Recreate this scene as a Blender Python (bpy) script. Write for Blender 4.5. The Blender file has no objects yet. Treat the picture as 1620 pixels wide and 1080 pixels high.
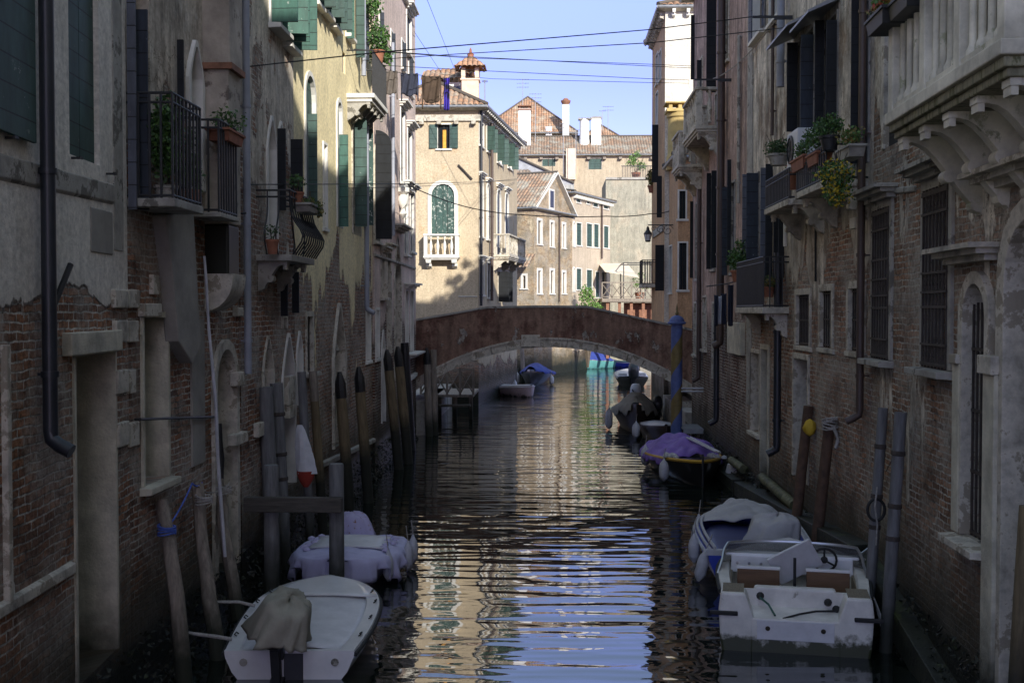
import bpy, math, random
from mathutils import Matrix, Vector
R = math.radians
sc = bpy.context.scene
COL = sc.collection
# ---------------------------------------------------------------- camera
cam_d = bpy.data.cameras.new('camera')
cam_d.sensor_width = 36.0
cam_d.lens = 40.0
cam_d.clip_start = 0.05
cam_d.clip_end = 3000
cam = bpy.data.objects.new('camera', cam_d)
COL.objects.link(cam)
CAM_H = 4.2
FPX = 1800.0
YAW = math.atan(60 / FPX)
PITCH = math.atan(50 / FPX)
cam.location = (0, 0, CAM_H)
cam.rotation_euler = (R(90) - PITCH, 0, YAW)
sc.camera = cam
# ---------------------------------------------------------------- world and sun
SUN_DIR = Vector((0.46, -1.0, 0.50)).normalized()          # towards the sun: behind the camera, to the right
elev = math.asin(SUN_DIR.z)
world = bpy.data.worlds.new('World')
sc.world = world
world.use_nodes = True
wn = world.node_tree.nodes
wl = world.node_tree.links
bg = wn['Background']
sky = wn.new('ShaderNodeTexSky')
sky.sky_type = 'NISHITA'
sky.sun_disc = False
sky.sun_elevation = elev
sky.sun_rotation = math.atan2(SUN_DIR.x, SUN_DIR.y)
sky.altitude = 0
sky.air_density = 1.0
sky.dust_density = 0.3
sky.ozone_density = 1.2
tint = wn.new('ShaderNodeMix'); tint.data_type = 'RGBA'; tint.blend_type = 'MULTIPLY'      # sky multiplied by height: deepened low, brightened overhead to lift the shade
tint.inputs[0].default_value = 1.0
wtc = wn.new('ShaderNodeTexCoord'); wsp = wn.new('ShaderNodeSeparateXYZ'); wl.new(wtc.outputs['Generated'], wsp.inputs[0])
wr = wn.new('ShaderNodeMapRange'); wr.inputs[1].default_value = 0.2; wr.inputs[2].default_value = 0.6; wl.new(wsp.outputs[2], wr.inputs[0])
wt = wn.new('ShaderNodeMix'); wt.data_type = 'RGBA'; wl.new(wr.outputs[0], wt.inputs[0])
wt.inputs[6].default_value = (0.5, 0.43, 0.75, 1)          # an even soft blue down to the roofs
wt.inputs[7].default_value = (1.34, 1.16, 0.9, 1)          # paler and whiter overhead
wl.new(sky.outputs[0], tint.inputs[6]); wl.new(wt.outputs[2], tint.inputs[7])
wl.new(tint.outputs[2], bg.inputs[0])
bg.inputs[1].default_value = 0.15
sun_d = bpy.data.lights.new('sun', 'SUN')
sun_d.energy = 3.0
sun_d.angle = R(0.5)
sun_d.color = (1.0, 0.95, 0.85)
sun = bpy.data.objects.new('sun', sun_d)
COL.objects.link(sun)
sun.rotation_euler = SUN_DIR.to_track_quat('Z', 'Y').to_euler()
sun.location = (20, -20, 40)
sc.view_settings.view_transform = 'Standard'
sc.view_settings.look = 'None'
sc.view_settings.gamma = 1.0
sc.view_settings.exposure = 1.1
sc.cycles.max_bounces = 8
sc.cycles.diffuse_bounces = 5
sc.cycles.glossy_bounces = 4
sc.cycles.use_denoising = True
sc.cycles.caustics_reflective = False
sc.cycles.caustics_refractive = False

# ---------------------------------------------------------------- pixel helpers (photo pixels, 1620 x 1080)
CAMM = Matrix.Translation((0, 0, CAM_H)) @ cam.rotation_euler.to_matrix().to_4x4()
CAMR = cam.rotation_euler.to_matrix()
C0 = Vector((0, 0, CAM_H))
def ray(px, py):
    return CAMR @ Vector(((px - 810) / FPX, -(py - 540) / FPX, -1.0))
def at(px, py, Y):
    d = ray(px, py)
    return C0 + d * (Y / d.y)
def G(px, py, z=0.0):
    d = ray(px, py)
    return C0 + d * ((z - CAM_H) / d.z)
def plan(px, Y):
    p = at(px, 490, Y)
    return Vector((p.x, p.y))

# ---------------------------------------------------------------- object helpers
WM = {}                                                     # world matrix of every root and part
def frame(A, B):
    A = Vector((A[0], A[1])); B = Vector((B[0], B[1]))
    d = (B - A).normalized()
    n = Vector((-d.y, d.x))
    m = Matrix(((d.x, n.x, 0, A.x), (d.y, n.y, 0, A.y), (0, 0, 1, 0), (0, 0, 0, 1)))
    return m
def spin(loc, rz=0, rx=0, ry=0):
    return Matrix.Translation(Vector(loc)) @ Matrix.Rotation(rz, 4, 'Z') @ Matrix.Rotation(ry, 4, 'Y') @ Matrix.Rotation(rx, 4, 'X')
def tag(o, label=None, cat=None, group=None, kind=None):
    if label: o['label'] = label
    if cat: o['category'] = cat
    if group: o['group'] = group
    if kind: o['kind'] = kind
    return o
def empty(name, M, label, cat, group=None):
    o = bpy.data.objects.new(name, None)
    o.empty_display_size = 0.3
    COL.objects.link(o)
    o.matrix_world = M
    WM[o] = M.copy()
    return tag(o, label, cat, group)
class MB:
    """collects shapes; build() links them as one mesh object"""
    def __init__(s):
        s.v = []; s.f = []; s.uv = {}; s.mi = []; s.cur = 0
    def add(s, vs, fs):
        b = len(s.v)
        s.v.extend([tuple(v) for v in vs])
        for f in fs:
            s.f.append(tuple(b + i for i in f)); s.mi.append(s.cur)
        return b
    def quad(s, a, b, c, d, uv=None):
        s.add([a, b, c, d], [(0, 1, 2, 3)])
        if uv: s.uv[len(s.f) - 1] = uv
    def box(s, x0, x1, y0, y1, z0, z1, M=None):
        vs = [(x0, y0, z0), (x1, y0, z0), (x1, y1, z0), (x0, y1, z0), (x0, y0, z1), (x1, y0, z1), (x1, y1, z1), (x0, y1, z1)]
        if M: vs = [M @ Vector(v) for v in vs]
        s.add(vs, [(0, 3, 2, 1), (4, 5, 6, 7), (0, 1, 5, 4), (1, 2, 6, 5), (2, 3, 7, 6), (3, 0, 4, 7)])
    def prism(s, prof, x0, x1):
        """closed profile of (y, z) extruded along x"""
        n = len(prof)
        vs = [(x0, p[0], p[1]) for p in prof] + [(x1, p[0], p[1]) for p in prof]
        fs = [(i, (i + 1) % n, n + (i + 1) % n, n + i) for i in range(n)]
        s.add(vs, fs + [tuple(range(n))[::-1], tuple(range(n, 2 * n))])
    def extr(s, prof, y0, y1):
        """closed profile of (x, z) extruded along y"""
        n = len(prof)
        vs = [(p[0], y0, p[1]) for p in prof] + [(p[0], y1, p[1]) for p in prof]
        fs = [(i, n + i, n + (i + 1) % n, (i + 1) % n) for i in range(n)]
        s.add(vs, fs + [tuple(range(n)), tuple(range(n, 2 * n))[::-1]])
    def tube(s, pts, r, n=6, cap=True):
        pts = [Vector(p) for p in pts]
        rs = r if isinstance(r, (list, tuple)) else [r] * len(pts)
        vs = []; up0 = None
        for i, p in enumerate(pts):
            t = (pts[min(i + 1, len(pts) - 1)] - pts[max(i - 1, 0)]).normalized()
            if up0 is None:
                up0 = Vector((0, 0, 1)) if abs(t.z) < 0.9 else Vector((1, 0, 0))
            a = t.cross(up0)
            if a.length < 1e-4: a = t.orthogonal()
            a.normalize(); b = a.cross(t).normalized(); up0 = b
            for k in range(n):
                w = 2 * math.pi * k / n
                vs.append(p + (a * math.cos(w) + b * math.sin(w)) * rs[i])
        fs = []
        for i in range(len(pts) - 1):
            for k in range(n):
                fs.append((i * n + k, i * n + (k + 1) % n, (i + 1) * n + (k + 1) % n, (i + 1) * n + k))
        if cap:
            fs.append(tuple(range(n))[::-1]); fs.append(tuple(range((len(pts) - 1) * n, len(pts) * n)))
        s.add(vs, fs)
    def lathe(s, prof, c=(0, 0, 0), n=12, M=None):
        """profile of (r, z) turned about z"""
        vs = []
        for r_, z in prof:
            for k in range(n):
                w = 2 * math.pi * k / n
                v = Vector((c[0] + r_ * math.cos(w), c[1] + r_ * math.sin(w), c[2] + z))
                vs.append(M @ v if M else v)
        fs = []
        m = len(prof)
        for i in range(m - 1):
            for k in range(n):
                fs.append((i * n + k, i * n + (k + 1) % n, (i + 1) * n + (k + 1) % n, (i + 1) * n + k))
        fs.append(tuple(range(n))[::-1]); fs.append(tuple(range((m - 1) * n, m * n)))
        s.add(vs, fs)
    def grid(s, fn, nu, nv, closed=False):
        """surface fn(i/nu, j/nv)"""
        vs = [fn(i / nu, j / nv) for i in range(nu + 1) for j in range(nv + 1)]
        fs = [(i * (nv + 1) + j, (i + 1) * (nv + 1) + j, (i + 1) * (nv + 1) + j + 1, i * (nv + 1) + j + 1) for i in range(nu) for j in range(nv)]
        s.add(vs, fs)
    def build(s, name, mats, parent=None, M=None, smooth=False, bevel=0, keep=False, solid=0, angle=40, sub=0):
        me = bpy.data.meshes.new(name)
        me.from_pydata(s.v, [], s.f)
        if s.uv:
            ul = me.uv_layers.new(name='UVMap')
            for pi, uvs in s.uv.items():
                for k, li in enumerate(me.polygons[pi].loop_indices):
                    ul.data[li].uv = uvs[k]
        if not isinstance(mats, (list, tuple)): mats = [mats]
        for m in mats: me.materials.append(m)
        if len(mats) > 1:
            me.polygons.foreach_set('material_index', s.mi)
        if smooth:
            me.polygons.foreach_set('use_smooth', [True] * len(me.polygons))
            if smooth != 'all':
                me.set_sharp_from_angle(angle=R(angle))
        me.update()
        o = bpy.data.objects.new(name, me)
        COL.objects.link(o)
        W = M if M is not None else (WM[parent] if parent else Matrix())
        WM[o] = W.copy()
        if parent:
            o.parent = parent
            o.matrix_parent_inverse = Matrix()
            o.matrix_basis = WM[parent].inverted() @ W
        else:
            o.matrix_world = W
        if solid:
            md = o.modifiers.new('solid', 'SOLIDIFY'); md.thickness = solid; md.offset = 0
        if bevel:
            md = o.modifiers.new('bevel', 'BEVEL'); md.width = bevel; md.segments = 2; md.limit_method = 'ANGLE'; md.angle_limit = R(35)
        if sub:
            md = o.modifiers.new('sub', 'SUBSURF'); md.levels = sub; md.render_levels = sub
        return o
def thing1(mb, name, mat, M, label, cat, group=None, **k):
    """a top-level thing that is one mesh"""
    return tag(mb.build(name, mat, None, M, **k), label, cat, group)
def copy_tree(o, parent=None):
    c = o.copy(); COL.objects.link(c)
    if parent: c.parent = parent
    for ch in list(o.children): copy_tree(ch, c)
    return c

# ---------------------------------------------------------------- materials
def new_mat(name):
    m = bpy.data.materials.new(name); m.use_nodes = True
    return m, m.node_tree.nodes, m.node_tree.links, m.node_tree.nodes['Principled BSDF']
def nd(n, t, **k):
    x = n.new(t)
    for a, b in k.items():
        if isinstance(a, str) and hasattr(x, a): setattr(x, a, b)
    return x
def val(l, sock, v):
    if hasattr(v, 'is_output') or isinstance(v, bpy.types.NodeSocket): l.new(v, sock)
    else: sock.default_value = v
def math_(n, l, op, a, b=None, c=None, clamp=False):
    x = n.new('ShaderNodeMath'); x.operation = op; x.use_clamp = clamp
    val(l, x.inputs[0], a)
    if b is not None: val(l, x.inputs[1], b)
    if c is not None: val(l, x.inputs[2], c)
    return x.outputs[0]
def mixc(n, l, f, a, b, mode='MIX'):
    x = n.new('ShaderNodeMix'); x.data_type = 'RGBA'; x.blend_type = mode; x.clamp_factor = True
    val(l, x.inputs[0], f)
    val(l, x.inputs[6], a if not isinstance(a, tuple) else (*a[:3], 1))
    val(l, x.inputs[7], b if not isinstance(b, tuple) else (*b[:3], 1))
    return x.outputs[2]
def noise(n, l, vec, scale, detail=5, rough=0.6, dist=0.0, out=0):
    x = n.new('ShaderNodeTexNoise'); l.new(vec, x.inputs['Vector'])
    x.inputs['Scale'].default_value = scale; x.inputs['Detail'].default_value = detail
    x.inputs['Roughness'].default_value = rough; x.inputs['Distortion'].default_value = dist
    return x.outputs[out]
def mapr(n, l, v, a, b, c=0.0, d=1.0, smooth=False):
    x = n.new('ShaderNodeMapRange'); x.clamp = True
    if smooth: x.interpolation_type = 'SMOOTHSTEP'
    l.new(v, x.inputs[0])
    for i, q in enumerate((a, b, c, d)): val(l, x.inputs[i + 1], q)
    return x.outputs[0]
def scalev(n, l, vec, s, loc=(0, 0, 0)):
    x = n.new('ShaderNodeMapping'); l.new(vec, x.inputs[0])
    x.inputs['Scale'].default_value = s; x.inputs['Location'].default_value = loc
    return x.outputs[0]
def mat(name, col, rough=0.7, var=0.25, vs=3.0, bump=0.15, bs=25.0, metal=0.0, stretch=(1, 1, 1), col2=None, c2s=1.5, c2t=0.55, spec=0.5, coat=0.0, low=None, lowz=(0.2, 0.6)):
    """generic worn surface: colour varied by noise, an optional second colour in patches, fine bump,
    an optional different colour low down near the water line"""
    m, n, l, b = new_mat(name)
    tc = n.new('ShaderNodeTexCoord')
    oi = n.new('ShaderNodeObjectInfo')
    add = n.new('ShaderNodeVectorMath'); add.operation = 'ADD'
    l.new(tc.outputs['Object'], add.inputs[0])
    sh = n.new('ShaderNodeVectorMath'); sh.operation = 'SCALE'; l.new(oi.outputs['Location'], sh.inputs[0]); sh.inputs['Scale'].default_value = 1.37
    l.new(sh.outputs[0], add.inputs[1])
    v = scalev(n, l, add.outputs[0], stretch)
    c = (*col, 1)
    n1 = noise(n, l, v, vs, 6, 0.65)
    f = mapr(n, l, n1, 0.3, 0.75, 1 - var * 1.3, 1 + var)
    g = n.new('ShaderNodeCombineColor')
    for i in range(3): l.new(f, g.inputs[i])
    out = mixc(n, l, 1.0, c, g.outputs[0], 'MULTIPLY')
    if col2:
        n2 = noise(n, l, v, c2s, 8, 0.7)
        out = mixc(n, l, mapr(n, l, n2, c2t, c2t + 0.04), out, (*col2, 1))
    if low:
        ge = n.new('ShaderNodeNewGeometry'); sp = n.new('ShaderNodeSeparateXYZ'); l.new(ge.outputs['Position'], sp.inputs[0])
        zz = math_(n, l, 'ADD', sp.outputs[2], math_(n, l, 'MULTIPLY', math_(n, l, 'SUBTRACT', noise(n, l, tc.outputs['Object'], 6, 4), 0.5), 0.5))
        out = mixc(n, l, mapr(n, l, zz, lowz[0], lowz[1], 1, 0), out, (*low, 1))
    l.new(out, b.inputs['Base Color'])
    b.inputs['Roughness'].default_value = rough
    b.inputs['Metallic'].default_value = metal
    b.inputs['Specular IOR Level'].default_value = spec
    b.inputs['Coat Weight'].default_value = coat
    if bump:
        bp = n.new('ShaderNodeBump'); bp.inputs['Strength'].default_value = bump; bp.inputs['Distance'].default_value = 0.02
        l.new(noise(n, l, v, bs, 6, 0.7), bp.inputs['Height']); l.new(bp.outputs[0], b.inputs['Normal'])
    return m
def wallmat(name, plaster, brick=(0.17, 0.075, 0.05), brick2=None, mortar=(0.58, 0.54, 0.47), z0=3.0, spread=1.5, amp=3.0, bias=0.0, stain=0.5, algae=0.95, fine=1.0, seed=0.0, plaster2=None, p2t=0.55, salt=0.25, patches=None, remn=0.615):
    """plaster that has fallen off in ragged patches down to the brick, growing barer towards the water;
    z0 = height of the ragged border, amp = how ragged, patches = (scale, threshold) of bare islands higher up"""
    m, n, l, b = new_mat(name)
    tc = n.new('ShaderNodeTexCoord')
    uv = scalev(n, l, tc.outputs['UV'], (1, 1, 1), (seed, 0, 0))
    sp = n.new('ShaderNodeSeparateXYZ'); l.new(tc.outputs['UV'], sp.inputs[0]); h = sp.outputs[1]
    big = noise(n, l, scalev(n, l, uv, (0.55, 0.22, 1), (seed * 3, 0, 0)), 1.0, 2, 0.5)
    mid = noise(n, l, scalev(n, l, uv, (1.7, 0.6, 1), (0, seed, 0)), 1.0, 10, 0.66)
    q = math_(n, l, 'DIVIDE', math_(n, l, 'SUBTRACT', h, z0), spread)
    q = math_(n, l, 'ADD', q, math_(n, l, 'MULTIPLY', math_(n, l, 'SUBTRACT', big, 0.5), amp * 1.5))
    q = math_(n, l, 'ADD', q, math_(n, l, 'MULTIPLY', math_(n, l, 'SUBTRACT', mid, 0.5), amp))
    q = math_(n, l, 'MINIMUM', q, 1.6)
    if patches:
        pn = noise(n, l, scalev(n, l, uv, (1.0, 0.55, 1), (5 + seed, 3, 0)), patches[0], 9, 0.65)
        q = math_(n, l, 'SUBTRACT', q, mapr(n, l, pn, patches[1], patches[1] + 0.12, 0, 4))
    q = math_(n, l, 'ADD', q, bias)
    rn = noise(n, l, scalev(n, l, uv, (1.5, 0.45, 1), (seed, 31, 0)), 1.0, 10, 0.68)
    rq = math_(n, l, 'SUBTRACT', mapr(n, l, rn, remn - 0.1, remn + 0.1, -1, 1), mapr(n, l, h, 1.1, 2.2, 1.5, 0))
    q = math_(n, l, 'MAXIMUM', q, rq)                        # islands of plaster still clinging to the brick
    pm = mapr(n, l, q, -0.03, 0.03)                          # 1 = plaster
    edge = mapr(n, l, q, -0.25, 0.0)
    # brick
    wob = noise(n, l, uv, 3.5, 3, 0.6, out=1)
    wv = n.new('ShaderNodeVectorMath'); wv.operation = 'SCALE'; l.new(wob, wv.inputs[0]); wv.inputs['Scale'].default_value = 0.07
    av = n.new('ShaderNodeVectorMath'); av.operation = 'ADD'; l.new(uv, av.inputs[0]); l.new(wv.outputs[0], av.inputs[1])
    bt = n.new('ShaderNodeTexBrick'); l.new(av.outputs[0], bt.inputs['Vector'])
    b2 = brick2 or (brick[0] * 0.4, brick[1] * 0.45, brick[2] * 0.5)
    bt.inputs['Color1'].default_value = (*brick, 1); bt.inputs['Color2'].default_value = (*b2, 1)
    mn = noise(n, l, scalev(n, l, uv, (1, 1, 1), (3, 11, 0)), 1.7, 6, 0.7)
    l.new(mixc(n, l, mapr(n, l, mn, 0.36, 0.56), (0.035, 0.028, 0.022), (*mortar, 1)), bt.inputs['Mortar'])
    bt.inputs['Scale'].default_value = 1.0
    bt.inputs['Brick Width'].default_value = 0.27; bt.inputs['Row Height'].default_value = 0.078
    bt.inputs['Mortar Size'].default_value = 0.011; bt.inputs['Mortar Smooth'].default_value = 0.3; bt.inputs['Bias'].default_value = -0.1
    fn = noise(n, l, uv, 14, 6, 0.7)
    bc = mixc(n, l, 0.75, bt.outputs['Color'], mapr(n, l, fn, 0.34, 0.66, 0.2, 1.6), 'MULTIPLY')
    sn = noise(n, l, uv, 1.1, 7, 0.7)
    bc = mixc(n, l, math_(n, l, 'MULTIPLY', mapr(n, l, sn, 0.43, 0.6, 0, min(1, salt * 2.6)), mapr(n, l, fn, 0.35, 0.6, 0.35, 1)), bc, (0.42, 0.385, 0.33))
    sn2 = noise(n, l, scalev(n, l, uv, (1, 1, 1), (9, 4, 0)), 0.7, 5, 0.7)
    bc = mixc(n, l, mapr(n, l, sn2, 0.5, 0.68, 0, 0.75), bc, (brick[0] * 0.32, brick[1] * 0.4, brick[2] * 0.5))
    # plaster
    st = noise(n, l, scalev(n, l, uv, (2.2, 0.16, 1), (seed, 2, 0)), 1.6, 6, 0.6)
    bl = noise(n, l, uv, 0.8, 8, 0.7)
    pc = (*plaster, 1)
    if plaster2:
        pc = mixc(n, l, mapr(n, l, noise(n, l, scalev(n, l, uv, (1, 0.7, 1), (2, 7, 0)), 0.9, 9, 0.7), p2t, p2t + 0.1), pc, (*plaster2, 1))
    pc = mixc(n, l, stain, pc, mapr(n, l, st, 0.32, 0.62, 0.5, 1.2), 'MULTIPLY')
    pc = mixc(n, l, stain, pc, mapr(n, l, bl, 0.33, 0.66, 0.45, 1.2), 'MULTIPLY')
    pc = mixc(n, l, 0.6, pc, mapr(n, l, fn, 0.36, 0.62, 0.6, 1.18), 'MULTIPLY')
    spn = noise(n, l, scalev(n, l, uv, (6.5, 2.0, 1), (seed, 5, 0)), 1.0, 7, 0.65)
    pc = mixc(n, l, stain, pc, mapr(n, l, spn, 0.34, 0.56, 0.5, 1.15), 'MULTIPLY')
    pc = mixc(n, l, mapr(n, l, q, 0.0, 0.35, 0.45 * min(1, stain * 1.6), 0), pc, (plaster[0] * 0.45, plaster[1] * 0.4, plaster[2] * 0.36))
    vo = n.new('ShaderNodeTexVoronoi'); vo.feature = 'DISTANCE_TO_EDGE'; vo.inputs['Scale'].default_value = 0.8
    cv = n.new('ShaderNodeVectorMath'); cv.operation = 'ADD'; l.new(uv, cv.inputs[0])
    cw = n.new('ShaderNodeVectorMath'); cw.operation = 'SCALE'; l.new(noise(n, l, uv, 2.0, 6, 0.7, out=1), cw.inputs[0]); cw.inputs['Scale'].default_value = 1.1
    l.new(cw.outputs[0], cv.inputs[1]); l.new(cv.outputs[0], vo.inputs['Vector'])
    crk = math_(n, l, 'MULTIPLY', mapr(n, l, vo.outputs['Distance'], 0.004, 0.012, 1, 0), mapr(n, l, bl, 0.45, 0.55, 0, min(0.8, stain)))
    pc = mixc(n, l, crk, pc, (plaster[0] * 0.2, plaster[1] * 0.18, plaster[2] * 0.15))
    col = mixc(n, l, pm, bc, pc)
    # tide mark
    an = math_(n, l, 'ADD', h, math_(n, l, 'MULTIPLY', math_(n, l, 'SUBTRACT', noise(n, l, uv, 2.5, 6, 0.7), 0.5), 1.1))
    col = mixc(n, l, mapr(n, l, an, algae - 0.05, algae + 0.75, 0.85, 0), col, (0.045, 0.042, 0.026))
    col = mixc(n, l, mapr(n, l, an, algae - 0.45, algae - 0.1, 1, 0), col, (0.012, 0.014, 0.009))
    l.new(col, b.inputs['Base Color'])
    rg = mapr(n, l, an, algae - 0.3, algae + 0.1, 0.45, 0.92)
    l.new(rg, b.inputs['Roughness']); b.inputs['Specular IOR Level'].default_value = 0.3
    # relief
    hb = math_(n, l, 'MULTIPLY', math_(n, l, 'SUBTRACT', 1.0, bt.outputs['Fac']), 0.012)
    hb = math_(n, l, 'ADD', hb, math_(n, l, 'MULTIPLY', fn, 0.014))
    hb = math_(n, l, 'ADD', hb, math_(n, l, 'MULTIPLY', noise(n, l, uv, 5, 3), 0.02))
    hp = math_(n, l, 'ADD', math_(n, l, 'MULTIPLY', fn, 0.006), math_(n, l, 'MULTIPLY', bl, 0.012))
    hp = math_(n, l, 'ADD', hp, 0.075)
    mx = n.new('ShaderNodeMix'); mx.data_type = 'FLOAT'; l.new(pm, mx.inputs[0]); l.new(hb, mx.inputs[2]); l.new(hp, mx.inputs[3])
    bp = n.new('ShaderNodeBump'); bp.inputs['Strength'].default_value = 1.0 * fine; bp.inputs['Distance'].default_value = 1.5
    l.new(mx.outputs[0], bp.inputs['Height']); l.new(bp.outputs[0], b.inputs['Normal'])
    return m
def tilemat(name, c1, c2, c3):
    m, n, l, b = new_mat(name)
    tc = n.new('ShaderNodeTexCoord')
    bt = n.new('ShaderNodeTexBrick'); l.new(tc.outputs['UV'], bt.inputs['Vector'])
    bt.offset = 0.0; bt.inputs['Scale'].default_value = 1
    bt.inputs['Color1'].default_value = (*c1, 1); bt.inputs['Color2'].default_value = (*c2, 1); bt.inputs['Mortar'].default_value = (0.05, 0.04, 0.035, 1)
    bt.inputs['Brick Width'].default_value = 0.24; bt.inputs['Row Height'].default_value = 0.36; bt.inputs['Mortar Size'].default_value = 0.018; bt.inputs['Mortar Smooth'].default_value = 0.5
    v = tc.outputs['UV']
    nn = noise(n, l, v, 0.9, 7, 0.7)
    c = mixc(n, l, mapr(n, l, nn, 0.48, 0.6), bt.outputs['Color'], (*c3, 1))
    c = mixc(n, l, 0.8, c, mapr(n, l, noise(n, l, v, 5, 5, 0.7), 0.3, 0.7, 0.5, 1.3), 'MULTIPLY')
    l.new(c, b.inputs['Base Color']); b.inputs['Roughness'].default_value = 0.9
    sp = n.new('ShaderNodeSeparateXYZ'); l.new(v, sp.inputs[0])
    fr = math_(n, l, 'FRACT', math_(n, l, 'DIVIDE', sp.outputs[1], 0.36))
    bp = n.new('ShaderNodeBump'); bp.inputs['Strength'].default_value = 1.0; bp.inputs['Distance'].default_value = 0.03
    l.new(math_(n, l, 'SUBTRACT', 1.0, fr), bp.inputs['Height']); l.new(bp.outputs[0], b.inputs['Normal'])
    return m
def plankmat(name, col, pitch=0.22, axis=2, rough=0.65, peel=None, wear=0.3):
    """painted boards: thin dark grooves every `pitch` metres, worn paint"""
    m, n, l, b = new_mat(name)
    tc = n.new('ShaderNodeTexCoord')
    sp = n.new('ShaderNodeSeparateXYZ'); l.new(tc.outputs['Object'], sp.inputs[0])
    fr = math_(n, l, 'FRACT', math_(n, l, 'DIVIDE', sp.outputs[axis], pitch))
    g = math_(n, l, 'LESS_THAN', fr, 0.055)
    nn = noise(n, l, scalev(n, l, tc.outputs['Object'], (1, 1, 0.35)), 6, 7, 0.7)
    c = mixc(n, l, 1.0, (*col, 1), mapr(n, l, nn, 0.3, 0.7, 0.6, 1.35), 'MULTIPLY')
    if peel:
        c = mixc(n, l, mapr(n, l, noise(n, l, tc.outputs['Object'], 9, 8, 0.75), 0.66 - wear * 0.2, 0.7 - wear * 0.2), c, (*peel, 1))
    c = mixc(n, l, g, c, (col[0] * 0.15, col[1] * 0.15, col[2] * 0.15))
    l.new(c, b.inputs['Base Color']); b.inputs['Roughness'].default_value = rough
    bp = n.new('ShaderNodeBump'); bp.inputs['Strength'].default_value = 0.6; bp.inputs['Distance'].default_value = 0.012
    l.new(math_(n, l, 'SUBTRACT', math_(n, l, 'MULTIPLY', nn, 0.3), g), bp.inputs['Height']); l.new(bp.outputs[0], b.inputs['Normal'])
    return m
def leafmat(name, c1, c2):
    m, n, l, b = new_mat(name)
    tc = n.new('ShaderNodeTexCoord')
    nn = noise(n, l, tc.outputs['Object'], 5, 3, 0.6)
    wn_ = n.new('ShaderNodeTexWhiteNoise'); l.new(scalev(n, l, tc.outputs['Object'], (30, 30, 30)), wn_.inputs[0])
    c = mixc(n, l, mapr(n, l, nn, 0.35, 0.65), (*c1, 1), (*c2, 1))
    l.new(c, b.inputs['Base Color']); b.inputs['Roughness'].default_value = 0.55
    b.inputs['Subsurface Weight'].default_value = 0.0
    return m
M = {}
def setup_mats():
    M['plaster_grey'] = wallmat('grey plaster over brick', (0.8, 0.75, 0.67), z0=4.3, spread=0.5, amp=0.9, stain=0.25, seed=1.0, salt=0.35, brick=(0.36, 0.17, 0.09), brick2=(0.13, 0.07, 0.045))
    M['plaster_old'] = wallmat('weathered brown plaster over brick', (0.56, 0.49, 0.4), z0=6.4, spread=1.2, amp=2.6, stain=0.8, seed=4.0, plaster2=(0.75, 0.7, 0.62), salt=0.35, patches=(0.8, 0.54), brick=(0.33, 0.155, 0.085), brick2=(0.1, 0.055, 0.04))
    M['plaster_peel'] = wallmat('peeling pale plaster over brick', (0.64, 0.57, 0.47), z0=6.2, spread=1.0, amp=3.0, stain=0.65, seed=8.0, plaster2=(0.78, 0.73, 0.65), salt=0.4, patches=(0.9, 0.5), brick=(0.33, 0.155, 0.085), brick2=(0.1, 0.055, 0.04))
    M['yellow'] = wallmat('yellow plaster peeling off brick', (0.88, 0.76, 0.47), z0=4.9, spread=1.3, amp=3.6, stain=0.22, seed=12.0, salt=0.3, brick=(0.38, 0.2, 0.12))
    M['pink_palazzo'] = wallmat('pale pink plaster over brick', (0.66, 0.53, 0.47), z0=3.6, spread=1.2, amp=2.5, stain=0.4, seed=17.0, plaster2=(0.6, 0.52, 0.48), p2t=0.6)
    M['right_stone'] = wallmat('grey plaster and brown brick', (0.72, 0.66, 0.56), z0=5.9, spread=1.2, amp=4.8, stain=0.8, plaster2=(0.4, 0.34, 0.27), p2t=0.5, remn=0.575, seed=21.0, salt=0.4, brick=(0.36, 0.2, 0.12), brick2=(0.12, 0.07, 0.045), patches=(0.7, 0.58))
    M['right_grey'] = wallmat('old grey plaster over brick', (0.68, 0.61, 0.52), z0=5.0, spread=1.6, amp=3.4, stain=0.85, seed=25.0, salt=0.35, plaster2=(0.36, 0.28, 0.21), p2t=0.5, brick=(0.4, 0.21, 0.13), patches=(1.0, 0.6))
    M['right_brown'] = wallmat('dusky pink brown plaster', (0.5, 0.36, 0.3), z0=3.9, spread=1.6, amp=2.4, stain=0.85, seed=29.0, brick=(0.17, 0.08, 0.05))
    M['orange'] = wallmat('ochre orange plaster', (0.56, 0.35, 0.2), z0=1.9, spread=1.2, amp=1.6, stain=0.4, seed=33.0)
    M['white_brick'] = wallmat('whitewashed brick', (0.74, 0.7, 0.62), z0=3.0, spread=2, amp=1.2, stain=0.3, seed=37.0, brick=(0.3, 0.2, 0.15), patches=(1.6, 0.66))
    M['beige'] = wallmat('warm beige plaster', (0.56, 0.46, 0.325), z0=1.7, spread=1.0, amp=1.3, stain=0.22, seed=41.0, brick=(0.4, 0.2, 0.12), plaster2=(0.5, 0.36, 0.22), p2t=0.56)
    M['far_brick'] = wallmat('sunlit yellow brown brick', (0.6, 0.5, 0.35), z0=90, spread=1, amp=0.5, seed=45.0, brick=(0.54, 0.4, 0.24), brick2=(0.35, 0.23, 0.13), mortar=(0.55, 0.46, 0.34), salt=0.35)
    M['far_pink'] = wallmat('pale peach plaster', (0.55, 0.46, 0.35), z0=1.4, spread=1, amp=0.8, stain=0.25, seed=49.0)
    M['far_grey'] = wallmat('patchy pale concrete render', (0.36, 0.34, 0.27), z0=-1, spread=1, amp=0.2, stain=0.4, seed=53.0, algae=-3, plaster2=(0.44, 0.39, 0.3), p2t=0.5)
    M['far_slate'] = wallmat('grey blue render', (0.47, 0.47, 0.45), z0=-1, spread=1, amp=0.2, stain=0.6, seed=57.0, algae=-3)
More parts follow.
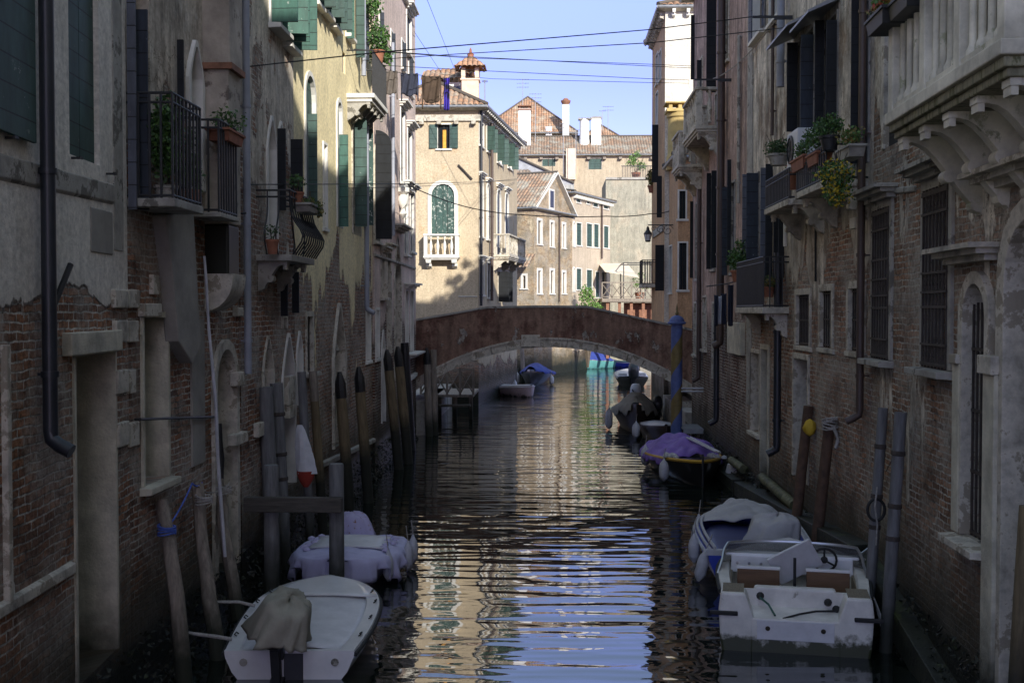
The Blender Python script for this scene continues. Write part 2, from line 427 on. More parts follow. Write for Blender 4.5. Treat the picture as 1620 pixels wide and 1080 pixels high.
    M['far_cream'] = wallmat('cream pink render', (0.48, 0.4, 0.29), z0=-1, spread=1, amp=0.2, stain=0.3, seed=61.0, algae=-3)
    M['bridge'] = wallmat('worn red brown plaster on the bridge', (0.31, 0.195, 0.145), z0=0.2, spread=1, amp=0.5, stain=0.6, seed=65.0, algae=0.4, plaster2=(0.16, 0.085, 0.065), p2t=0.5, brick=(0.42, 0.36, 0.31), brick2=(0.36, 0.3, 0.26), patches=(2.2, 0.56))
    M['stone'] = mat('istrian stone', (0.64, 0.59, 0.5), 0.85, 0.5, 2.6, 0.6, 16, col2=(0.32, 0.28, 0.22), c2s=2.6, c2t=0.53)
    M['stone_clean'] = mat('white stone', (0.72, 0.7, 0.65), 0.8, 0.18, 2.0, 0.2, 20)
    M['stone_rough'] = mat('rough bossed stone', (0.6, 0.56, 0.45), 0.9, 0.3, 3.0, 0.9, 22, low=(0.03, 0.03, 0.02), lowz=(0.6, 1.3))
    M['stone_green'] = mat('stone stained green', (0.66, 0.62, 0.52), 0.85, 0.4, 1.6, 0.4, 14, col2=(0.34, 0.34, 0.24), c2s=2.4, c2t=0.6)
    M['stone_dark'] = mat('dark weathered stone', (0.4, 0.38, 0.34), 0.85, 0.4, 2.0, 0.5, 14, col2=(0.15, 0.14, 0.12), c2s=2)
    M['mud'] = mat('wet weed covered stone', (0.022, 0.024, 0.014), 0.55, 0.6, 4.0, 1.0, 9, col2=(0.05, 0.06, 0.02), c2s=3, c2t=0.58)
    M['stone_stain'] = mat('streaked mossy moulding', (0.34, 0.32, 0.22), 0.9, 0.6, 3.0, 0.6, 14, stretch=(3, 1, 0.4), col2=(0.12, 0.12, 0.06), c2s=3, c2t=0.52)
    M['moss'] = mat('mossy wet pipe', (0.13, 0.13, 0.06), 0.7, 0.5, 4, 0.6, 14, col2=(0.05, 0.06, 0.02), c2s=3)
    M['chimney_plaster'] = mat('grey brown chimney plaster', (0.42, 0.37, 0.31), 0.9, 0.35, 1.6, 0.5, 10, col2=(0.16, 0.13, 0.11), c2s=1.8, c2t=0.56)
    M['plaster_slab'] = mat('dark grey cement render', (0.32, 0.3, 0.27), 0.9, 0.25, 1.6, 0.3, 12)
    M['tiles'] = tilemat('terracotta roof tiles', (0.5, 0.27, 0.15), (0.33, 0.2, 0.13), (0.44, 0.36, 0.27))
    M['tiles_old'] = tilemat('old lichened roof tiles', (0.4, 0.25, 0.16), (0.25, 0.19, 0.14), (0.36, 0.33, 0.27))
    M['green_shutter'] = plankmat('dark green shutter paint', (0.035, 0.075, 0.065), peel=(0.3, 0.32, 0.3), wear=0.1)
    M['green_bright'] = plankmat('bottle green shutter paint', (0.04, 0.115, 0.09), peel=(0.3, 0.35, 0.32), wear=0.15)
    M['green_worn'] = plankmat('flaking green shutter paint', (0.03, 0.075, 0.065), axis=0, pitch=0.5, peel=(0.5, 0.52, 0.48), wear=0.5)
    M['black_shutter'] = plankmat('almost black shutter paint', (0.011, 0.013, 0.017), pitch=0.24, peel=(0.08, 0.09, 0.1), wear=0.0, rough=0.85)
    M['grey_shutter'] = plankmat('blue grey shutter boards', (0.09, 0.1, 0.13), pitch=0.24, peel=(0.25, 0.26, 0.27), wear=0.2)
    M['blue_shutter'] = plankmat('dark blue grey shutter paint', (0.028, 0.036, 0.052), pitch=0.24, rough=0.85, peel=(0.2, 0.22, 0.24), wear=0.1)
    M['door_wood'] = plankmat('old dark door boards', (0.022, 0.019, 0.017), pitch=0.3, peel=(0.12, 0.11, 0.1), wear=0.25)
    M['wood'] = mat('grey weathered wood', (0.26, 0.22, 0.18), 0.85, 0.4, 5, 0.5, 12, stretch=(4, 4, 0.5), low=(0.02, 0.022, 0.012), lowz=(0.3, 0.9))
    M['pile_grey'] = mat('grey mooring pile', (0.165, 0.165, 0.17), 0.7, 0.35, 6, 0.4, 14, stretch=(3, 3, 0.4), low=(0.022, 0.024, 0.016), lowz=(0.3, 1.0))
    M['pile_brown'] = mat('brown mooring pile', (0.18, 0.135, 0.075), 0.8, 0.4, 6, 0.5, 14, stretch=(3, 3, 0.4), low=(0.015, 0.016, 0.01), lowz=(0.9, 1.5))
    M['pile_black'] = mat('tarred pile top', (0.014, 0.014, 0.015), 0.45, 0.4, 6, 0.3, 20, col2=(0.22, 0.23, 0.25), c2s=4, c2t=0.66)
    M['pile_rust'] = mat('rusty iron pile', (0.105, 0.06, 0.038), 0.8, 0.4, 6, 0.4, 18, low=(0.02, 0.02, 0.012))
    M['beam'] = mat('wet oak beam', (0.085, 0.075, 0.065), 0.8, 0.4, 5, 0.6, 10, stretch=(0.5, 5, 5))
    M['iron'] = mat('black iron', (0.02, 0.021, 0.024), 0.55, 0.3, 8, 0.1, 40, spec=0.5)
    M['rust_iron'] = mat('rusted iron grille', (0.06, 0.048, 0.042), 0.8, 0.4, 10, 0.3, 40)
    M['pipe_dark'] = mat('dark drainpipe', (0.022, 0.026, 0.034), 0.4, 0.2, 3, 0.05, 20)
    M['pipe_brown'] = mat('brown copper drainpipe', (0.075, 0.05, 0.042), 0.5, 0.2, 3, 0.05, 20)
    M['pipe_grey'] = mat('blue grey plastic drainpipe', (0.3, 0.32, 0.38), 0.5, 0.15, 3, 0.05, 20)
    M['glass'] = mat('dark window glass', (0.012, 0.014, 0.017), 0.12, 0.1, 1, 0, spec=0.6)
    M['dark'] = mat('dim interior', (0.01, 0.01, 0.011), 0.9, 0.1, 1, 0)
    M['terracotta'] = mat('terracotta pot', (0.3, 0.12, 0.07), 0.85, 0.25, 6, 0.2, 30)
    M['curtain'] = mat('orange curtain', (0.8, 0.42, 0.08), 0.9, 0.2, 8, 0.2, 20)
    M['white_gel'] = mat('white boat gelcoat', (0.76, 0.75, 0.76), 0.32, 0.1, 2.5, 0.05, 10, col2=(0.42, 0.42, 0.42), c2s=5, c2t=0.7, coat=0.3)
    M['white_hull'] = mat('white hull with weed at the water line', (0.76, 0.73, 0.68), 0.42, 0.18, 3, 0.12, 14, col2=(0.34, 0.32, 0.28), c2s=3.5, c2t=0.65, low=(0.035, 0.04, 0.014), lowz=(0.14, 0.24))
    M['deck_grey'] = mat('grey boat deck', (0.68, 0.67, 0.7), 0.5, 0.12, 4, 0.15, 60)
    M['wood_panel'] = mat('varnished brown board', (0.16, 0.085, 0.04), 0.55, 0.25, 5, 0.15, 20, stretch=(0.5, 3, 3))
    M['teak'] = mat('grey teak grating', (0.24, 0.2, 0.14), 0.8, 0.3, 20, 0.4, 30, stretch=(6, 0.5, 1))
    M['lilac'] = mat('lilac boat cover', (0.54, 0.52, 0.74), 0.85, 0.12, 2.5, 0.2, 6)
    M['flower_cloth'] = mat('flowered white cloth', (0.5, 0.46, 0.68), 0.85, 0.1, 2.5, 0.2, 6, col2=(0.25, 0.13, 0.1), c2s=14, c2t=0.6)
    M['purple'] = mat('purple tarpaulin', (0.22, 0.13, 0.46), 0.7, 0.25, 3, 0.3, 7)
    M['grey_tarp'] = mat('pale grey tarpaulin', (0.46, 0.45, 0.46), 0.75, 0.15, 2.5, 0.25, 6)
    M['olive_tarp'] = mat('grey olive canvas', (0.34, 0.32, 0.26), 0.85, 0.2, 3, 0.25, 7)
    M['navy_vinyl'] = mat('dark blue cover vinyl', (0.05, 0.055, 0.16), 0.5, 0.15, 3, 0.1, 10)
    M['blue_hull'] = mat('bright blue hull', (0.03, 0.06, 0.42), 0.4, 0.15, 3, 0.05, 10, low=(0.01, 0.012, 0.02), lowz=(0.0, 0.1))
    M['blue_tarp'] = mat('blue tarpaulin', (0.03, 0.055, 0.28), 0.7, 0.2, 3, 0.3, 7)
    M['turquoise'] = mat('turquoise hull', (0.1, 0.3, 0.3), 0.4, 0.1, 3, 0.05, 10, low=(0.03, 0.1, 0.1), lowz=(0.0, 0.1))
    M['pink_hull'] = mat('pale mauve hull', (0.4, 0.3, 0.33), 0.5, 0.15, 3, 0.05, 10, low=(0.03, 0.03, 0.03), lowz=(0.0, 0.12))
    M['black_hull'] = mat('black varnished hull', (0.012, 0.012, 0.014), 0.3, 0.3, 3, 0.05, 10, coat=0.4)
    M['brown_hull'] = mat('dark brown wooden hull', (0.035, 0.022, 0.016), 0.45, 0.3, 3, 0.1, 10)
    M['yellow_paint'] = mat('yellow gunwale paint', (0.55, 0.32, 0.03), 0.45, 0.15, 4, 0.05, 20)
    M['fender'] = mat('dirty white fender', (0.5, 0.5, 0.54), 0.5, 0.2, 5, 0.05, 20, low=(0.16, 0.16, 0.14), lowz=(0.0, 0.15))
    M['engine_black'] = mat('black outboard casing', (0.03, 0.031, 0.036), 0.4, 0.2, 5, 0.05, 20)
    M['engine_white'] = mat('white outboard casing', (0.5, 0.5, 0.54), 0.4, 0.15, 5, 0.05, 20)
    M['chrome'] = mat('grey steel tube', (0.5, 0.5, 0.52), 0.3, 0.1, 5, 0, metal=0.8)
    M['rope'] = mat('grey rope', (0.38, 0.36, 0.34), 0.95, 0.3, 30, 0.3, 60)
    M['rope_blue'] = mat('blue rope', (0.08, 0.14, 0.5), 0.9, 0.3, 30, 0.3, 60)
    M['rubber'] = mat('black rubber', (0.016, 0.016, 0.017), 0.7, 0.2, 8, 0.05, 20)
    M['cable'] = mat('black cable', (0.012, 0.012, 0.014), 0.7, 0.1, 1, 0)
    M['zinc'] = mat('grey zinc', (0.3, 0.31, 0.33), 0.5, 0.2, 3, 0.1, 10, metal=0.3)
    M['ac_white'] = mat('white painted sheet metal', (0.6, 0.61, 0.62), 0.5, 0.08, 3, 0, 10)
    M['cloth_black'] = mat('dark navy cloth', (0.03, 0.035, 0.06), 0.95, 0.2, 5, 0.2, 20)
    M['cloth_brown'] = mat('dark brown cloth', (0.075, 0.05, 0.035), 0.95, 0.2, 5, 0.2, 20)
    M['cloth_grey'] = mat('grey taupe cloth', (0.13, 0.11, 0.095), 0.95, 0.2, 5, 0.2, 20)
    M['cloth_white'] = mat('white cloth', (0.6, 0.6, 0.63), 0.95, 0.15, 5, 0.2, 20)
    M['cloth_red'] = mat('red cloth', (0.3, 0.035, 0.02), 0.9, 0.15, 5, 0.2, 20)
    M['cloth_blue'] = mat('violet blue towel', (0.05, 0.03, 0.36), 0.95, 0.15, 5, 0.2, 20, col2=(0.01, 0.01, 0.03), c2s=3, c2t=0.5)
    M['cloth_yellow'] = mat('yellow plastic cloth', (0.6, 0.4, 0.03), 0.7, 0.15, 5, 0.2, 20)
    M['gold'] = mat('dull gold paint', (0.2, 0.15, 0.055), 0.6, 0.25, 6, 0.1, 20, low=(0.02, 0.022, 0.012), lowz=(0.1, 0.6))
    M['blue_pole'] = mat('faded blue pole paint', (0.1, 0.14, 0.34), 0.6, 0.25, 6, 0.1, 20, low=(0.02, 0.022, 0.02), lowz=(0.1, 0.6))
    M['awning'] = mat('cream awning cloth', (0.7, 0.6, 0.48), 0.9, 0.1, 3, 0.05, 20)
    M['leaf_dark'] = leafmat('dark green leaves', (0.02, 0.055, 0.015), (0.045, 0.1, 0.025))
    M['leaf_mid'] = leafmat('green leaves', (0.04, 0.11, 0.02), (0.09, 0.19, 0.035))
    M['leaf_light'] = leafmat('bright green leaves', (0.08, 0.18, 0.03), (0.16, 0.28, 0.05))  # lighter leaf green, mixed at random among the mid green
    M['leaf_autumn'] = leafmat('ochre leaves', (0.22, 0.14, 0.03), (0.1, 0.12, 0.03))
    M['flower'] = leafmat('yellow flowers', (0.55, 0.42, 0.03), (0.45, 0.3, 0.02))
    M['red_flower'] = leafmat('orange red flowers', (0.4, 0.07, 0.03), (0.3, 0.05, 0.03))
    M['bark'] = mat('grey bark', (0.09, 0.07, 0.05), 0.9, 0.3, 6, 0.4, 20)
    M['yellow_plaster'] = mat('yellow chimney plaster', (0.5, 0.37, 0.15), 0.9, 0.25, 2.5, 0.25, 14)
    M['white_wash'] = mat('whitewash', (0.78, 0.77, 0.74), 0.85, 0.12, 2, 0.1, 14)
    M['beige_plain'] = mat('beige chimney plaster', (0.72, 0.56, 0.43), 0.85, 0.15, 2, 0.15, 14)
    M['brick_plain'] = mat('plain red brick', (0.27, 0.13, 0.08), 0.9, 0.35, 6, 0.3, 14)
    M['plastic_glass'] = mat('smoked windscreen', (0.1, 0.1, 0.11), 0.15, 0.2, 4, 0, spec=0.5)
    m = M['plastic_glass']; b = m.node_tree.nodes['Principled BSDF']; b.inputs['Alpha'].default_value = 0.55
    # water
    m, n, l, b = new_mat('canal water')
    tc = n.new('ShaderNodeTexCoord')
    p = tc.outputs['Object']
    a1 = noise(n, l, scalev(n, l, p, (0.42, 2.0, 1)), 1.0, 1.5, 0.45, 0.3)
    a2 = noise(n, l, scalev(n, l, p, (1.5, 6.0, 1), (3, 1, 0)), 1.0, 2, 0.5, 0.3)
    a3 = noise(n, l, scalev(n, l, p, (0.18, 0.5, 1), (8, 1, 0)), 1.0, 2, 0.5)
    sp = n.new('ShaderNodeSeparateXYZ'); l.new(p, sp.inputs[0])
    b1 = noise(n, l, scalev(n, l, p, (0.22, 0.5, 1), (1, 5, 0)), 1.0, 2, 0.5)
    b2 = noise(n, l, scalev(n, l, p, (0.5, 1.1, 1), (6, 2, 0)), 1.0, 2, 0.5)
    w1 = math_(n, l, 'SINE', math_(n, l, 'ADD', math_(n, l, 'MULTIPLY', sp.outputs[1], 11.5), math_(n, l, 'MULTIPLY', b1, 11.0)))
    w2 = math_(n, l, 'SINE', math_(n, l, 'ADD', math_(n, l, 'MULTIPLY', sp.outputs[1], 24.0), math_(n, l, 'MULTIPLY', b2, 12.0)))
    h = math_(n, l, 'ADD', math_(n, l, 'MULTIPLY', w1, mapr(n, l, noise(n, l, scalev(n, l, p, (0.3, 0.35, 1), (2, 9, 0)), 1.0, 3), 0.35, 0.65, 0.0002, 0.0032)), math_(n, l, 'MULTIPLY', w2, 0.0006))
    w3 = math_(n, l, 'SINE', math_(n, l, 'ADD', math_(n, l, 'ADD', math_(n, l, 'MULTIPLY', sp.outputs[1], 7.5), math_(n, l, 'MULTIPLY', sp.outputs[0], 4.5)), math_(n, l, 'MULTIPLY', b2, 9.0)))
    h = math_(n, l, 'ADD', h, math_(n, l, 'MULTIPLY', w3, 0.0013))
    h = math_(n, l, 'ADD', h, math_(n, l, 'MULTIPLY', a1, 0.02))
    h = math_(n, l, 'ADD', h, math_(n, l, 'MULTIPLY', a2, 0.0016))
    h = math_(n, l, 'ADD', h, math_(n, l, 'MULTIPLY', a3, 0.03))
    bp = n.new('ShaderNodeBump'); bp.inputs['Strength'].default_value = 1.0; bp.inputs['Distance'].default_value = 1.0
    l.new(h, bp.inputs['Height']); l.new(bp.outputs[0], b.inputs['Normal'])
    b.inputs['Base Color'].default_value = (0.008, 0.012, 0.009, 1)
    b.inputs['Roughness'].default_value = 0.02
    b.inputs['IOR'].default_value = 2.4
    M['water'] = m
setup_mats()
# ---------------------------------------------------------------- architecture builders
def arc_pts(s0, s1, h0, h1, arch, n=9):
    """outline from bottom left over the top to bottom right"""
    c = (s0 + s1) / 2; r = (s1 - s0) / 2
    if arch == 'flat': return [(s0, h0), (s0, h1), (s1, h1), (s1, h0)]
    if arch == 'round':
        k = min(1.0, (h1 - h0) / max(r, 1e-3)); hs = h1 - r * k
        return [(s0, h0)] + [(c - r * math.cos(math.pi * i / n), hs + r * k * math.sin(math.pi * i / n)) for i in range(n + 1)] + [(s1, h0)]
    if arch == 'seg':
        hs = h1 - r * 0.4
        return [(s0, h0)] + [(c - r * math.cos(math.pi * i / n), hs + r * 0.4 * math.sin(math.pi * i / n)) for i in range(n + 1)] + [(s1, h0)]
    hs = h1 - r * 1.75                                      # pointed
    L = []
    for i in range(n + 1):
        t = i / n
        x = -1 + 2 * t
        z = (1 - abs(x) ** 1.7) ** 0.8 * 0.72 + (1 - abs(x)) ** 2.5 * 0.28
        L.append((c + r * x, hs + r * 1.75 * z))
    return [(s0, h0)] + L + [(s1, h0)]
def facade_mesh(mb, L, H, ops, hb=-1.5, uo=0.0):
    xs = sorted(set([0, L] + [min(max(v, 0), L) for o in ops for v in (o['s0'], o['s1'])]))
    zs = sorted(set([hb, H] + [min(max(v, hb), H) for o in ops for v in (o['h0'], o['h1'])]))
    for i in range(len(xs) - 1):
        for j in range(len(zs) - 1):
            x0, x1, z0, z1 = xs[i], xs[i + 1], zs[j], zs[j + 1]
            if x1 - x0 < 1e-5 or z1 - z0 < 1e-5: continue
            cx, cz = (x0 + x1) / 2, (z0 + z1) / 2
            if any(o['s0'] < cx < o['s1'] and o['h0'] < cz < o['h1'] for o in ops): continue
            mb.quad((x0, 0, z0), (x1, 0, z0), (x1, 0, z1), (x0, 0, z1), [(x0 + uo, z0), (x1 + uo, z0), (x1 + uo, z1), (x0 + uo, z1)])
    for o in ops:
        P = arc_pts(o['s0'], o['s1'], o['h0'], o['h1'], o['arch']); d = o['depth']; n = len(P)
        if o['arch'] != 'flat':
            for i in range(1, n - 2):
                (xa, za), (xb, zb) = P[i], P[i + 1]; h = o['h1']
                if h - za < 1e-4 and h - zb < 1e-4: continue
                mb.quad((xa, 0, za), (xb, 0, zb), (xb, 0, h), (xa, 0, h), [(xa + uo, za), (xb + uo, zb), (xb + uo, h), (xa + uo, h)])
        for i in range(n):
            (xa, za), (xb, zb) = P[i], P[(i + 1) % n]
            mb.quad((xa, 0, za), (xa, d, za), (xb, d, zb), (xb, 0, zb), [(xa + uo, za), (xa + uo + d, za), (xb + uo + d, zb), (xb + uo, zb)])
def surround(mb, s0, s1, h0, h1, arch, w, proud, dep=0.08):
    P = arc_pts(s0 + 0.004, s1 - 0.004, h0, h1 - 0.004, arch)
    Q = arc_pts(s0 - w, s1 + w, h0, h1 + w, arch)
    n = len(P)
    y0, y1 = -proud, 0.02
    vs = []
    for (a, b) in ((P, y0), (Q, y0), (Q, y1), (P, dep)):
        vs += [(q[0], b, q[1]) for q in a]
    fs = []
    for i in range(n - 1):
        fs += [(i, i + 1, n + i + 1, n + i), (n + i, n + i + 1, 2 * n + i + 1, 2 * n + i), (i + 1, i, 3 * n + i, 3 * n + i + 1)]
    fs += [(0, n, 2 * n, 3 * n), (n - 1, 4 * n - 1, 3 * n - 1, 2 * n - 1)]
    mb.add(vs, fs)
def panel(mb, s0, s1, h0, h1, arch, y, th=0.03):
    P = arc_pts(s0, s1, h0, h1, arch)
    mb.extr(P, y, y + th)
def cornice(mb, s0, s1, h, prot=0.16, k=1.0):
    """moulded stone shelf with stepped profile"""
    for (dy, za, zb) in ((prot, 0.1, 0.15), (prot * 0.72, 0.045, 0.1), (prot * 0.4, -0.02, 0.045)):
        mb.box(s0 - dy * 0.6, s1 + dy * 0.6, -dy * k, 0.02, h + za * k, h + zb * k)
def leaf(mb, s, h0, h1, w, side, ang, arch=None):
    """one shutter leaf hinged at s; side +1 = hinge on the left jamb, -1 = on the right jamb; ang = degrees open"""
    a = R(ang); c, q = math.cos(a), math.sin(a); t = 0.035
    y = -0.02 - t * 0.5
    ux, uy = side * c, -q
    nx, ny = -uy, ux
    prof = [(0, h0), (w, h0), (w, h1), (0, h1)]
    if arch: prof = [(0, h0), (w, h0), (w, h1 - w * 0.9)] + [(w * math.cos(R(90 * i / 6)) , h1 - w * 0.9 + w * 0.9 * math.sin(R(90 * i / 6))) for i in range(1, 7)]
    vs = []
    for e in (-t / 2, t / 2):
        vs += [(s + ux * p[0] + nx * e, y + uy * p[0] + ny * e, p[1]) for p in prof]
    n = len(prof)
    mb.add(vs, [tuple(range(n)), tuple(range(n, 2 * n))[::-1]] + [(i, n + i, n + (i + 1) % n, (i + 1) % n) for i in range(n)])
class Wall:
    """one facade of a house: frame() maps (along, inward, up); px() turns a photo pixel rectangle into (s0, s1, h0, h1)"""
    def __init__(w, root, A, B, H):
        w.root = root; w.F = frame(A, B); w.Fi = w.F.inverted(); w.L = (Vector(B[:2]) - Vector(A[:2])).length; w.H = H; w.ops = []; w.todo = []
    def hit(w, px, py):
        d = w.Fi.to_3x3() @ ray(px, py); o = w.Fi @ C0
        p = o + d * (-o.y / d.y)
        return p.x, p.z
    def px(w, x0, x1, yt, yb):
        s0, s1 = w.hit(x0, 500)[0], w.hit(x1, 500)[0]
        xm = (x0 + x1) / 2
        return s0, s1, w.hit(xm, yb)[1], w.hit(xm, yt)[1]
    def build(w, M_, name='wall', uo=0.0):
        mb = MB(); facade_mesh(mb, w.L, w.H, w.ops, uo=uo)
        o = mb.build(name, M_, w.root, w.F)
        for f in w.todo: f()
        return o
    def part(w, mb, name, m, **k):
        return mb.build(name, m, w.root, w.F, **k)
    def sub(w, parent, mb, name, m, **k):
        return mb.build(name, m, parent, w.F, **k)
    def win(w, x0, x1, yt, yb, kind='glass', arch='flat', depth=0.2, sur=0.1, proud=0.03, stone='stone', sill=True, leafm=None, leafw=None, ang=(95, 95), cor=0, name='window', m=None, sh=None, larch=False, label=None, leaves=(1, 1), leafh=None, lintel=0, nm=1):
        s0, s1, h0, h1 = sh if sh else w.px(x0, x1, yt, yb)
        if s0 > s1: s0, s1 = s1, s0
        s0, s1 = max(s0, 0.04), min(s1, w.L - 0.04)
        op = dict(s0=s0, s1=s1, h0=h0, h1=min(h1, w.H - 0.25), arch=arch, depth=depth)
        h1 = op['h1']
        w.ops.append(op)
        def go():
            mb = MB(); W_ = s1 - s0
            fw = min(0.06, W_ * 0.12); y = depth - 0.06
            if sur:
                surround(mb, s0, s1, h0, h1, arch, sur, proud, max(0.04, depth - 0.065))
                if lintel: mb.box(s0 - sur - 0.08, s1 + sur + 0.08, -proud - 0.03, 0.02, h1 + 0.005, h1 + lintel)
                fr = w.part(mb, name, M[stone], bevel=0.008 if sur > 0.09 else 0)
            else:
                surround(mb, s0 + 0.002, s1 - 0.002, h0, h1 - 0.002, arch, 0.005, -0.015)
                mb.v = [(a, b + y - 0.03, c) for a, b, c in mb.v]
                fr = w.part(mb, name, M['wood'])
            if label: fr['label'] = label
            mb = MB()
            if kind in ('glass', 'grille', 'bars', 'curtain'):
                panel(mb, s0, s1, h0, h1, arch, depth - 0.02, 0.02)
                w.sub(fr, mb, 'pane', M['glass'])
                if kind != 'grille':
                    mb = MB(); c = (s0 + s1) / 2
                    mb.box(s0 + 0.001, s0 + fw, y, y + 0.04, h0, h1 if arch == 'flat' else h1 - W_ * 0.5); mb.box(s1 - fw, s1 - 0.001, y, y + 0.04, h0, h1 if arch == 'flat' else h1 - W_ * 0.5)
                    mb.box(c - fw * 0.6, c + fw * 0.6, y - 0.002, y + 0.038, h0, h1 - 0.01)
                    k = max(1, int((h1 - h0) / 0.75))
                    for i in range(k + 1):
                        z = h0 + 0.02 + (h1 - h0 - 0.04) * i / k
                        if arch == 'flat' or z < h1 - W_ * 0.5: mb.box(s0 + 0.003, s1 - 0.003, y - 0.004, y + 0.036, z - fw * 0.4, z + fw * 0.4)
                    w.sub(fr, mb, 'casement', M[m or 'wood'])
                if kind == 'curtain':
                    mb = MB(); c = (s0 + s1) / 2
                    mb.grid(lambda u, v: (c - 0.02 + W_ * 0.28 * (u - 0.2), y - 0.03 + 0.012 * math.sin(u * 18), h0 + 0.02 + (h1 - h0 - 0.25) * v), 14, 2)
                    w.sub(fr, mb, 'curtain', M['curtain'], solid=0.006)
            elif kind == 'dark':
                panel(mb, s0, s1, h0, h1, arch, depth - 0.02, 0.02); w.sub(fr, mb, 'pane', M['dark'])
            elif kind == 'blind':
                panel(mb, s0, s1, h0, h1, arch, depth - 0.02, 0.02); w.sub(fr, mb, 'infill', M[m or 'plaster_slab'])
            elif kind == 'door':
                panel(mb, s0, s1, h0, h1, arch, depth - 0.03, 0.03); dl = w.sub(fr, mb, 'door_leaf', M[m or 'door_wood'])
            elif kind == 'shut':
                c = (s0 + s1) / 2
                for (a, b) in ((s0 + 0.004, c - 0.006), (c + 0.006, s1 - 0.004)):
                    mb = MB()
                    if arch == 'flat': mb.box(a, b, 0.05, 0.085, h0 + 0.01, h1 - 0.01)
                    else:
                        P = [p for p in arc_pts(s0 + 0.004, s1 - 0.004, h0 + 0.01, h1 - 0.01, arch, 12) if a - 1e-4 <= p[0] <= b + 1e-4]
                        if a > c - 0.01: P = [(a, h0 + 0.01), (a, h1 - 0.012)] + [p for p in P]
                        else: P = P + [(b, h1 - 0.012), (b, h0 + 0.01)]
                        mb.extr(P, 0.05, 0.085)
                    w.sub(fr, mb, 'shutter', M[m or 'green_shutter'])
                    if nm: pass
            if kind in ('grille', 'bars'):
                mb = MB(); nb = max(3, int(W_ / 0.13))
                gy = 0.06 if kind == 'grille' else 0.05
                if kind == 'grille': gy = -0.04
                for i in range(nb + 1):
                    x = s0 + 0.02 + (W_ - 0.04) * i / nb
                    top = h1 if arch == 'flat' else h1 - W_ * 0.28
                    mb.box(x - 0.011, x + 0.011, gy - 0.011, gy + 0.011, h0 + 0.005, top - 0.005)
                k = max(1, int(round((h1 - h0) / 0.6)))
                for i in range(k + 1):
                    z = h0 + 0.04 + (h1 - h0 - 0.08) * i / k
                    mb.box(s0 - 0.01, s1 + 0.01, gy - 0.016, gy + 0.016, z - 0.016, z + 0.016)
                if kind == 'grille':                        # bands of little scrolls between the bars
                    for zc in (h0 + 0.16, (h0 + h1) / 2 - 0.05, h1 - 0.18):
                        for zz in (zc - 0.11, zc + 0.11): mb.box(s0 - 0.012, s1 + 0.012, gy - 0.02, gy + 0.02, zz - 0.014, zz + 0.014)
                        for i in range(nb):
                            x = s0 + 0.02 + (W_ - 0.04) * (i + 0.5) / nb
                            for q in (-1, 1):
                                mb.tube([(x + 0.032 * math.cos(t), gy, zc + q * 0.05 + 0.045 * math.sin(t)) for t in [k_ * math.pi / 4 for k_ in range(9)]], 0.008, 4, False)
                w.sub(fr, mb, 'grille', M['rust_iron'])
            if leafm:
                lw = leafw or W_ / 2
                lh0, lh1 = leafh or (h0 + 0.01, h1 - 0.01)
                for q, (s, side) in enumerate(((s0, 1), (s1, -1))):
                    if not leaves[q]: continue
                    mb = MB(); leaf(mb, s - side * 0.015, lh0, lh1, lw, side, ang[q], larch); w.sub(fr, mb, 'shutter', M[leafm])
            if sill:
                mb = MB(); pr = 0.12 if sill is True else sill
                mb.prism([(-pr, h0 - 0.085), (0.02, h0 - 0.1), (0.02, h0 - 0.004), (-pr, h0 - 0.012)], s0 - sur - 0.05, s1 + sur + 0.05)
                w.sub(fr, mb, 'sill', M[stone], bevel=0.008)
            if cor:
                mb = MB(); cornice(mb, s0 - sur, s1 + sur, h1 + sur + 0.02 + (lintel and 0), cor, 1.0)
                w.sub(fr, mb, 'cornice', M[stone])
        w.todo.append(go)
        return op
    def pleaf(w, x0, x1, yt, yb, m='black_shutter', arch=False):
        """a shutter leaf standing straight out of the wall, seen face on; hinged at the wall side pixel"""
        left = w.F.to_3x3() @ Vector((1, 0, 0))
        near = x0 if left.y > 0 else x1
        far = x1 if left.y > 0 else x0
        s = w.hit(near, 500)[0]; P = w.F @ Vector((s, 0, 0))
        wid = abs(far - near) * P.y / FPX
        h0 = CAM_H - (yb - 490) * P.y / FPX; h1 = CAM_H - (yt - 490) * P.y / FPX
        side = 1 if left.y > 0 else -1
        mb = MB(); leaf(mb, s, h0, h1, wid, side, 88, arch)
        return w.part(mb, 'shutter', M[m])
    def pipe(w, px, yt, yb, r=0.05, m='pipe_dark', off=0.1, elbow=True, name='drainpipe'):
        s = w.hit(px, 500)[0]; h0, h1 = w.hit(px, yb)[1], min(w.hit(px, yt)[1], w.H - 0.1)
        mb = MB(); pts = [(s, -off, h1), (s, -off, h0 + 0.12)]
        if elbow: pts += [(s, -off - 0.01, h0 + 0.05), (s - 0.02, -off - 0.08, h0), (s - 0.03, -off - 0.18, h0 - 0.05)]
        mb.tube(pts, r, 12)
        z = h0 + 0.6
        while z < h1:
            mb.tube([(s, -off, z - 0.025), (s, -off, z + 0.025)], r * 1.22, 12); mb.box(s - 0.012, s + 0.012, -off, 0.02, z - 0.012, z + 0.012)
            z += 1.7
        return w.part(mb, name, M[m], smooth=True)
    def block(w, x0, x1, yt, yb, m='stone', prot=0.05, name='stone_block', bev=0.012):
        s0, s1, h0, h1 = w.px(x0, x1, yt, yb)
        mb = MB(); mb.box(s0, s1, -prot, 0.02, h0, h1)
        return w.part(mb, name, M[m], bevel=bev)
